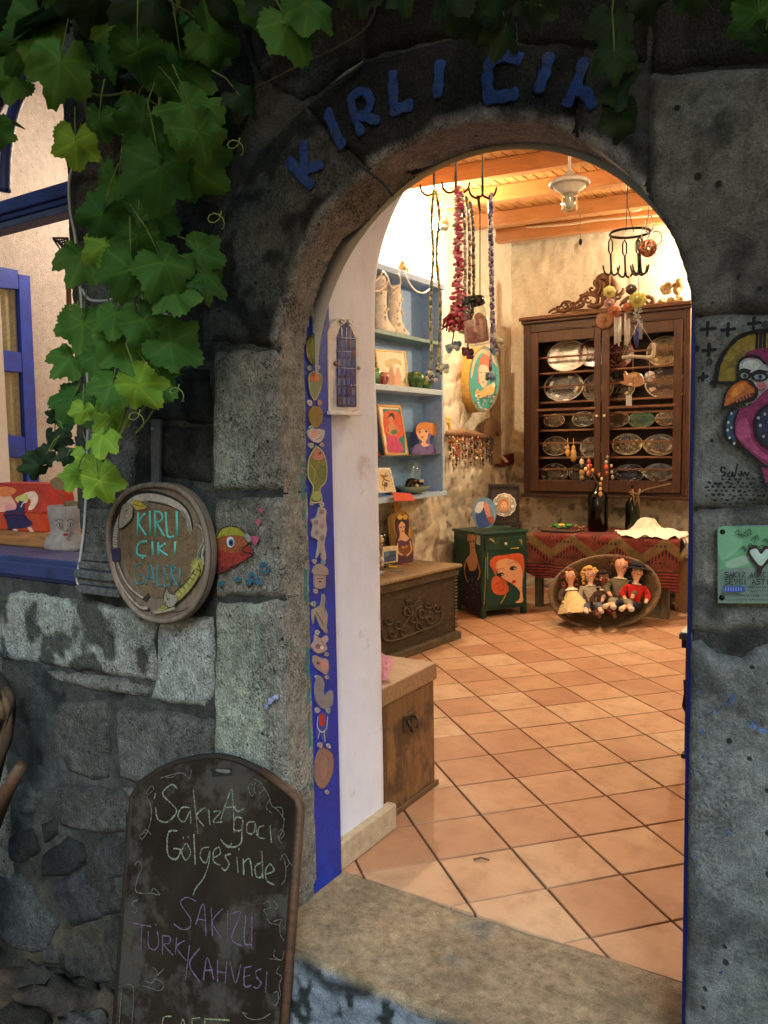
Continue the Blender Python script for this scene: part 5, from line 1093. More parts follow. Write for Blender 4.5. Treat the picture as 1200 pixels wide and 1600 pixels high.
def rugmat():
    m,nt,b=nm('kilim'); g=N(nt,'ShaderNodeNewGeometry'); sp=N(nt,'ShaderNodeSeparateXYZ'); L(nt,g.outputs['Position'],sp.inputs[0])
    def M1(op,a,b_=None,c=None):
        n=N(nt,'ShaderNodeMath',operation=op)
        for i,x in enumerate((a,b_,c)):
            if x is None: continue
            if isinstance(x,(int,float)): n.inputs[i].default_value=x
            else: L(nt,x,n.inputs[i])
        return n.outputs[0]
    s=M1('SUBTRACT',sp.outputs[1],sp.outputs[2])  # runs down the cloth: y on top, -z on the drop
    down=M1('MULTIPLY',sp.outputs[2],-1.0); 
    x=M1('MULTIPLY',sp.outputs[0],2.6); y=M1('MULTIPLY',sp.outputs[2],3.6)
    # big chevrons
    tri=M1('PINGPONG',M1('ADD',x,20.0),.5); v=M1('ADD',y,tri); band=M1('FRACT',M1('MULTIPLY',v,1.25))
    line=M1('LESS_THAN',M1('ABSOLUTE',M1('SUBTRACT',band,.5)),.09)
    tooth=M1('GREATER_THAN',M1('FRACT',M1('MULTIPLY',sp.outputs[0],38.0)),.45); line=M1('MULTIPLY',line,tooth)
    edge=M1('LESS_THAN',M1('ABSOLUTE',M1('SUBTRACT',band,.5)),.13)
    reg=M1('GREATER_THAN',band,.5); reg2=M1('GREATER_THAN',M1('FRACT',M1('MULTIPLY',v,.625)),.5)
    def mix(f,a,b_):
        n=N(nt,'ShaderNodeMix',data_type='RGBA'); L(nt,f,n.inputs[0])
        for i,q in ((6,a),(7,b_)):
            if isinstance(q,tuple): n.inputs[i].default_value=(*q,1)
            else: L(nt,q,n.inputs[i])
        return n.outputs[2]
    c=mix(reg,hx('#5c2e20'),hx('#64502c')); c=mix(reg2,c,mix(reg,hx('#64241c'),hx('#703a24'))); c=mix(edge,c,hx('#6c2c1c')); c=mix(line,c,hx('#2c1016'))
    # small bars
    bar=M1('MULTIPLY',M1('LESS_THAN',M1('ABSOLUTE',M1('SUBTRACT',M1('FRACT',M1('MULTIPLY',sp.outputs[2],7.5)),.5)),.07),M1('GREATER_THAN',M1('FRACT',M1('MULTIPLY',sp.outputs[0],30.0)),.5)); bar=M1('MULTIPLY',bar,M1('GREATER_THAN',M1('FRACT',M1('MULTIPLY',sp.outputs[0],2.6)),.55)); c=mix(bar,c,hx('#2a1218'))
    bord=M1('GREATER_THAN',.40,sp.outputs[2]); bt_=M1('GREATER_THAN',M1('FRACT',M1('MULTIPLY',sp.outputs[2],40.0)),.5); c=mix(bord,c,mix(bt_,hx('#82362a'),hx('#3a141a')))
    n=N(nt,'ShaderNodeTexNoise',inp={'Scale':14.0,'Detail':6.0}); L(nt,g.outputs['Position'],n.inputs['Vector']); mr=N(nt,'ShaderNodeMapRange',inp={'From Min':.3,'From Max':.7,'To Min':.65,'To Max':1.3}); L(nt,n.outputs[0],mr.inputs[0])
    vm=N(nt,'ShaderNodeVectorMath',operation='SCALE'); L(nt,c,vm.inputs[0]); L(nt,mr.outputs[0],vm.inputs['Scale']); L(nt,vm.outputs[0],b.inputs['Base Color']); b.inputs['Roughness'].default_value=1
    n=N(nt,'ShaderNodeTexNoise',inp={'Scale':220.0,'Detail':3.0}); L(nt,g.outputs['Position'],n.inputs['Vector']); bp=N(nt,'ShaderNodeBump',inp={'Strength':.6,'Distance':.003}); L(nt,n.outputs[0],bp.inputs['Height']); L(nt,bp.outputs[0],b.inputs['Normal']); return m
M_rug=rugmat(); rugcloth()
m=MB(hx('#6a2a20')); 
for k in range(40): x=-2.71+k*.0325; m.tube([(x,6.575,.345+.05*math.sin(k)*.3),(x+rnd.uniform(-.004,.004),6.572,.31)],.003,4)
m.build('rug_fringe',M_fabric,rug)
def bottle(label,x,y,h,r_,mat,n=24):
    t=thing('glass_bottle',label,'bottle','green bottles on the kilim',loc=(x,y,TZ+.008)); m=MB(); m.lathe([(.001,0),(r_*.9,0),(r_,.012),(r_,h*.55),(r_*.92,h*.63),(r_*.45,h*.72),(r_*.28,h*.78),(r_*.27,h*.97),(r_*.33,h*.98),(r_*.33,h),(r_*.2,h),(r_*.2,h*.78),(r_*.8,h*.6),(r_*.88,.02),(.001,.02)],(x,y,TZ+.008),n); m.build('bottle_body',mat,t); return t
b1=ony(934,830,6.95); bottle('tall dark glass bottle with clay beads round its neck on the kilim',b1.x,6.95,.50,.088,M_dkgreen)
b2=ony(988,826,7.0); bottle('smaller bright green bottle behind the white lace cloth',b2.x,7.0,.40,.062,M_green)
bd=MB(); r=random.Random(8)
for px,py,rr_,c in ((938,772,.018,'#b88850'),(938,764,.014,'#c89860'),(938,756,.014,'#b88850'),(940,748,.012,'#d8c8a0'),(936,742,.014,'#a05030'),(947,730,.02,'#b03c28'),(948,740,.018,'#8c3020'),(947,722,.014,'#a8a098'),(949,714,.012,'#888078'),(926,735,.014,'#b88850'),(923,728,.016,'#8c2c24'),(919,740,.018,'#a86040'),(915,733,.016,'#c8b088'),(956,738,.014,'#8a8478'),(957,746,.016,'#7a7468'),(955,728,.012,'#a8a098')):
    bd.ball(ony(px,py,6.84),rr_,8,hx(c),sc=(1,1,1.3))
bd.tube([ony(x,y,6.85) for x,y in smooth_pts([(906,700),(912,722),(926,742),(936,756),(944,742),(948,722),(950,706)],4)],.003,5,hx('#5a4030'))
tag(bd.build('bead_garland',M_gloss),'garland of red and tan clay beads hung over the neck of the tall dark bottle','garland')
m=MB(hx('#6a5030')); m.tube([ony(x,y,6.9) for x,y in smooth_pts([(983,768),(992,776),(1006,766),(1030,760),(1048,756)],4)],[.006]*17,6)
for a_,b_ in (((984,768),(996,772)),((988,764),(992,790)),((1000,764),(994,786)),((996,770),(1000,796))): m.tube([ony(*a_,6.9),ony(*b_,6.88)],.008,5)
tag(m.build('wooden_twig_figure',M_wood),'small brown twig figure with a long pointed stick on the green bottle','ornament')
# white lace cloth heap
def lace():
    cx,cy=-1.70,6.84; n=90; rings=22; X=np.zeros((rings,n)); Y=X.copy(); Z=X.copy(); a_=np.linspace(0,2*PI,n)
    for i in range(rings):
        t=i/(rings-1); R=t*(.30+.03*np.sin(a_*5)+.014*np.sin(a_*34)*(t>.9)); X[i]=cx+R*np.cos(a_)*1.05; Y[i]=cy+R*np.sin(a_)*.78-.02
        rr2=np.hypot(X[i]-cx+.05,(Y[i]-cy)*1.1)*(1+.16*np.sin(a_*3+1)+.1*np.sin(a_*7)); top=.13/(1+(rr2/.085)**4)+.045/(1+(np.hypot(X[i]-cx-.14,Y[i]-cy+.02)/.07)**4); Z[i]=TZ+.016+top+.016*np.sin(a_*9+t*9)*t*(1-t*.4)+.010*np.sin(a_*17+t*23)*t
        over=np.clip(6.585-Y[i],0,1); Z[i]=np.where(Y[i]<6.585,TZ+.01-over*1.9,Z[i]); Y[i]=np.where(Y[i]<6.585,6.575-over*.1+.006*np.sin(a_*19),Y[i])
        ox=np.clip(X[i]+1.45,0,1); Z[i]=np.where(X[i]>-1.45,Z[i]-ox*2.0,Z[i])
    return grid_mesh('lace_cloth',X[::-1],Z[::-1],Y[::-1],np.ones(X.shape,bool),np.zeros(X.shape+(3,))+np.array(hx('#e4dcc8')),M_fabric,None)
o=lace(); tag(o,'heap of white lace cloth spilling over the right end of the kilim','cloth')
# goods left on the rug: dark pistol shaped stick, green fish, wicker
m=MB((.04,.03,.02)); m.tube([ony(841,825,6.75),ony(850,829,6.74),ony(870,830,6.72),ony(895,831,6.72),ony(912,829,6.72)],[.012,.018,.012,.01,.008],8); tag(m.build('curved_stick',M_wood),'dark curved wooden stick lying at the left end of the kilim','stick')
m=MB(hx('#2f7a3c'))
for k in range(5): m.ball(ony(868+k*5,821+(k%2)*3,6.8),.026,8,hx(['#2f7a3c','#4a8a3c','#c8b040','#2f6a4c','#38803c'][k]),sc=(1.6,1,.7))
tag(m.build('green_ornament',M_gloss),'small green painted ornament lying on the left end of the kilim','ornament')
m=MB(hx('#8a6a40')); 
for k in range(16): m.tube([ony(888+r.uniform(0,22),828,6.82)+Vector((0,0,r.uniform(0,.02))),ony(890+r.uniform(0,24),820+r.uniform(-2,6),6.80)],.004,4,hx(r.choice(['#8a6a40','#6a5030','#a89068'])))
tag(m.build('straw_bundle',M_matte),'little bundle of straw and twigs next to the tall dark bottle','straw')
# cardboard box
cbx=thing('cardboard_box','brown cardboard carton on the floor at the right behind the kilim table','box',loc=(-1.45,7.3,0))
m=MB(hx('#8a6848')); m.box((-1.56,7.02,.0),(-1.1,7.38,.42)); m.build('carton',M_matte,cbx,bevel=.003)
m=MB(hx('#4a3424')); m.lathe([(.001,0),(.028,0)],(-1.43,7.0195,.22),14,(0,-1,0)); m.build('hand_hole',M_matte,cbx)
m=MB(hx('#cdb896')); m.tube([(-1.55,7.1,.42),(-1.5,7.12,.50),(-1.42,7.15,.44),(-1.36,7.12,.5)],[.03,.035,.03,.015],8); tag(m.build('paper_wrap',M_fabric),'crumpled pale paper on top of the cardboard carton','paper')
# ---- black iron stand at the right jamb
bs=thing('iron_stand','narrow black iron stand with a grey top just inside the right jamb','stand',loc=(-.55,2.9,0))
P=onz(1070,1183,.0); sx,sy=P.x,P.y
m=MB(hx('#26282a')); m.box((sx-.012,sy-.02,0),(sx+.02,sy+.02,.02)); m.box((sx+.0,sy-.012,.02),(sx+.022,sy+.012,.55)); m.build('leg',M_metal,bs)
m=MB(hx('#26282a')); m.box((sx+.32,sy-.02,0),(sx+.35,sy+.02,.55)); m.build('leg',M_metal,bs)
m=MB(hx('#26282a')); m.tube([(sx+.01,sy,.12),(sx+.01,sy-.0,.2),(sx-.008,sy,.24),(sx+.0,sy,.30),(sx-.004,sy,.36)],.009,6); m.build('scroll_bracket',M_metal,bs)
zt=onx(1064,965,sx-.02); m=MB(hx('#3a3c3e')); m.box((sx-.02,sy-.06,.56),(sx+.4,sy+.30,.585)); m.build('stand_top',M_metal,bs,bevel=.003); m=MB(hx('#8c9092')); m.box((sx-.015,sy-.055,.586),(sx+.395,sy+.295,.592)); m.build('tray',M_metal,bs)
m=MB(hx('#1c1e20')); m.box((sx-.01,sy-.05,.52),(sx+.39,sy+.28,.558)); m.build('apron',M_metal,bs)
# ================================================================== plate cupboard
CY=7.28; cu=thing('plate_cupboard','dark carved wall cupboard with two glassless doors full of decorative plates','cupboard',loc=(-2.3,CY,.95))
cx0,cx1=ony(818,640,CY).x,ony(1077,640,CY).x; cz0=ony(945,774,CY).z; cz1=ony(945,490,CY).z
wd=(.036,.015,.008); wd2=(.05,.021,.010)
M_cup=pmat('cupboard_wood',.5,var=.5,scale=7,bump=.3,bscale=28,stretch=(7,7,.8),spec=.3); M_cuph=pmat('cupboard_rail',.5,var=.5,scale=7,bump=.3,bscale=28,stretch=(.8,7,7),spec=.3)
def cb(name,x0,x1,y0,y1,z0,z1,c=wd,M=None,bev=.005,lab=None):
    m=MB(c); m.box((x0,y0,z0),(x1,y1,z1)); o=m.build(name,M or M_cup,cu,bevel=bev); 
    if lab: o['label']=lab
    return o
pad=.30
cb('back_panel',cx0+.01,cx1-.01,CY+pad-.015,CY+pad,cz0,cz1,(.03,.015,.008))
cb('side_panel',cx0,cx0+.03,CY,CY+pad,cz0,cz1); cb('side_panel',cx1-.03,cx1,CY,CY+pad,cz0,cz1,wd2)
cb('base_board',cx0-.02,cx1+.02,CY-.02,CY+pad,cz0-.03,cz0,wd,M_cuph); cb('cornice',cx0-.03,cx1+.03,CY-.05,CY+pad,cz1,cz1+.035,(.10,.04,.016),M_cuph,.01); cb('cornice_moulding',cx0-.012,cx1+.012,CY-.028,CY+.0,cz1-.03,cz1-.001,wd,M_cuph,.008)
fx0,fx1=ony(830,640,CY).x,ony(1066,640,CY).x; mid=ony(940,640,CY).x
zf0=cz0+.03; zf1=ony(880,516,CY).z
cb('stile',cx0+.03,fx0,CY-.002,CY+.025,cz0,cz1-.03); cb('stile',fx1,cx1-.03,CY-.002,CY+.025,cz0,cz1-.03,wd2); cb('frieze',fx0,fx1,CY-.002,CY+.025,zf1+.004,cz1-.03,wd,M_cuph); cb('bottom_rail',fx0,fx1,CY,CY+.025,cz0,zf0-.003,wd,M_cuph)
zr=ony(900,639,CY).z
for (a0,a1,op0,op1) in ((fx0+.004,mid-.004,ony(842,640,CY).x,ony(929,640,CY).x),(mid+.004,fx1-.004,ony(953,640,CY).x,ony(1052,640,CY).x)):
    dr=thing; y0,y1=CY-.018,CY+.004
    zo0=ony(890,750,CY).z; zo1=ony(890,532,CY).z
    m=MB(wd2); m.box((a0,y0,zf0),(op0,y1,zf1)); m.box((op1,y0,zf0),(a1,y1,zf1)); m.box((op0,y0,zf0),(op1,y1,zo0)); m.box((op0,y0,zo1),(op1,y1,zf1)); d_=m.build('door',M_cup,cu,bevel=.004)
    m=MB((.11,.045,.02)); m.box((op0-.02,y0-.006,zr-.012),(op1+.02,y0+.006,zr+.012)); m.build('glazing_bar',M_cuph,d_,bevel=.003)
    kx=(a1-.03) if a0<mid-.2 and a1<mid+.01 else (a0+.03); m=MB(hx('#d8d0c0')); m.ball((kx,y0-.014,ony(935,650,CY).z),.014,10); m.build('door_knob',M_gloss,d_)
for zpx in (557,582,603,628,648,672,692,715,733):
    z=ony(885,zpx,CY+.10).z; front=zpx in (557,603,648,692,733)
    m=MB((.13,.06,.03)); 
    m.box((cx0+.03,CY+(.07 if front else .06),z-.010),(cx1-.03,CY+(.085 if front else pad-.02),z+.008)); m.build('plate_rail' if front else 'shelf_board',M_cuph,cu,bevel=.003)
pl=[(886,556,33,26,'#d9d2c2','#cfc6b4','#a8987c','white plate with a faded floral centre, top left of the cupboard'),(881,604,32,25,'#cfc8b8','#2c2018','#4a3828','dark brown patterned plate with a white rim'),
(928,551,26,24,'#8a8078','#5c1414','#3c0c0c',None),(934,605,26,24,'#8c7c68','#5a4a38','#2c2218',None),(866,657,17,11,'#b8aa94','#7a6a54','#5a4838',None),(912,655,19,13,'#b0a48c','#5a5444','#948a74',None),
(868,697,21,16,'#c0b49c','#5c4a38','#8c7c64',None),(924,699,18,17,'#b8b0a0','#8a8478','#5c5448',None),(866,739,22,16,'#a09888','#4c4438','#6a6254',None),(908,739,20,15,'#8c8474','#4c4438','#2c241c',None),
(968,552,24,25,'#7a1c1c','#4a0c10','#8a6a50','dark red plate behind the hanging cat'),(1040,549,31,26,'#b8ac90','#9a8c6c','#5c503c',None),(966,603,28,26,'#a89a84','#2a1e18','#6a5c4c',None),(1044,598,38,27,'#c4bcac','#6a5c50','#8a7c6c',None),
(966,655,18,13,'#a89c84','#6a5c48','#4a3c2c',None),(1002,656,22,14,'#4a6a50','#5a8064','#3f6048','green oval plate in the middle row'),(1041,654,18,12,'#b8ac94','#7a7060','#a09480',None),
(980,694,25,18,'#c8b890','#6c5a3c','#b0a078','cream plate with a brown dotted rim'),(1031,695,27,18,'#b8a888','#8a7a60','#5a4a3c',None),(984,739,25,15,'#8c8478','#2c2420','#4a4038',None),(1030,738,26,15,'#a8a090','#5a5248','#84796a',None)]
for i,(px,py,rx,ry,c1,c2,c3,lb) in enumerate(pl):
    p=ony(px,py,CY+.17); w=(ony(px+rx,py,CY+.17)-ony(px-rx,py,CY+.17)).length/2; hh=ry/1260*((p-Vector(CP)).dot(Vector(FW)))
    zmin=p.z-hh
    t_=plate('plate',p,(0,-1,.10),w*.97,None,c1,c2,c3,seed=i+2); 
    t_.scale=(1,1,1)
    # make it oval in height
    me=t_.data; k=hh/w*.97
    for v in me.vertices: v.co.z=p.z+(v.co.z-p.z)*k
    tag(t_,lb or None,'plate','plates standing in the cupboard')
    if not lb: t_['label']=['small','broad','round','worn'][i%4]+' plate in the '+('upper' if py<580 else 'second' if py<630 else 'middle' if py<670 else 'fourth' if py<715 else 'lowest')+' row of the '+('left' if px<940 else 'right')+' cupboard door, at x '
NUM={'left':'outer','right':'inner'}
# finish plate labels by what is next to them
lab={2:'dark red plate half hidden behind the left door\'s inner stile, top row',3:'brown plate half hidden at the inner edge of the left door, second row',4:'small cream plate at the far left of the middle row',5:'grey patterned plate beside the left door\'s white knob, middle row',6:'cream and brown plate at the far left of the fourth row',7:'grey plate half hidden behind hanging tassels in the fourth row',8:'dark plate at the far left of the lowest row',9:'dark plate behind the small clay bottles in the lowest row',11:'buff plate with dark figures, top right corner of the right door',12:'black and white plate behind the hanging cat, second row',13:'large grey plate with a white rim under the top right corner',14:'small plate right of the right door\'s white knob',16:'small round ringed plate at the far right of the middle row',18:'buff plate at the far right of the fourth row',19:'black plate with a pale rim, left in the lowest row of the right door',20:'grey plate at the far right of the lowest row'}
pls=[o for o in bpy.data.objects if o.get('category')=='plate']
pls.sort(key=lambda o:(0 if '.' not in o.name else int(o.name.split('.')[1])))
for i,o in enumerate(pls):
    if i in lab: o['label']=lab[i]
# carved crest
m=MB((.10,.045,.02)); Pc=Plane((0,CY+.04,0),(0,-1,0))
def cr(pts,r_): 
    P=[Pc.at(x,y,.0) for x,y in smooth_pts(pts,4)]; m.tube(P,[r_*.72*(.6+.5*math.sin(PI*i/(len(P)-1))) for i in range(len(P))],7)
cr([(857,489),(866,483),(880,487),(893,480),(890,472),(880,473),(876,480)],.022); cr([(893,480),(905,470),(912,462),(925,460),(934,466),(930,476),(922,474)],.026); cr([(890,478),(905,480),(912,474),(906,468)],.02)
cr([(905,462),(915,460),(918,455)],.02); cr([(918,478),(935,478),(945,470)],.03); cr([(926,462),(934,450),(930,442),(936,438),(942,448)],.03); cr([(934,462),(940,446),(936,436),(946,432),(956,440),(962,452),(958,462)],.045); cr([(942,476),(946,450),(944,438)],.045); cr([(955,476),(960,455),(955,442)],.04)
cr([(962,462),(972,458),(974,450)],.024); cr([(968,478),(980,466),(992,466),(998,474),(990,480),(984,474)],.026); cr([(998,478),(1006,468),(1014,464),(1022,470),(1018,480)],.024); cr([(1018,480),(1030,474),(1040,474),(1044,480)],.02)
cr([(862,490),(900,485),(1040,481)],.014)
for cx_,cy_,s_,q in ((873,482,6,1),(884,478,5,-1),(897,476,7,1),(908,472,5,-1),(918,468,6,1),(1008,474,6,-1),(1020,474,6,1),(1034,477,5,-1),(966,462,6,-1),(925,452,5,1),(950,444,6,1),(940,458,6,-1),(957,468,6,1),(975,470,5,-1)):
    cr([(cx_+q*math.cos(t*.8)*s_*(1-t/10),cy_+math.sin(t*.8)*s_*(1-t/10)) for t in range(9)],.016)
m.build('carved_crest',M_cup,cu)
m=MB((.13,.055,.022)); c=ony(945,500,CY-.028); m.lathe([(.001,.03),(.02,.03),(.03,.015),(.045,.022),(.06,.012),(.075,.02),(.085,0)],c,24,(0,-1,0)); m.build('rosette',M_cup,cu)
m=MB((.05,.02,.01))
for s,x0 in ((1,874),(1,1034)): 
    P=[Pc.at(x,y,.068) for x,y in (((874,509),(925,507),(925,513)) if x0==874 else ((966,503),(1016,499),(966,508)))]; m.prism(P,(0,-1,0),.004)
m.build('frieze_carving',M_cuph,cu)
# keyrings and tassels hung on the lower rails
def hang(label,px,py0,py1,y,beads,cols,cat='keyring',name='keyring',grp='small keyrings hanging before the cupboard'):
    m=MB(hx(cols[0])); m.tube([ony(px,py0,y),ony(px,py1,y)],.0035,5,hx('#b89858'))
    for k,(dy,r_) in enumerate(beads): m.ball(ony(px,py1+dy,y),r_,8,hx(cols[k%len(cols)]),sc=(1,.8,1.4))
    tag(m.build(name,M_gloss),label,cat,grp)
hang('brass coloured bell keyring at the fourth row of the left door',887,684,700,CY-.03,[(0,.02),(7,.026)],['#b08848','#c89850'])
hang('straw coloured tassel keyring right of the bell keyring',896,685,700,CY-.03,[(0,.02),(8,.03),(14,.034)],['#c0a060','#b89048','#a88440'])
hang('cream and black doll keyring at the lower left door',909,712,722,CY-.03,[(0,.024),(8,.028),(16,.028),(24,.024)],['#e0d0b0','#1c1814','#b08858','#8c6c44'])
hang('red banded doll keyring left of the middle stile',920,712,722,CY-.03,[(0,.022),(8,.026),(16,.024)],['#a03828','#c86038','#8c2c20'])
# coral on cornice
m=MB(hx('#c0b090')); r=random.Random(17)
for k in range(26): c=ony(1052,462,7.4)+Vector((r.uniform(-.10,.10),r.uniform(-.05,.05),r.uniform(-.12,.10))); m.ball(c,r.uniform(.02,.045),7,hx(r.choice(['#c8b890','#a89468','#8a7048'])))
m.box(tuple(ony(1042,478,7.45)),tuple(ony(1064,472,7.35)),hx('#a89468')); tag(m.build('coral_lump',M_matte),'pale coral lump standing on top of the cupboard at its right end','coral')
# ================================================================== wooden bowl of dolls
BC=Vector((-2.02,6.22,.0)); bn=Vector((.42,-.86,.42)).normalized(); 
bw_=thing('wooden_bowl','big shallow wooden bowl tipped on its edge on the tiles, holding five dolls','bowl',loc=BC)
def bowl():
    Pc2=Plane(Vector((-2.0,6.18,.24)),bn); c=Pc2.at(945,924); ru=(Pc2.at(1030,912)-Pc2.at(862,938)).length/2; rv_=(Pc2.at(948,868)-Pc2.at(944,980)).length/2
    n=48; prof=[(1.0,.0),(1.04,-.012),(1.02,-.04),(.9,-.10),(.7,-.16),(.4,-.195),(.001,-.20)]; inn=[(.001,-.165),(.4,-.16),(.66,-.125),(.84,-.07),(.95,-.015),(1.0,0)]
    du=(Pc2.at(1030,912)-Pc2.at(862,938)).normalized(); dv=bn.cross(du)
    m=MB((.155,.098,.05)); vs=[];fs=[]; P=inn+prof[1:]
    for a_,h in P:
        for k in range(n): t=2*PI*k/n; vs.append(c+du*math.cos(t)*ru*a_+dv*math.sin(t)*rv_*a_+bn*h)
    for i in range(len(P)-1):
        for k in range(n): k2=(k+1)%n; fs.append((i*n+k,i*n+k2,(i+1)*n+k2,(i+1)*n+k))
    m.put(vs,fs,None,True); o=m.build('bowl_shell',pmat('bowl_wood',.65,var=.45,scale=9,bump=.4,bscale=30,stretch=(2,8,4)),bw_); return c,du,dv,ru,rv_
bc,bdu,bdv,bru,brv=bowl()
zb=min(((bw_.children[0].matrix_world if 0 else Matrix())@v.co).z for v in bw_.children[0].data.vertices)
# dolls: skinned bodies with clothes and hair
def skin(name,chains,mat,col,parent,sub=1):
    """chains: list of lists of (x,y,z,r); chains share a point when coordinates coincide"""
    bm=bmesh.new(); sk=bm.verts.layers.skin.verify(); pts={}
    def gv(p):
        k=tuple(round(q,4) for q in p[:3])
        if k not in pts:
            v=bm.verts.new(p[:3]); v[sk].radius=(p[3],p[3] if len(p)<5 else p[4]); pts[k]=v
        return pts[k]
    first=True
    for c in chains:
        for a_,b_ in zip(c,c[1:]):
            va,vb=gv(a_),gv(b_)
            if va is not vb and bm.edges.get((va,vb)) is None: bm.edges.new((va,vb))
    bm.verts.ensure_lookup_table(); bm.verts[0][sk].use_root=True
    me=bpy.data.meshes.new(name); bm.to_mesh(me); bm.free(); o=bpy.data.objects.new(name,me); 
    mm=bpy.data.materials.get(mat.name+'_'+'%02x%02x%02x'%tuple(int(min(1,c)*255) for c in col))
    if mm is None:
        mm=pmat(mat.name+'_'+'%02x%02x%02x'%tuple(int(min(1,c)*255) for c in col),.5 if mat is M_gloss else .9,col=col,var=.22,scale=45,bump=.3,bscale=150)
    me.materials.append(mm); COL.objects.link(o); o.parent=parent
    o.modifiers.new('skin','SKIN').use_smooth_shade=True; s=o.modifiers.new('sub','SUBSURF'); s.levels=sub; s.render_levels=sub; return o
def doll(label,px,py,h,skinc,hair,top,bottom,lean=0,skirt=False,shoe='#1a1416',hat=None,sleeve=None,legdir=(-.1,-1),hairlen=.5,coat=None,turn=0):
    # px,py: where the seat rests in the bowl
    d=ray(px,py); Pd=Plane(bc-bn*.02,bn); base=Pd.at(px,py,-.02)
    t=thing('doll',label,'doll','dolls sitting in the wooden bowl',loc=base); 
    R=Matrix.Translation(base)@Matrix.Rotation(math.radians(28)+turn,4,'Z')@Matrix.Rotation(lean,4,'Y')@Matrix.Rotation(-.25,4,'X')@Matrix.Diagonal((h*1.28,h*1.15,h,1))
    t.location=(0,0,0); t.matrix_world=R; t.pop('_w',None)
    s=hx(skinc); ty=legdir[1]; tx=legdir[0]
    hip=(0,0,.10)
    body=[[(0,0,.10,.085,.07),(0,.0,.22,.075,.06),(0,.0,.36,.085,.06),(0,0,.45,.05),(0,-.005,.50,.032),(0,-.01,.56,.06),(0,-.012,.64,.092),(0,-.006,.72,.085),(0,0,.78,.045)]]
    arms=[];legs=[]
    for q in (-1,1):
        arms.append([(0,.0,.36,.085,.06),(q*.11,0,.41,.042),(q*.165,-.03,.27,.032),(q*.13,-.12,.17,.024),(q*.115,-.15,.145,.026)])
        legs.append([(0,0,.10,.085,.07),(q*.06,-.02,.08,.06),(q*.09+tx*.2,-.18,.09,.045),(q*.10+tx*.4,-.34,.0,.034),(q*.10+tx*.42,-.40,-.03,.03)])
    skin('doll_body',body+arms+legs,M_gloss,s,t,1)
    # clothes
    tc=hx(top); skin('jumper' if not skirt else 'blouse',[[(0,0,.10,.10,.085),(0,0,.22,.092,.075),(0,0,.36,.10,.075),(0,0,.43,.06)]]+[[(0,0,.36,.10,.075),(q*.115,0,.405,.056),(q*.168,-.03,.28,.046),(q*.145,-.09,.20,.040)] for q in (-1,1)],M_fabric,hx(sleeve) if sleeve and skirt else tc,t,1)
    if skirt:
        m=MB(tc); n=20; m.lathe([(.07,.38),(.10,.30),(.15,.2),(.2,.08),(.22,.0)],(0,-.05,0),n,sy=1.25); 
        for i in range(len(m.v)):
            x,y,z=m.v[i]; k=i%n; f=1+.05*math.sin(k*PI)*1; m.v[i]=(x*(1+.06*(-1)**k),y*(1+.06*(-1)**k)-.10*max(0,.3-z),z)
        m.build('dress',M_fabric,t)
        m=MB(hx('#e8dcc0')); m.lathe([(.045,.45),(.09,.425),(.11,.40)],(0,0,0),16); m.build('collar',M_fabric,t)
    else:
        skin('trousers',[[(0,0,.17,.10,.08),(0,0,.09,.10,.08)]]+[[(0,0,.09,.10,.08),(q*.065,-.02,.08,.072),(q*.09+tx*.2,-.18,.09,.060),(q*.10+tx*.37,-.31,.01,.05)] for q in (-1,1)],M_fabric,hx(bottom),t,1)
        m=MB(hx('#d8ccb0')); m.tube([(.07*math.cos(a_),-.005+.055*math.sin(a_),.445) for a_ in [k*PI/6 for k in range(12)]],.014,6,closed=True); m.build('collar',M_fabric,t)
    m=MB(hx(shoe))
    for q in (-1,1): m=MB(hx(shoe)); m.ball((q*.10+tx*.44,-.43,-.03),.045,10,sc=(.85,1.4,1.0)); m.build('shoe',M_gloss,t)
    m=MB(hx(hair))
    r=random.Random(px)
    for k in range(70):
        a_=r.uniform(0,2*PI); e=r.uniform(-.1,1.45); 
        if math.sin(a_)<-.35 and e<.75: continue
        x=.098*math.cos(e)*math.cos(a_); y=-.006+.098*math.cos(e)*math.sin(a_); z=.66+.115*math.sin(e); m.ball((x,y,z),r.uniform(.024,.036),6)
    if hairlen>.4:
        for k in range(30):
            a_=r.uniform(-.25*PI,1.25*PI); z=r.uniform(.66-.3*hairlen,.66); m.ball((.10*math.cos(a_),.01+.085*math.sin(a_),z),r.uniform(.022,.032),6)
    m.build('hair',M_fabric,t)
    m=MB(hx('#241814'))
    for q in (-1,1): m.ball((q*.034,-.098,.652),.0125,7,hx('#f0ece0'),sc=(1.3,.6,.9)); m.ball((q*.034,-.106,.652),.008,6,hx('#2a1a14'),sc=(1,.6,1.1)); m.box((q*.034-.02,-.106,.676),(q*.034+.02,-.100,.680),hx('#4a3020'))
    m.ball((0,-.106,.628),.012,7,s,sc=(.8,1,1)); m.ball((0,-.098,.598),.012,7,hx('#a83838'),sc=(1.5,.5,.6))
    m.ball((-.052,-.086,.618),.018,7,tuple(min(1,c*1.0) for c in hx('#d08070')),sc=(1,.35,1)); m.ball((.052,-.086,.618),.018,7,hx('#d08070'),sc=(1,.35,1))
    m.build('face_features',M_gloss,t)
    if hat:
        m=MB(hx(hat)); m.lathe([(.20,.68),(.205,.69),(.13,.715),(.11,.73),(.10,.80),(.05,.83),(.001,.835)],(0,.03,0),18); m.build('hat',M_fabric,t)
    return t
doll('doll with brown hair in a cream pinafore, at the left edge of the bowl',896,958,.45,'#e0a884','#6a4020','#d8c088','#3a3030',lean=-.05,skirt=True,sleeve='#4a3a30',hairlen=.9,turn=.1)
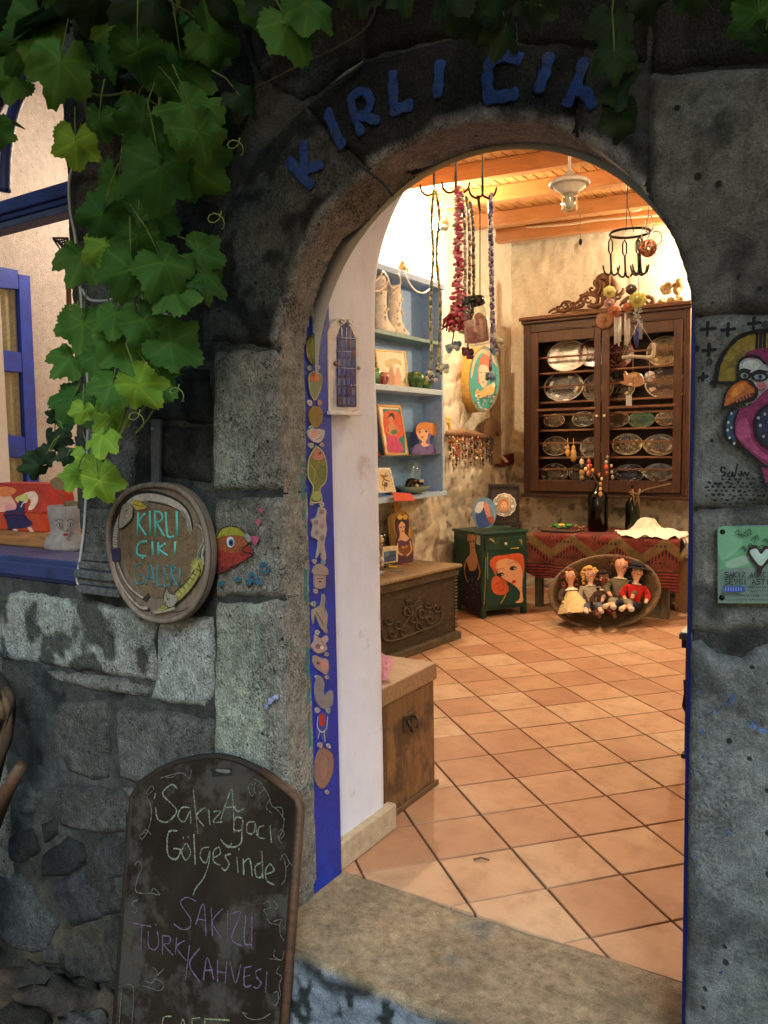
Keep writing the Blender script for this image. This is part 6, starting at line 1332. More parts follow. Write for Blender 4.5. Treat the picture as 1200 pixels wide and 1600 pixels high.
doll('blond doll in a pale blouse and grey waistcoat, second from the left in the bowl',925,955,.45,'#e0b090','#c89c50','#a89c8c','#4a5060',lean=-.02,shoe='#d8d0c8',hairlen=.6)
doll('dark skinned doll in a brown jumper and maroon trousers in the middle of the bowl',944,962,.45,'#6a3c28','#2a120e','#4a2c20','#5c1c20',lean=.02,hairlen=.7,shoe='#5a3024')
doll('tall brown haired doll in a grey green coat, leaning at the back of the bowl',966,950,.52,'#d8a080','#5a3418','#6a6450','#7a745c',lean=.12,hairlen=.3,shoe='#d0c8b8')
doll('doll in a bright red jacket and black hat at the right of the bowl',988,955,.48,'#e0b090','#14100f','#b81810','#1c2030',lean=.16,hat='#101418',hairlen=.8,legdir=(-.75,-1),shoe='#e0d4b8')
m=MB(hx('#1c1c20'));
# ================================================================== things hanging behind the arch
HY=3.02
def hy(px,py,y=HY): return ony(px,py,y)
def hook(label,px,y,pytop,pybot,arms):
    t=thing('iron_hook',label,'hook','iron hooks on thin rods behind the arch',loc=ony(px,pybot,y)); m=MB(hx('#5c5650')); a_=ony(px,pybot,y); m.tube([a_,ony(px,pytop,y),Vector((ony(px,pytop,y).x,y,RH))],.0035,6); m.build('rod',M_metal,t)
    for sg in arms:
        m=MB(hx('#3a342e')); m.tube([ony(px+sg*dx,pybot+dy,y) for dx,dy in smooth_pts([(0,-30),(0,-4),(5,2),(12,3),(19,-3),(22,-14)],4)],[.005]*16+[.0045]*4+[.002],6); m.build('hook_arm',M_metal,t)
hook('iron hook holding the thin green and gold bead chain',678,HY,225,302,(-1,))
hook('pair of iron hooks behind the pink garland',712,HY+.05,225,298,(-1,1))
hook('double iron hook carrying the jar cord and the violet chain',754,HY,225,306,(-1,1))
def chain(label,pts,cols,w=.010,y=HY,name='bead_chain',seed=1,dens=3.0,link_=True,grp='bead chains hanging behind the arch'):
    t=MB(); r=random.Random(seed); P=[np.array(p,float) for p in smooth_pts(pts,6)]; d=[0]
    for a_,b_ in zip(P,P[1:]): d.append(d[-1]+np.hypot(*(b_-a_)))
    n=int(d[-1]/dens)
    for k in range(n):
        s=d[-1]*k/n; i=max(j for j in range(len(d)) if d[j]<=s); i=min(i,len(P)-2); p=P[i]+(P[i+1]-P[i])*((s-d[i])/max(1e-6,d[i+1]-d[i]))
        c=ony(p[0]+r.uniform(-.8,.8)*(w/.010),p[1],y+r.uniform(-.01,.01)); t.ball(c,w*r.uniform(.6,1.1),6,hx(r.choice(cols)),sc=(1,1,1.25))
    t.tube([ony(p[0],p[1],y) for p in P[::3]],w*.35,5,hx('#5a5040'))
    return t
gg=['#b8a868','#5c7a5c','#8a9a70','#c8bc80','#3c5c4c','#a08c4c']
t=chain('',[(678,300),(674,340),(677,400),(673,470),(674,560),(672,590)],gg,.0075,seed=2,dens=2.2); u=chain('',[(682,300),(686,340),(682,400),(688,470),(686,560),(690,590)],gg,.0075,seed=3,dens=2.2)
t.put(u.v,u.f,u.c,True); r=random.Random(2)
for cx_,cy_ in ((671,586),(686,574),(694,577),(676,592)):
    for k in range(12): t.ball(hy(cx_+r.uniform(-5,5),cy_+r.uniform(-5,5)),r.uniform(.007,.013),6,hx(r.choice(['#9ab0b8','#c8d0d0','#5a7a90','#e0dcd8','#3a4048'])))
tag(t.build('bead_chain',M_gloss),'long green and gold bead loop ending in grey blue flowers, left of the pink garland','bead chain','bead chains hanging behind the arch')
pk=['#d0587c','#e088a0','#d87090','#c04860','#ecb0b4','#c8b0a8','#b0a090']
t=MB(); r=random.Random(5)
for y_ in range(292,520,3):
    wd_=4+5*(y_-292)/230+(3 if y_>455 else 0)
    for k in range(3 if y_<460 else 6): t.ball(hy(716+r.uniform(-wd_,wd_),y_+r.uniform(-2,2),HY+r.uniform(-.03,.03)),r.uniform(.006,.012),6,hx(r.choice(pk)),sc=(1.3,.8,.7))
for k in range(60):
    a_=r.uniform(0,PI); P=hy(714+r.uniform(-12,12),488+r.uniform(-6,10)); t.tube([P,P+Vector((math.cos(a_)*.03,r.uniform(-.02,.02),-.02)),P+Vector((math.cos(a_)*.045,r.uniform(-.03,.03),-.055))],.004,4,hx(r.choice(['#8c2838','#a03048','#70202c'])))
t.tube([hy(713,225),hy(713,300)],.004,5,hx('#6a5a54')); t.tube([hy(716,295),hy(716,500)],.006,5,hx('#8c2838'))
for cx_,cy_ in ((704,545),(712,541)):
    for k in range(10): t.ball(hy(cx_+r.uniform(-6,6),cy_+r.uniform(-5,6)),r.uniform(.008,.014),6,hx(r.choice(['#8aa4b4','#b8c4c8','#6a8aa0'])))
t.tube([hy(710,515),hy(706,540)],.003,4,hx('#4a5a3c'))
tag(t.build('flower_garland',M_fabric),'thick pink fabric flower garland with a dark red frayed tassel','garland')
wh=['#c8c0b0','#8a7c6c','#e0d8c8','#5c5048','#a89c8c','#7a6a50','#b8986c']
for i,(a_,b_,lb) in enumerate(((726,716,'grey and white bead rope just right of the pink garland'),(733,729,'second grey bead rope beside the pink garland, curling at its end'),(739,722,'outermost brown and grey bead rope, ending in a dark red pompon'))):
    m=chain('',[(a_-4,300+i*8),(a_,350),(a_+1,420),(a_,480),(b_+8,520)],wh if i<2 else ['#5c4a30','#8a7850','#3c3020','#b0a080'],.0085,HY+.02*i,seed=30+i,dens=2.0)
    if i==2:
        for k in range(16): m.ball(hy(731+r.uniform(-7,7),551+r.uniform(-7,7)),r.uniform(.008,.014),6,hx(r.choice(['#5a2430','#3c1820','#7a3c48'])))
        m.tube([hy(731,516),hy(731,548)],.003,4,hx('#4a4038'))
    tag(m.build('bead_chain',M_gloss),lb,'bead chain','bead chains hanging behind the arch')
vi=['#5c4a84','#c8c0d0','#8478a8','#e0dce0','#3c3060','#8c88b0']
m=chain('',[(768,304),(768,360),(769,430),(771,500),(773,545)],vi,.0085,seed=50,dens=1.5); u=chain('',[(765,306),(765,380),(767,450),(768,520),(767,560),(766,580)],vi,.0075,seed=51,dens=1.8); m.put(u.v,u.f,u.c,True)
for cx_,cy_ in ((772,548),(766,588),(780,537)):
    for k in range(12): m.ball(hy(cx_+r.uniform(-6,6),cy_+r.uniform(-6,6)),r.uniform(.008,.013),6,hx(r.choice(['#6a88a0','#90a8b8','#3c5870','#b0b8c0'] if cy_!=537 else ['#5a5440','#a03030','#c8c0a0'])))
tag(m.build('bead_chain',M_gloss),'violet and white braided bead chain with steel blue flowers, right of the jar','bead chain','bead chains hanging behind the arch')
# jar on its cord
jr=thing('hanging_jar','clear glass jar with a black lid hanging on a dark cord, filled with pink beads','jar',loc=hy(750,540))
jt=hy(749,472); jb=hy(746,538); h_=jt.z-jb.z; rj=(hy(767,500)-hy(730,500)).length/2
m=MB(hx('#2c2620')); m.tube([hy(747,306),hy(750,330)],[.008,.004],6); m.tube([hy(750,326),hy(750,472)],.0022,5); m.build('cord',M_matte,jr)
ax=Vector((-.10,0,1)).normalized(); c0=Vector((jb.x,HY,jb.z))
m=MB((1,1,1)); m.lathe([(.001,0),(rj*.9,.0),(rj,.012),(rj*1.0,h_*.62),(rj*.92,h_*.82),(rj*.8,h_*.93),(rj*.8,h_),(rj*.76,h_),(rj*.76,h_*.92),(rj*.88,h_*.80),(rj*.95,h_*.62),(rj*.95,.014),(.001,.006)],c0,26,ax); m.build('jar_glass',M_glass,jr)
m=MB(hx('#1c1a1a')); m.lathe([(rj*.84,h_*.95),(rj*.9,h_*.96),(rj*.9,h_*1.10),(rj*.84,h_*1.13),(.001,h_*1.14)],c0,26,ax); m.build('lid',M_gloss,jr)
m=MB(hx('#b87078')); m.lathe([(.001,.01),(rj*.9,.012),(rj*.93,h_*.40),(rj*.9,h_*.56),(.001,h_*.58)],c0,20,ax,cf=lambda i,k:hx(r.choice(['#d08088','#e0a0a4','#c06c74','#ecc0b8']))); m.build('pink_beads',M_matte,jr)
Pj=Plane(hy(748,500)+Vector((0,-rj*.3,0)),(0,-1,0)); m=MB(hx('#cfa890')); m.prism([Pj.at(x,y) for x,y in ((741,512),(744,492),(752,490),(760,496),(758,520))],(0,-1,0),.003); m.ball(Pj.at(748,496),.02,8,hx('#d89878')); m.build('paper_portrait',M_paint,jr)
# pendant lamp
pd=thing('pendant_lamp','unlit white enamel pendant lamp with a ribbed glass cup hanging under the beams','lamp',loc=ony(890,300,4.5))
c=ony(890,288,4.5)
m=MB(hx('#c8c0b0')); m.tube([c+Vector((0,0,.02)),Vector((c.x,4.5,RH))],.009,8); m.build('stem',M_plastic,pd)
m=MB(hx('#c4beae')); m.lathe([(.02,.07),(.035,.05),(.06,.03),(.105,.018),(.114,.004),(.108,-.008),(.095,-.004),(.085,-.022),(.05,-.045),(.045,-.052),(.001,-.052)],c,30); m.build('lamp_shade',M_gloss,pd)
m=MB((1,1,1)); m.lathe([(.042,-.053),(.044,-.06),(.044,-.135),(.036,-.148),(.001,-.15),(.001,-.144),(.034,-.142),(.039,-.13),(.039,-.06)],c,24); m.build('glass_cup',M_glass,pd)
m=MB(hx('#b0a898')); m.lathe([(.001,-.055),(.02,-.055),(.02,-.09),(.028,-.11),(.02,-.13),(.001,-.135)],c,14); m.build('bulb',M_gloss,pd)
m=MB(hx('#8a7a60')); m.tube([ony(907,318,4.6),ony(907,372,4.6)],.002,4); m.ball(ony(907,378,4.6),.014,8,hx('#1a1410'),sc=(.8,.8,1.4)); m.tube([ony(907,318,4.6),Vector((ony(907,318,4.6).x,4.6,RH))],.0015,4); tag(m.build('pull_cord',M_matte),'thin pull cord with a small dark knob hanging right of the pendant lamp','pull cord')
# white cable running along the last beam
m=MB(hx('#d8c8b0')); m.tube([ony(x,y,7.28) for x,y in smooth_pts([(805,357),(840,354),(890,350),(930,344),(975,340),(1005,338),(1030,336),(1060,334)],4)],.011,6); m.tube([ony(x,y,7.2) for x,y in smooth_pts([(968,300),(968,310),(980,306),(1000,310),(1001,326),(985,330)],4)],.011,6); tag(m.build('ceiling_cable',M_plastic),'pale cable looping along the last ceiling beam above the cupboard','cable')
# meat hook crown
HK=3.8; hk=thing('hook_crown','round iron crown with sharp pronged meat hooks hanging on chain links','hook rack',loc=ony(983,362,HK))
c=ony(984,364,HK); rr_=(ony(1013,364,HK)-ony(953,364,HK)).length/2
m=MB(hx('#2c2622')); m.tube([c+Vector((math.cos(k*PI/14)*rr_,math.sin(k*PI/14)*rr_,0)) for k in range(28)],.006,6,closed=True); m.build('iron_ring',M_metal,hk)
m=MB(hx('#4a4038')); 
for px in (978,990): m.tube([ony(px,362,HK),ony(980,318,HK)],.0022,4)
m.tube([ony(980,318,HK),ony(980,270,HK),Vector((ony(980,270,HK).x,HK,RH))],.003,5); m.build('hanging_wire',M_metal,hk)
for px,py in ((954,368),(976,371),(997,368),(1000,366)):
    dy=.0; m=MB(hx('#332b26')); yy=HK+(-rr_*.6 if py>369 else 0)
    a1=ony(px,py,yy); lk=[(0,0),(-3,6),(-3,20),(0,26),(3,20),(3,6)]; m.tube([ony(px+x,py+4+y,yy) for x,y in lk],.004,5,closed=True)
    m.tube([ony(px,py+28,yy),ony(px+1,py+56,yy)],.005,5); 
    for s in (-1,1):
        m.tube([ony(px+1+s*x,py+52+y,yy) for x,y in smooth_pts([(0,0),(2,9),(7,9),(11,4),(13,-6)],4)],[.005]*12+[.004]*4+[.0015],5)
    m.build('meat_hook',M_metal,hk)
m=MB(hx('#b05c34')); c=ony(1013,388,3.7); r=random.Random(12)
for k in range(16):
    n1=Vector((r.uniform(-1,1),r.uniform(-1,1),r.uniform(-1,1))).normalized(); u_=n1.orthogonal().normalized(); w_=n1.cross(u_); R_=.036*r.uniform(.85,1)
    m.tube([c+(u_*math.cos(q*PI/8)+w_*math.sin(q*PI/8))*R_*Vector((1,1,1)).length/1.73 for q in range(16)],.0032,5,hx(r.choice(['#b05c34','#c8a070','#8a4020','#d8b080','#7a6040'])),closed=True)
m.tube([ony(x,y,3.7) for x,y in smooth_pts([(1005,378),(1003,360),(1012,340),(1018,338),(1020,356),(1012,372)],4)],.003,5,hx('#8a6a4c')); m.tube([ony(x,y,3.7) for x,y in smooth_pts([(1012,340),(1010,362),(1030,362),(1034,376),(1026,384)],4)],.0025,5,hx('#8a6a4c')); m.tube([ony(1013,340,3.7),Vector((ony(1013,340,3.7).x,3.7,RH))],.002,4,hx('#6a5a4c'))
tag(m.build('wire_ball',M_gloss),'ball of wound copper and straw wire hanging right of the hook crown','wire ball')
# wind chimes
def chime(label,px,y,tops,cols,tubes,pyt=430):
    t=thing('wind_chime',label,'wind chime','wind chimes before the cupboard',loc=ony(px,540,y)); m=MB(hx('#c8b898')); r=random.Random(px)
    m.tube([ony(px,pyt,y),ony(px,tops[0][1],y)],.0018,4); m.build('string',M_matte,t)
    for (cx_,cy_,s,c_) in tops:
        m=MB(hx(c_))
        for k in range(7): a_=2*PI*k/7; m.ball(ony(cx_+math.cos(a_)*s*.5,cy_+math.sin(a_)*s*.5,y-.01),s*.0016,7,sc=(1.2,.5,1))
        m.ball(ony(cx_,cy_,y-.02),s*.0014,7,tuple(c*.6 for c in hx(c_))); m.build('shell_flower',M_gloss,t)
    for (tx,y0,y1) in tubes: 
        m=MB(hx('#e0dcd4')); m.tube([ony(tx,y0,y),ony(tx,y1,y)],.0045,8); o=m.build('chime_tube',M_gloss,t)
        m=MB(hx('#b8a890')); m.tube([ony(tx,y0,y),ony(tx,tops[-1][1],y)],.0012,4); m.build('string',M_matte,t)
chime('wind chime with yellow flower, pink and orange shells and four white tubes',953,3.55,[(952,456,9,'#d8d070'),(952,474,8,'#c89488'),(960,486,9,'#c06838')],0,[(961,494,538),(964,496,536),(967,495,541),(969,495,534)])
chime('wind chime with a big yellow flower and orange stem beside the other one',984,3.5,[(986,452,8,'#5a4030'),(996,468,12,'#dcd468'),(981,480,7,'#b86838')],0,[(977,490,539),(980,500,541),(983,498,535)])
m=MB(hx('#9aa0a8')); r=random.Random(3)
for k in range(24): m.ball(ony(997+r.uniform(-6,6),492+r.uniform(-14,12),3.5),r.uniform(.004,.009),6,hx(r.choice(['#c8ccd0','#8a9098','#a8a098','#d8d4c8'])))
m.tube([ony(997,478,3.5),ony(997,500,3.5),ony(996,520,3.5)],.002,4); m.tube([ony(995,500,3.5),ony(994,530,3.5),ony(995,544,3.5)],[.004,.011,.004],8,hx('#24348c')); m.tube([ony(1002,500,3.5),ony(1000,530,3.5)],[.006,.009],8,hx('#8c94a8'))
m.tube([ony(997,478,3.5),ony(997,430,3.5)],.0015,4)
tag(m.build('glass_drops',M_gloss),'string of silver pieces with a cobalt blue glass drop hanging beside the yellow flower','glass ornament')
mb=thing('driftwood_mobile','bent white twig mobile with a sleeping cat, a shell and a price tag','mobile',loc=ony(990,600,3.45))
y=3.45; m=MB(hx('#c8b8a0')); m.tube([ony(a_,b_,y) for a_,b_ in smooth_pts([(972,559),(985,557),(1003,558),(1018,558),(1022,548),(1021,536)],4)],[.007]*10+[.009]*6+[.008]*5,7); m.build('twig',M_matte,mb)
m=MB(hx('#a89880'));
for a_,b_ in (((972,558),(998,502)),((998,502),(1020,537)),((989,556),(989,582)),((1015,558),(1015,580)),((983,604),(983,618))): m.tube([ony(*a_,y),ony(*b_,y)],.0015,4)
m.tube([ony(998,502,y),ony(998,430,y)],.0015,4); m.build('string',M_matte,mb)
m=MB(hx('#c88848')); q=Plane((0,y,0),(0,-1,0)); m.prism([q.at(a_,b_) for a_,b_ in smooth_pts([(968,597),(975,594),(974,585),(977,580),(980,585),(990,581),(1000,584),(1005,592),(1004,600),(995,604),(984,603),(976,601)],3,True)],(0,-1,0),.014)
a=Art(q,off=.001); a.stroke('#8a5424',[(990,600),(989,592),(995,587),(1001,590)],.003); a.ell('#3a2418',974,595,1,.8); a.ell('#e8d8c0',985,600,3,1.6); a.poly('#e0a868',[(978,588),(988,584),(996,586),(988,590)],True); m.put(a.mb.v,a.mb.f,a.mb.c,False); m.build('cat_figure',M_gloss,mb)
m=MB(hx('#d8d0c8')); m.lathe([(.001,.006),(.020,.003),(.022,-.004)],ony(1015,588,y),14,(0,-1,0),cf=lambda i,k:hx('#b88870') if k%4==0 else hx('#e0d8d0')); m.build('shell_disc',M_gloss,mb)
m=MB(hx('#d8d2c4')); m.prism([q.at(978,618),q.at(987,618),q.at(987,634),q.at(978,634)],(0,-1,0),.0015); m.build('price_tag',M_matte,mb)
# ================================================================== window at the left: blue joinery, goods on the ledge
wn_=thing('blue_window_frame','dark blue outer window frame with a transom and a curved fanlight bar','window frame',loc=(-2.8,1.95,.95))
bl=hx('#182a78'); fy=1.95
zt0,zt1=ony(50,338,fy).z,ony(50,305,fy).z
m=MB(bl); m.box((-3.84,fy-.03,zt0),(WX1+.01,fy+.05,zt1)); m.box((-3.84,fy-.045,zt0+.02),(WX1+.01,fy-.031,zt1-.03)); m.build('transom',M_blue,wn_,bevel=.005)
m=MB(hx('#39426a')); m.box((-3.84,fy-.025,zt0-.028),(WX1+.01,fy+.045,zt0-.002)); m.build('transom_moulding',M_blue,wn_,bevel=.004)
Pf_=Plane((0,fy,0),(0,-1,0)); m=MB(hx('#1c2c68'))
m.tube([Pf_.at(a_,b_) for a_,b_ in smooth_pts([(8,300),(9,250),(16,195),(30,150),(52,100),(82,50)],5)],.022,8)
m.build('curved_bar',M_blue,wn_)
m=MB(hx('#141c48')); m.tube([Pf_.at(a_,b_) for a_,b_ in smooth_pts([(-30,220),(-8,170),(14,135),(40,95),(75,45)],5)],.026,8); m.build('curved_bar',M_blue,wn_)
m=MB(hx('#40201c')); m.tube([Pf_.at(-10,66,.02),Pf_.at(50,78,.02)],.02,8); m.build('cross_bar',M_wood,wn_)
# sill
zs0=ony(60,908,1.87).z; zs1=ony(60,872,1.87).z
m=MB(hx('#2c3460')); m.box((-3.84,1.87,zs0),(WX1-.0,2.06,zs1)); m.box((-3.84,1.855,zs0+.015),(WX1-.0,1.869,zs1-.02)); o=m.build('window_sill',M_blue,wn_,bevel=.006)
m=MB(hx('#4a3020')); m.box((-3.84,2.062,WZ0-.02),(WX1+.01,2.47,zs1-.012)); tag(m.build('window_ledge',M_wood),'brown wooden inner ledge board behind the blue window sill','ledge')
# orange box
ob=thing('orange_box','orange red lidded box painted with a dancing woman in a dark dress','box',loc=(-2.95,2.2,zs1))
zl=zs1-.012; YB=2.16; Pb_=Plane((0,YB,0),(0,-1,0)); x1=Pb_.at(64,830).x; x0=x1-.42; zt=Pb_.at(60,757).z; zm=Pb_.at(60,802).z; zb_=Pb_.at(60,831).z
m=MB(hx('#9a6a3c')); m.box((x0-.1,YB-.02,zl+.001),(x1+.06,YB+.2,zb_-.002)); tag(m.build('wood_plinth',M_wood),'brown wooden board carrying the orange box','board')
m=MB(hx('#b8421a')); m.box((x0,YB,zb_),(x1,YB+.18,zm)); m.build('box_body',M_matte,ob,bevel=.002)
m=MB(hx('#a83426')); vs=[(x0-.005,YB-.004,zm+.001),(x1+.004,YB-.004,zm+.001),(x1+.004,YB+.185,zm+.001),(x0-.005,YB+.185,zm+.001),(x0,YB+.06,zt),(x1-.02,YB+.06,zt),(x1-.02,YB+.18,zt),(x0,YB+.18,zt)]; m.put(vs,[(3,2,1,0),(4,5,6,7),(0,1,5,4),(1,2,6,5),(2,3,7,6),(3,0,4,7)]); m.build('box_lid',M_matte,ob,bevel=.002)
Pl_=Plane((0,YB-.004,zm),Vector((0,-(zt-zm),.064))); a=Art(Pl_,off=.001,step=.0004)
a.poly('#e0a890',[(-10,772),(8,768),(22,782),(24,796),(0,800),(-12,795)],True); a.poly('#d87840',[(-10,764),(10,760),(26,766),(12,776),(-8,772)],True); a.poly('#e8c0a8',[(40,770),(54,768),(60,780),(52,795),(44,796),(48,782),(36,774)],True); a.poly('#c8c070',[(24,778),(40,772),(44,782),(30,786)],True); a.poly('#d89090',[(8,790),(16,786),(22,796),(10,800)],True)
a.poly('#251f48',[(4,802),(10,798),(24,796),(30,782),(38,784),(38,802)]); a.stroke('#e0d8e0',[(33,792),(36,786),(42,784)],.006); a.build('painted_dancer',M_paint,ob)
a=Art(Pb_,off=.0015,step=.0004); a.poly('#251f48',[(4,803),(38,803),(46,812),(52,818),(44,824),(12,828),(10,814)]); a.poly('#e0b0a0',[(20,827),(26,826),(30,834),(22,832)]); a.poly('#e0b0a0',[(42,824),(48,823),(54,832),(48,832)]); a.build('painted_dancer',M_paint,ob)
# ceramic head vase with a dried leaf spray
hv=thing('head_vase','grey ceramic vase shaped like a woman\'s head holding a dried seed spray','vase',loc=(-2.6,2.05,zs1))
c=ony(104,868,2.02); z=zl; yv=2.135; c=ony(104,868,yv); H_=ony(104,790,yv).z-z; m=MB(hx('#8a827c')); hw=(ony(122,800,yv)-ony(84,800,yv)).length/2
m.lathe([(.001,0),(hw*1.25,.0),(hw*1.3,H_*.12),(hw*1.15,H_*.28),(hw*.86,H_*.40),(hw*.88,H_*.55),(hw*.95,H_*.75),(hw*1.0,H_*.98),(hw*.93,H_*1.0),(hw*.85,H_*.8),(.001,H_*.5)],(c.x,yv,z),26,sy=.75)
m.build('vase_body',M_matte,hv)
fr=yv-hw*.72; Pv=Plane((c.x,fr-.004,0),(0,-1,0)); m=MB(hx('#8a827c')); m.tube([Pv.at(103,815),Pv.at(103,826),Pv.at(103,830)],[.004,.008,.010],8); m.build('nose',M_matte,hv)
a=Art(Pv,off=.004,step=.0004)
for x in (93,110): a.ell('#4a3c38',x,820,5,2.6); a.ell('#c8c0b8',x,820,3.4,1.6); a.ell('#2a2020',x,820,1.5,1.6); a.stroke('#4a3a34',[(x-6,814),(x,811),(x+6,814)],.003)
a.poly('#7a2c30',[(98,835),(102,833),(107,835),(102,838)],True); a.stroke('#5c5450',[(103,794),(103,812)],.004); a.build('painted_face',M_matte,hv)
r=random.Random(6); m=MB(hx('#7a6448'))
for px,py,s in ((94,755,15),(112,790,12)):
    m=MB(hx('#7a6448')); Pq=Plane((c.x,yv,c.z),(.2,-1,.2)); m.prism([Pq.at(px+s*math.cos(t)*(1+.15*(k%2)),py+s*.75*math.sin(t)) for k,t in enumerate([q*2*PI/9 for q in range(9)])],Pq.n,.004); m.build('dried_seed_pod',M_matte,hv)
m=MB(hx('#5c4c34')); m.tube([ony(103,796,yv),ony(95,768,yv)],.002,4); m.tube([ony(104,796,yv),ony(112,785,yv)],.002,4); m.tube([ony(105,796,yv),ony(99,780,yv)],.002,4); m.build('dry_stems',M_matte,hv)
# inner casement in the alcove wall
cs=thing('blue_casement','bright blue six pane casement with curtained panes in the whitewashed alcove wall','window',loc=(-4.2,2.8,1.1))
AX=-4.16; PA=Plane((AX,0,0),(1,0,0)); 
def slab(name,pts,th,col,mat,par,off=0,lab=None):
    m=MB(col if not isinstance(col,str) else hx(col)); m.prism([PA.at(x,y,off) for x,y in pts],(1,0,0),th); o=m.build(name,mat,par,bevel=.003 if th>.01 else 0); return o
cbl=hx('#1438a8')
slab('stile',[(29,428),(47,431),(66,838),(46,838)],.04,cbl,M_blue,cs,.0)
for y0,y1,nm_ in ((421,452,'top_rail'),(550,582,'middle_rail'),(682,716,'lower_rail'),(815,840,'bottom_rail')):
    f=lambda y:29+(y-428)*.042; slab(nm_,[(-70,y0-16),(f(y0)-.5,y0+1),(f(y1)-.5,y1),(-70,y1-8)],.036,cbl,M_blue,cs,-.002)
slab('stile',[(-72,405),(-58,408),(-58,840),(-72,840)],.04,cbl,M_blue,cs,0)
m=MB(hx('#b8a888')); n=40; yy0,yy1=PA.at(-70,600).y,PA.at(36,600).y; zz0,zz1=PA.at(0,838).z,PA.at(0,440).z
vs=[];fs=[]
for i in range(n+1):
    t=i/n; 
    for z_ in (zz0,zz1): vs.append((AX-.05+.012*math.sin(t*38)+.006*math.sin(t*83),yy0+(yy1-yy0)*t,z_))
for i in range(n): fs.append((2*i,2*i+2,2*i+3,2*i+1))
m.put(vs,fs,None,True); m.build('curtain',M_fabric,cs)
for y0,y1 in ((452,550),(582,682),(716,815)): slab('pane',[(-58,y0-8),(30+(y0-428)*.04,y0),(30+(y1-428)*.04,y1),(-58,y1-4)],.004,(1,1,1),M_glass,cs,-.02)
# latticed iron lantern bracket
lb_=thing('iron_bracket','dark pierced iron bracket with a rusty strip hanging on the whitewashed wall beside the stone','bracket',loc=ony(100,400,2.5))
q=Plane((0,2.2,0),(0,-1,0)); m=MB(hx('#2a2420')); 
for k in range(5):
    m.tube([q.at(84+k*4,372),q.at(103,392+k*5)],.003,4); m.tube([q.at(84+k*4,372+k*5),q.at(106,372+k*2)],.003,4)
m.tube([q.at(83,372),q.at(106,372),q.at(104,405),q.at(83,372)],.005,5); m.build('pierced_plate',M_metal,lb_)
m=MB(hx('#6a4230')); m.prism([q.at(102,400),q.at(107,400),q.at(109,487),q.at(104,487)],(0,-1,0),.01); m.build('rusty_strip',M_matte,lb_)
# white cable on the wall
m=MB(hx('#a8b0b4')); CY_=FY-.03
for pts in ([(116,255),(108,285),(110,330),(118,372),(124,430),(128,480),(132,540),(138,610),(137,690),(135,760),(131,830),(124,880),(120,905),(127,922)],[(180,205),(200,214),(222,240),(226,300),(224,360),(218,400),(206,392),(226,420),(236,450),(226,480)],[(128,452),(140,468),(165,470),(180,463),(182,440),(176,446)],[(222,395),(205,390),(188,392)]):
    m.tube([ony(a_,b_,CY_) for a_,b_ in smooth_pts(pts,4)],.0052,6)
tag(m.build('white_cable',M_plastic),'thin white electric cable looping down the stone pilaster behind the vine','cable')
m=MB(hx('#8c9498')); m.box(tuple(ony(222,372,FY)),tuple(ony(236,412,FY-.03))); m.box(tuple(ony(240,495,FY)),tuple(ony(262,506,FY-.03))); tag(m.build('cable_box',M_plastic),'small pale grey junction piece on the wall half hidden by vine leaves','junction box')
# ================================================================== oval wooden sign
sg=thing('oval_sign','oval carved wooden sign reading KIRLI CIKI GALERI with a painted acrobat and cat','sign',loc=ony(249,975,FY-.03))
SG=Plane((0,FY-.065,0),(0,-1,0))
ol=[(249,754),(280,760),(306,782),(323,818),(330,862),(326,905),(312,940),(288,966),(255,974),(222,964),(196,936),(178,896),(169,850),(172,806),(190,774),(216,758)]
m=MB(hx('#6e6050')); pts=[SG.at(x,y) for x,y in smooth_pts(ol,4,True)]; m.prism(pts,(0,-1,0),.03)
M_sign=pmat('sign_wood',.75,var=.35,scale=6,bump=.4,bscale=26,stretch=(9,9,.9)); m.build('sign_board',M_sign,sg,bevel=.008,seg=3)
m=MB(hx('#74675a')); c=sum(pts,Vector())/len(pts); rim=[c+(p-c)*.965+Vector((0,-.004,0)) for p in pts]; m.tube(rim,.010,6,closed=True); m.build('sign_rim',M_sign,sg)
a=Art(SG,off=.001,step=.0003)
a.poly('#6a573e',[(249,794),(275,797),(295,812),(306,840),(306,880),(296,908),(270,930),(240,935),(214,915),(196,885),(190,850),(194,815),(215,800)],True)
K='#1a1816'
# bent acrobat
a.stroke(K,[(297,822),(290,800),(270,784),(240,774),(210,776),(190,794),(177,828),(176,860)],.030); a.stroke('#a8a094',[(296,826),(289,802),(270,786),(240,777),(212,780),(194,798),(181,830),(180,858)],.023); a.stroke(K,[(293,826),(284,802),(262,790),(232,784)],.003); a.stroke('#7a7266',[(284,800),(294,815),(297,832)],.012)
for k in range(9): a.stroke('#686058',[(172,822+k*4),(186,824+k*4)],.0025)
a.poly('#2c2444',[(172,857),(187,856),(188,877),(173,879)]); 
a.stroke(K,[(177,878),(184,905),(200,930),(218,948),(232,952)],.014); a.stroke('#9c8a7c',[(177,880),(185,906),(200,930),(218,948),(230,950)],.010)
a.stroke(K,[(184,878),(194,905),(208,924),(228,936)],.012); a.stroke('#9c8a7c',[(184,880),(194,905),(209,924),(227,936)],.009); a.poly('#2a2624',[(222,936),(232,926),(233,932),(228,940)])
a.poly('#8a8478',[(190,792),(200,786),(208,796),(204,812),(192,824),(185,826),(186,808)],True); a.stroke(K,[(190,790),(186,808),(185,826),(195,822),(206,810),(208,796)],.004)
a.poly('#b09834',[(206,784),(216,782),(224,788),(230,793),(220,796),(212,796)],True); a.stroke('#6c5a20',[(208,788),(226,792)],.003); a.ell(K,197,798,1.4,1.2); a.stroke('#7a2c24',[(194,808),(198,810)],.003)
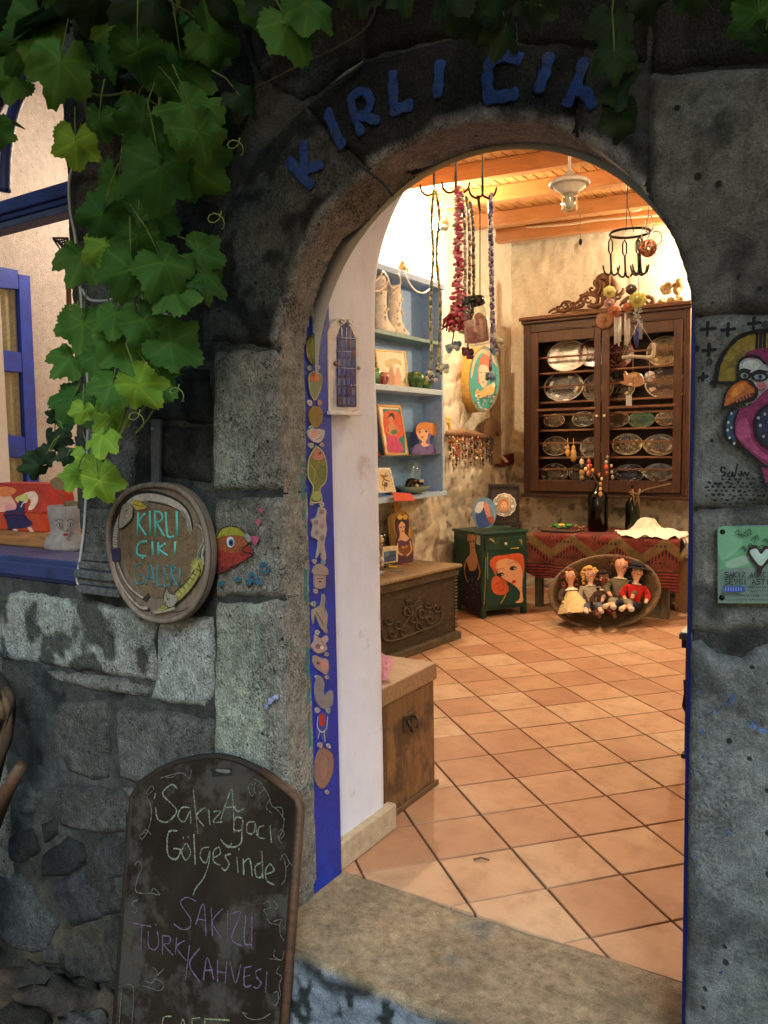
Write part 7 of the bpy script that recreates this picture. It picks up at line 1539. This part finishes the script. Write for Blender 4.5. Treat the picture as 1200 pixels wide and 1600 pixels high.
# cat
a.poly('#8c8a3c',[(300,878),(310,870),(317,880),(315,896),(304,914),(288,932),(272,944),(258,952),(240,958),(262,940),(280,920),(296,900)],True); a.stroke('#a09c58',[(308,876),(300,900),(284,924),(262,944)],.014)
a.stroke('#8c8a70',[(307,818),(316,828),(318,845),(311,862),(309,876)],.009); a.stroke(K,[(306,816),(314,822),(320,838),(317,852),(311,862),(309,874)],.0025); a.stroke('#9c9c88',[(320,852),(316,866),(318,880)],.010); a.stroke(K,[(323,850),(318,862),(320,884)],.0025)
a.stroke(K,[(310,880),(313,895),(303,914),(288,932),(262,952),(236,958)],.004,rough=.4); a.stroke(K,[(304,890),(290,910),(272,926)],.003,rough=.4)
for k in range(9): t=k/8; a.stroke('#4a4824',[(312-46*t,892+56*t),(306-46*t,888+52*t)],.003)
a.poly('#8a8474',[(256,932),(260,920),(265,928),(272,928),(277,936),(272,946),(262,948),(255,942)],True); a.stroke(K,[(255,934),(260,919),(265,927),(274,929)],.003); a.stroke(K,[(262,948),(255,942),(256,934)],.003); a.ell(K,262,936,1.3,1.6); a.ell('#5c544c',258,942,1.6,1.4); a.stroke('#8c8a70',[(240,957),(256,955),(272,950)],.008)
a.stroke(K,[(268,958),(272,956),(276,957),(280,955),(284,955),(288,952),(292,950)],.003)
a.build('painted_figures',M_wallpaint,sg)
TQ='#4fa8a0'
def word(name,strokes,col,w,thick=.006,P=SG,par=sg,mat=M_paint):
    for nm2,ss in strokes:
        m=MB(hx(col))
        for s in ss:
            pp=[P.at(x,y,.002) for x,y in (smooth_pts(s,5) if len(s)>2 else s)]; mm=MB(hx(col)); mm.tube(pp,w/2,8)
            for v in mm.v:
                d=(Vector(v)-P.o).dot(P.n)-.002; q_=Vector(v)-P.n*d*(1-thick/w); m.v.append(tuple(q_))
            b=len(m.v)-len(mm.v); m.f+= [tuple(b+k for k in f) for f in mm.f]; m.c+=mm.c; m.sm+=mm.sm
        o=m.build(name,mat,par)
L1=[('K',[[(216,800),(215,838)],[(227,802),(217,817),(229,837)]]),('I',[[(234,798),(235,836)]]),('R',[[(242,799),(243,838)],[(242,799),(252,802),(253,812),(244,817)],[(245,818),(257,838)]]),('L',[[(259,800),(262,837),(272,838)]]),('I',[[(276,798),(277,838)]])]
L2=[('C',[[(230,846),(219,848),(214,858),(216,867),(228,869)],[(222,870),(224,873)]]),('I',[[(238,846),(239,868)]]),('K',[[(247,847),(248,869)],[(259,849),(249,858),(262,868)]]),('I',[[(274,846),(273,868)]])]
L3=[('G',[[(222,880),(213,884),(211,900),(214,912),(224,910),(224,900),(217,899)]]),('A',[[(229,914),(235,882),(242,914)],[(231,903),(240,903)]]),('L',[[(246,882),(247,913),(253,914)]]),('E',[[(257,885),(257,915),(264,914)],[(257,885),(263,884)],[(257,899),(262,898)]]),('R',[[(268,884),(268,915)],[(268,884),(275,889),(269,898),(277,915)]]),('I',[[(281,888),(281,915)],[(281,881),(281.6,881.4)]])]
word('sign_letter',L1,'#55b0a6',.0085); word('sign_letter',L2,'#55b0a6',.0085); word('sign_letter',L3,'#34707a',.0065)
for ws in (L1,L2):
    pass
m=MB(hx('#565a5c')); bk_=Plane((0,FY-.03,0),(0,-1,0)); m.prism([bk_.at(235,655),bk_.at(250,655),bk_.at(248,756),bk_.at(236,756)],(0,-1,0),.012); m.build('hanger_strap',M_matte,sg,bevel=.002)
m=MB(hx('#a8acae')); m.lathe([(.001,.004),(.006,.002),(.007,0)],bk_.at(238,670,.001),10,(0,-1,0)); m.build('screw',M_metal,sg)
# ================================================================== chalkboard leaning on the wall
cbd=thing('chalkboard','tall dark chalkboard with a rounded top leaning on the wall, chalked in green and violet','chalkboard',loc=(-1.7,1.35,-.72))
bnr=Vector((.03,-1,.27)).normalized(); CB=Plane(ony(335,1190,FY-.05),bnr)
ol=[(186,1640),(186,1600),(205,1245),(218,1224),(245,1205),(275,1192),(310,1184),(340,1182),(370,1188),(400,1202),(430,1222),(458,1244),(464,1258),(452,1640)]
low=CB.at(320,1640); m=MB(hx('#241d16')); pts=[CB.at(x,y) for x,y in ol]
def ext(p,to=-.715): 
    k=(p.z-to)/CB.v.z; return p-CB.v*k
pts=[ext(pts[0])]+pts[2:-1]+[ext(pts[-1])]
m.prism(pts,bnr,.018); m.build('board',M_board,cbd,bevel=.002)
m=MB(hx('#241a12')); m.tube([p-bnr*.008 for p in pts[:]],.012,8); fr_=m.build('board_frame',M_wood,cbd); 
m=MB(hx('#4a3220')); e_=[CB.at(x,y) for x,y in ((404,1204),(430,1222),(459,1246),(464,1262))]+[ext(CB.at(452,1640))]; m.tube([p-bnr*.004+CB.u*.01 for p in e_],.014,6); o=m.build('frame_edge',M_wood,cbd)
m=MB((.004,.004,.004)); a=Art(CB,off=.0008); a.poly((.006,.006,.006),[(328,1200),(362,1200),(363,1212),(332,1214)]); a.poly('#5c5850',[(338,1202),(358,1203),(357,1208),(340,1206)],True); a.build('handle_slot',M_matte,cbd)
a=Art(CB,off=.0012,step=.00012); G='#7f8a75'; V='#6a5478'; Wh='#626459'
def S(c,w,*ss):
    for s in ss: a.stroke(c,s,w*rnd.uniform(.8,1.15),rough=.45)
w1=.0046
S(G,w1,[(277,1232),(268,1226),(254,1240),(268,1256),(276,1268),(262,1284),(247,1280),(243,1262)], # S
 [(243,1240),(241,1248)],
 [(296,1262),(284,1262),(278,1276),(288,1284),(297,1268),(298,1286)], # a
 [(302,1234),(309,1302)],[(320,1262),(307,1274),(318,1290)], # k
 [(326,1266),(328,1288)], # i dotless
 [(334,1268),(345,1268),(333,1284),(347,1284)], # z
 [(345,1280),(361,1234),(364,1252),(366,1300)],[(353,1262),(368,1260)], # A
 [(378,1278),(368,1278),(366,1296),(378,1296),(379,1280),(378,1300),(376,1318),(362,1324),(350,1318)],[(366,1262),(372,1268),(380,1264)], # g with breve
 [(397,1284),(387,1286),(386,1300),(396,1302),(399,1286),(401,1306)], # a
 [(412,1290),(404,1294),(404,1308),(414,1310)], # c
 [(422,1290),(424,1316)]) # i
S(G,w1,[(276,1298),(264,1300),(261,1320),(264,1338),(276,1342),(282,1328),(272,1326)], # G
 [(290,1318),(284,1330),(290,1344),(298,1332),(292,1318)],[(286,1308),(287,1310)],[(294,1307),(295,1309)], # o
 [(303,1304),(305,1350)], # l
 [(326,1324),(316,1326),(313,1340),(322,1348),(328,1330),(326,1350),(318,1372),(306,1388),(302,1398)], # g
 [(334,1340),(344,1334),(342,1324),(334,1330),(334,1346),(344,1352)], # e
 [(360,1334),(352,1338),(358,1350),(352,1360),(347,1356)],[(345,1312),(356,1324),(362,1318)], # s
 [(370,1340),(372,1362)],[(373,1326),(373.5,1328)], # i
 [(380,1342),(381,1366)],[(381,1348),(390,1342),(394,1368)], # n
 [(408,1348),(399,1354),(401,1370),(410,1366),(409,1330),(411,1372)], # d
 [(416,1366),(428,1360),(422,1350),(415,1360),(417,1376),(428,1382)]) # e
w2=.0044
S(V,w2,[(306,1408),(292,1402),(282,1410),(290,1424),(298,1436),(296,1450),(284,1452),(272,1444)],[(306,1444),(318,1412),(322,1462)],[(310,1436),(322,1438)],[(330,1418),(332,1462)],[(348,1420),(332,1440),(346,1466)],[(356,1424),(356,1470)],[(362,1428),(376,1426),(362,1466),(378,1478)],[(384,1432),(382,1472),(392,1476)],[(394,1432),(393,1482)])
S(V,w2,[(208,1442),(236,1448)],[(222,1446),(220,1482)],[(232,1456),(232,1478),(242,1484),(248,1474),(246,1456)],[(234,1446),(235,1448)],[(243,1444),(244,1446)],[(254,1462),(254,1490)],[(254,1462),(266,1464),(264,1474),(256,1476),(270,1492)],[(276,1466),(274,1490)],[(288,1470),(276,1480),(290,1500)])
S(V,w2,[(296,1478),(290,1530)],[(312,1482),(296,1506),(312,1534)],[(318,1530),(324,1496),(334,1530)],[(320,1516),(332,1516)],[(340,1500),(340,1534)],[(354,1504),(352,1536)],[(340,1518),(353,1520)],[(360,1504),(368,1536),(376,1508)],[(382,1512),(382,1540),(392,1540)],[(382,1512),(392,1510)],[(382,1526),(390,1524)],[(408,1514),(400,1518),(402,1528),(408,1536),(402,1544),(396,1542)],[(417,1518),(415,1550)])
S('#8a9468',w1,[(268,1588),(256,1590),(254,1606),(262,1618)],[(280,1618),(286,1592),(292,1618)],[(300,1592),(300,1618)],[(300,1592),(312,1590)],[(300,1604),(308,1603)],[(320,1592),(320,1618)],[(320,1592),(358,1594)],[(320,1605),(330,1604)])
S(Wh,.0028,[(228,1240),(236,1228),(240,1234),(230,1244),(236,1260),(236,1280),(230,1300),(222,1312)],[(222,1304),(228,1296),(236,1304)],[(222,1312),(218,1306),(228,1300)],[(250,1216),(270,1210),(285,1208),(296,1216),(299,1204)],[(278,1206),(270,1214),(258,1214)],
 [(392,1224),(388,1232),(394,1244),(398,1232),(392,1224)],[(398,1218),(406,1222),(412,1232),(406,1240)],[(400,1222),(396,1234),(400,1240)],[(412,1230),(420,1244),(424,1258),(434,1266),(444,1280)],[(420,1250),(416,1262),(424,1270)],[(428,1262),(440,1262),(442,1274)],[(444,1280),(442,1296),(436,1310),(440,1318)],[(436,1300),(440,1296),(444,1304),(436,1312),(434,1304)],
 [(440,1336),(446,1350),(446,1372),(440,1382)],[(438,1344),(444,1334),(452,1348),(446,1356)],[(448,1342),(456,1352)],
 [(210,1352),(216,1346),(222,1354),(214,1376),(212,1392),(222,1396),(236,1396),(250,1398),(240,1388),(236,1396)],[(208,1408),(216,1406),(206,1412),(214,1420),(212,1426),(206,1424)],
 [(412,1412),(420,1408),(422,1418),(412,1422),(418,1430)],[(428,1408),(434,1416),(430,1420)],[(416,1430),(422,1442),(436,1446),(438,1460),(444,1470)],[(428,1440),(440,1436),(436,1446)],[(430,1484),(428,1494),(440,1500),(444,1486)],[(420,1498),(438,1500)],[(436,1510),(432,1520),(440,1526),(436,1540),(438,1556),(430,1572)],[(428,1552),(434,1550),(434,1568),(426,1570)],
 [(224,1540),(236,1544),(250,1548),(256,1538),(244,1530),(236,1536),(226,1532)],[(238,1536),(246,1520),(240,1512)],[(246,1524),(256,1514)],[(378,1582),(390,1592),(408,1592),(422,1584)],[(378,1582),(386,1584)],[(186,1542),(208,1542),(206,1600)],[(190,1546),(186,1600)])
a.build('chalk_writing',M_chalk,cbd)['kind']='stuff'
# ================================================================== heart sign on the right
hs_=thing('heart_sign','pale green enamel sign with an open heart and small black lettering on the right pier','sign',loc=ony(1160,945,FY-.03))
HP=Plane((0,FY-.022,0),(0,-1,0)); m=MB(hx('#71887e'))
m.prism([HP.at(1120,822),HP.at(1235,820),HP.at(1235,944),HP.at(1121,943)],(0,-1,0),.012); m.build('sign_panel',M_gloss,hs_,bevel=.002)
a=Art(HP,off=.0006,step=.0003); a.poly('#5c9870',[(1122,824),(1200,823),(1232,822),(1232,850),(1200,872),(1170,886),(1124,890)]); a.poly('#6fa884',[(1124,826),(1150,826),(1160,850),(1140,870),(1124,872)],True); a.poly('#86a894',[(1135,878),(1165,868),(1170,880),(1140,888)],True)
r=random.Random(31)
for k in range(16): x,y=1148+r.uniform(0,48),r.uniform(832,866)-(.3*(r.uniform(0,30))); a.stroke('#2f5a44',[(x,y),(x+r.uniform(3,7),y+r.uniform(-5,3)),(x+r.uniform(5,9),y+4)],.0022); 
a.poly('#241c18',[(1168,862),(1172,853),(1180,852),(1188,858),(1195,853),(1206,854),(1210,864),(1202,878),(1192,888),(1190,896),(1184,896),(1182,886),(1172,874)],True)
a.poly('#a8c4bc',[(1172,863),(1176,858),(1183,858),(1189,866),(1197,858),(1203,860),(1205,866),(1197,876),(1189,884),(1180,876)],True)
def tiny(txt,x,y,h,w,col,sw):
    F={'S':[[(1,0),(0,.1),(0,.4),(1,.55),(1,.9),(0,1)]],'A':[[(0,1),(.5,0),(1,1)],[(.2,.6),(.8,.6)]],'K':[[(0,0),(0,1)],[(1,0),(0,.5),(1,1)]],'I':[[(.4,0),(.4,1)]],'Z':[[(0,0),(1,0),(0,1),(1,1)]],'G':[[(1,.1),(.3,0),(0,.5),(.3,1),(1,.9),(1,.5),(.6,.5)]],'C':[[(1,.1),(.3,0),(0,.5),(.3,1),(1,.9)]],'E':[[(1,0),(0,0),(0,1),(1,1)],[(0,.5),(.8,.5)]],'V':[[(0,0),(.5,1),(1,0)]],'T':[[(0,0),(1,0)],[(.5,0),(.5,1)]]}
    for ch in txt:
        for s in F.get(ch,[]): a.stroke(col,[(x+q[0]*w,y+q[1]*h) for q in s],sw,sm=False)
        x+=w*1.45 if ch!=' ' else w*1.2
    return x
tiny('SAKIZ AGACI',1133,894,8,4.6,'#1c2622',.0022); a.stroke('#1c2622',[(1181,891),(1183,892.5),(1186,891)],.0016)
tiny('SEVGI ASTI',1133,905,8,5.0,'#1c2622',.0022)
a.poly('#2f4c9c',[(1131,916),(1164,916),(1164,925),(1131,925)]); 
for k in range(7): a.stroke('#8fa0d0',[(1134+k*4,918),(1134+k*4,923)],.0014)
for j,(x0_,x1_,y_) in enumerate(((1168,1215,918),(1168,1215,924),(1152,1215,931),(1130,1215,938))):
    x=x0_
    while x<x1_: a.stroke('#26302c',[(x,y_-1.6),(x+r.uniform(1,3),y_+r.uniform(-1,1.6))],.0014); x+=r.uniform(2.4,4.5)
a.build('sign_print',M_paint,hs_)
for x,y in ((1129,831),(1128,934)): m=MB(hx('#1e2422')); m.lathe([(.001,.003),(.005,.002),(.006,0)],HP.at(x,y,.0005),10,(0,-1,0)); m.build('screw',M_metal,hs_)
# ================================================================== lower left: old vine trunk, paper, loose stones
m=MB(); tk_=thing('gnarled_vine','gnarled dark brown fibrous old vine with a stub branch at the left edge','old vine',loc=(-2.4,1.5,-.3))
r=random.Random(14); base=[(-62,1640),(-58,1500),(-52,1400),(-42,1300),(-22,1200),(-4,1125),(-10,1082),(-40,1050),(-80,1030)]
TY=1.62; P=[ony(x,y,TY) for x,y in smooth_pts(base,6)]
for k in range(26):
    ph=r.uniform(0,2*PI); rad=.055*math.sqrt(r.uniform(.2,1)); 
    m.tube([p+Vector((math.cos(ph+i*.05)*rad,math.sin(ph+i*.05)*rad*.7,math.sin(i*.3+k)*.006)) for i,p in enumerate(P)],[.014*(1+.55*math.sin(i*.9+k*2)) for i in range(len(P))],6,hx(r.choice(['#3c2c1c','#54402a','#2c2016','#5c482e'])))
m.tube([p+Vector((0,.03,0)) for p in P],.035,10,hx('#241a12')); m.build('trunk',M_matte,tk_)
m=MB(hx('#4a3220')); m.tube([ony(-12,1290,TY-.06),ony(8,1240,TY-.07),ony(34,1196,TY-.08)],[.03,.026,.02],9); m.build('branch_stub',M_woodz,tk_)
m=MB(hx('#bcc4c8')); r=random.Random(2); bm=bmesh.new(); bmesh.ops.create_grid(bm,x_segments=9,y_segments=7,size=.5); c=onz(31,1585,-.275)
c=onz(31,1583,-.66)
for v in bm.verts: v.co=Vector((c.x+v.co.x*.15*(1+.3*r.random()),c.y+v.co.y*.09*(1+.5*r.random()),c.z+r.uniform(-.014,.024)))
bm.verts.index_update(); m.put([v.co.copy() for v in bm.verts],[tuple(v.index for v in f.verts) for f in bm.faces],None,False); bm.free(); tag(m.build('crumpled_tissue',M_fabric),'crumpled white tissue lying on the dark rubble at the bottom left corner','tissue')
def rock(px,py,y,r_,col,lab,seed):
    c=ony(px,py,y); bm=bmesh.new(); bmesh.ops.create_icosphere(bm,subdivisions=3,radius=1); rr=random.Random(seed); sc=(rr.uniform(1,1.5),rr.uniform(.7,1),rr.uniform(.6,.9))
    co=np.array([v.co for v in bm.verts]); n=fbm(co,2.4,5,seed); 
    for v,k in zip(bm.verts,n): v.co=Vector((c.x+v.co.x*r_*sc[0]*(1+.85*k),c.y+v.co.y*r_*sc[1]*(1+.85*k),c.z+v.co.z*r_*sc[2]*(1+.85*k)))
    bm.verts.index_update(); m=MB(col); m.put([v.co.copy() for v in bm.verts],[tuple(v.index for v in f.verts) for f in bm.faces],None,True); bm.free(); tag(m.build('rock',M_mortar),lab,'rock','loose rocks at the foot of the wall')
for q in ((20,1560,1.74,.11,(.09,.06,.04),'brown rock just above the white tissue'),(95,1590,1.7,.12,(.08,.06,.045),'low brown rock right of the white tissue'),(130,1612,1.62,.08,(.13,.12,.11),'pale grey rock at the bottom edge left of the chalkboard'),(70,1548,1.78,.10,(.06,.05,.04),'dark rock against the wall above the tissue'),(165,1590,1.72,.09,(.09,.07,.05),'rock touching the left side of the chalkboard'),(120,1560,1.8,.07,(.08,.07,.055),'small rock against the wall left of the chalkboard'),(25,1640,1.5,.12,(.05,.04,.03),'dark rock below the white tissue')): rock(q[0],q[1],q[2],q[3],q[4],q[5],int(q[0]))
# ================================================================== the vine
vn=thing('grape_vine','leafy green grape vine hanging over the left pilaster and wall top','vine',loc=(-2.2,1.7,2.9))
def leaf_mesh(seed,lobes=5):
    r=random.Random(seed); n=64; pts=[]
    la=[0,math.radians(58),math.radians(-58),math.radians(118),math.radians(-118)]; ln=[1.0,.93,.93,.78,.78]
    for i in range(n):
        a_=-PI+2*PI*i/n+1e-3; rad=.66+.05*(seed%3)
        for q,l_ in zip(la,ln):
            d=abs((a_-q+PI)%(2*PI)-PI); rad=max(rad,l_*r.uniform(.985,1.0)*(1-(d/.62)**1.7*.5) if d<.62 else 0)
        rad*=1+.035*(1 if i%2 else -1)+.03*math.sin(i*.9+seed)
        if abs(abs(a_)-PI)<.2: rad*=.35
        elif abs(abs(a_)-PI)<.4: rad*=.85
        pts.append((math.sin(a_)*rad,math.cos(a_)*rad))
    cup=r.uniform(-.45,.45); fold=r.uniform(.1,.9); droop=r.uniform(.1,1.0); vs=[];fs=[];rings=5; cs=[]
    for k in range(rings+1):
        f=k/rings
        for i,(x,y) in enumerate(pts):
            X,Y=x*f,y*f; z=.10*math.sin(X*5+Y*3+seed*1.7)*f+.07*math.sin(Y*6-X*4+seed)*f-fold*abs(X)*.5+cup*(X*X+Y*Y)-droop*max(Y,0)**2*.6+.05*math.sin(X*9+seed)*f+.05*math.sin(Y*8+seed*2)*f; 
            ang=math.atan2(X,Y); v=min(abs((ang-q+PI)%(2*PI)-PI) for q in la)*math.hypot(X,Y); z-=.10*math.exp(-(v/.035)**2)*f*.35
            vs.append((X*.5,Y*.5,z*.5))
    for k in range(rings):
        for i in range(n):
            j=(i+1)%n; fs.append((k*n+i,(k+1)*n+i,(k+1)*n+j,k*n+j))
    me=bpy.data.meshes.new('leaf'); me.from_pydata(vs,[],fs); me.polygons.foreach_set('use_smooth',[True]*len(fs))
    col=[]
    for f in fs:
        for i in f:
            x,y,_=vs[i]; ang=math.atan2(x,y); v=min(abs((ang-q+PI)%(2*PI)-PI) for q in la)*math.hypot(x,y)*2
            t=math.exp(-(v/.03)**2); e=math.hypot(x,y)*2; c=(1+.5*t+.25*(e>.8),1+.30*t,1+.15*t); col.append((*c,1))
    setcol(me,col); return me
LM={}
def lmesh(var,mat):
    k=(var,mat.name)
    if k not in LM:
        me=leaf_mesh(var+1); me.materials.append(mat); LM[k]=me
    return LM[k]
lr=random.Random(99)
def leaf(px,py,s,ang,mat,y=None,tilt=None):
    """s: leaf length in the picture; ang: where the tip points, degrees clockwise from straight down"""
    y=y if y is not None else lr.uniform(1.42,1.62); p=ony(px,py,y); depth=(p-Vector(CP)).dot(Vector(FW)); size=s/F_PX*depth
    o=bpy.data.objects.new('leaf',lmesh(lr.randrange(10),mat)); 
    to=(Vector(CP)-p).normalized(); upish=Vector((0,0,1)); nrm=(to+Vector((lr.uniform(-.65,.65),lr.uniform(-.2,.2),lr.uniform(-.25,.8)))).normalized()
    a_=math.radians(ang); side=Vector((0,0,1)).cross(to).normalized(); tip=(-upish*math.cos(a_)-side*math.sin(a_)); tip=(tip-nrm*tip.dot(nrm)).normalized(); xx=tip.cross(nrm)
    M3=Matrix((xx,tip,nrm)).transposed().to_4x4(); M3.translation=p
    COL.objects.link(o); o.parent=vn; o.matrix_parent_inverse=Matrix.Translation(vn.location).inverted(); o.matrix_basis=M3@Matrix.Scale(size,4); return o
A_,B_,D_=M_leaf,M_leaf2,M_leaf3
LV=[(60,30,150,20,A_),(95,95,130,10,A_),(22,120,100,60,A_),(40,70,120,30,A_),(190,30,130,-10,A_),(265,45,170,-20,A_),(330,55,120,-70,A_),(285,110,150,-10,A_),(215,80,120,10,A_),(290,165,150,-25,A_),(225,190,130,15,A_),(310,205,130,-20,A_),(155,185,75,20,A_),(118,220,90,15,B_),(250,260,140,-5,A_),(185,290,120,20,A_),(300,260,130,-50,A_),(160,335,110,10,A_),(235,330,120,0,A_),(375,150,75,-50,D_),(450,35,140,-25,A_),(480,5,120,-60,A_),(395,10,120,10,A_),
(130,400,100,10,A_),(165,380,100,-10,B_),(205,420,110,0,A_),(255,410,150,-20,A_),(310,395,100,-60,A_),(215,370,110,20,A_),(270,455,110,-10,A_),(320,430,90,-70,A_),(130,505,100,20,A_),(180,490,90,0,A_),(225,500,110,-20,A_),(265,535,110,-60,A_),(110,560,90,30,A_),(150,555,100,0,A_),(190,540,110,0,A_),(215,600,110,-20,B_),(235,580,110,-50,A_),(175,600,80,10,A_),(115,620,90,20,A_),(130,640,60,0,B_),
(160,680,80,10,B_),(172,650,70,-20,B_),(140,720,80,10,B_),(155,750,80,-5,B_),(120,740,60,30,B_),(90,650,40,60,D_),(85,682,55,-10,D_),(98,670,35,-60,D_),(72,710,45,60,D_),(60,728,50,80,D_),(50,715,35,90,D_),(105,712,35,80,D_),
(15,30,100,40,D_),(-10,90,110,40,D_),(-5,200,60,0,A_),(60,-10,140,0,D_),(150,0,140,0,D_),(240,-10,140,0,D_),(330,-5,130,0,D_),(420,-20,120,-20,D_),
(700,-10,130,20,D_),(745,20,130,0,D_),(790,40,110,0,D_),(770,-20,130,-20,D_),(830,0,120,10,D_),(900,10,120,0,D_),(935,45,110,-10,D_),(960,80,110,0,D_),(968,130,110,5,D_),(975,180,110,0,D_),(955,30,120,0,D_),(1010,0,110,-20,D_),(1080,-20,100,-20,D_),(1150,-10,90,10,D_),(1185,20,110,0,A_),(1200,-10,110,-30,D_),(560,-20,110,0,D_),(630,-25,110,0,D_),(860,-30,120,0,D_),(1195,55,80,20,D_)]
for q in LV:
    if q[4] is D_ and q[0]>500 and 880<q[0]<950 and q[1]<60: continue
    leaf(q[0],q[1],q[2]*(.80 if q[4] is D_ and q[0]>500 else lr.uniform(.82,1.15)),q[3]+lr.uniform(-15,15),q[4])
for px,py,s in [(lr.uniform(120,330),lr.uniform(20,330),lr.uniform(80,120)) for _ in range(8)]+[(lr.uniform(130,290),lr.uniform(370,600),lr.uniform(60,95)) for _ in range(5)]: 
    leaf(px,py,s,lr.uniform(-50,50),lr.choice([A_,A_,D_]),y=lr.uniform(1.62,1.74))
m=MB(hx('#55602c'))
for pts,r_ in (([(122,-40),(118,40),(128,100),(132,150),(150,230),(190,330),(212,400),(226,480),(240,560),(212,630),(186,684),(160,720)],.008),([(118,0),(124,60),(126,150)],.014),([(206,610),(190,660),(176,690)],.004),([(132,140),(160,150),(205,143)],.004),([(104,640),(98,665),(82,700),(60,722)],.003),([(235,350),(244,400),(242,440)],.005),([(300,-40),(260,60),(250,160),(230,300),(205,420)],.007),([(450,-60),(430,0),(452,30)],.005),([(235,490),(235,610),(215,650)],.004),([(-40,20),(40,10),(122,20)],.006)):
    pp=[ony(a_,b_,1.6) for a_,b_ in smooth_pts(pts,5)]; m.tube(pp,[r_*(1.1-.5*i/len(pp)) for i in range(len(pp))],7)
m.build('vine_stem',M_matte,vn)
# leaf stalks and curling tendrils
m=MB(hx('#5a7030')); r=random.Random(44); lv=[o for o in vn.children if o.name.startswith('leaf')]; m.tube([ony(a_,b_,1.58) for a_,b_ in smooth_pts([(236,560),(250,590),(240,640),(210,680)],5)],.003,5)
for o in lv:
    M=o.matrix_basis; p=M.translation; k=M.to_scale().y; tip=(M.to_3x3()@Vector((0,1,0))).normalized(); nr=(M.to_3x3()@Vector((0,0,1))).normalized()
    q=p-tip*k*r.uniform(.35,.7)-nr*k*r.uniform(.1,.3)+Vector((0,0,k*.2)); m.tube([p,p.lerp(q,.5)+Vector((0,0,.012)),q],[.0016,.002,.0024],5)
m.build('leaf_stalks',M_matte,vn)['kind']='stuff'
for px,py,s in ((205,640,14),(330,330,16),(110,470,12),(360,215,15),(268,600,12)):
    m=MB(hx('#7c8c40')); m.tube([ony(px+math.cos(t*.7)*s*(1-t/16)+t*1.5,py+math.sin(t*.7)*s*(1-t/16)+t*2,1.5+.004*t) for t in range(15)],.0014,5); m.build('tendril',M_matte,vn)
# canopy of vine leaves, added mostly out of view to shade the wall top
def canopy():
    r=random.Random(77); n=1900; vs=[];fs=[]
    for k in range(n):
        c=Vector((r.uniform(-3.4,1.6),r.uniform(.1,1.80),r.uniform(2.62,3.3)))
        # keep the sight line of the doorway free
        s=r.uniform(.07,.12); a_=r.uniform(0,2*PI); t=Vector((math.cos(a_),math.sin(a_),r.uniform(-.6,.2))).normalized(); u_=t.cross(Vector((r.uniform(-.5,.5),r.uniform(-.5,.5),1))).normalized()
        b=len(vs); vs+=[c,c+t*s*.6+u_*s*.7,c+t*s*1.5,c+t*s*.6-u_*s*.7]; fs+=[(b,b+1,b+2,b+3)]
    me=bpy.data.meshes.new('shade_canopy'); me.from_pydata([tuple(v) for v in vs],[],fs); setcol(me,[(1,1,1,1)]*(4*n)); me.materials.append(M_leaf3); o=bpy.data.objects.new('shade_canopy',me); COL.objects.link(o); tag(o,'dense roof of vine leaves added above the doorway to shade the wall top','foliage',kind='stuff')
canopy()
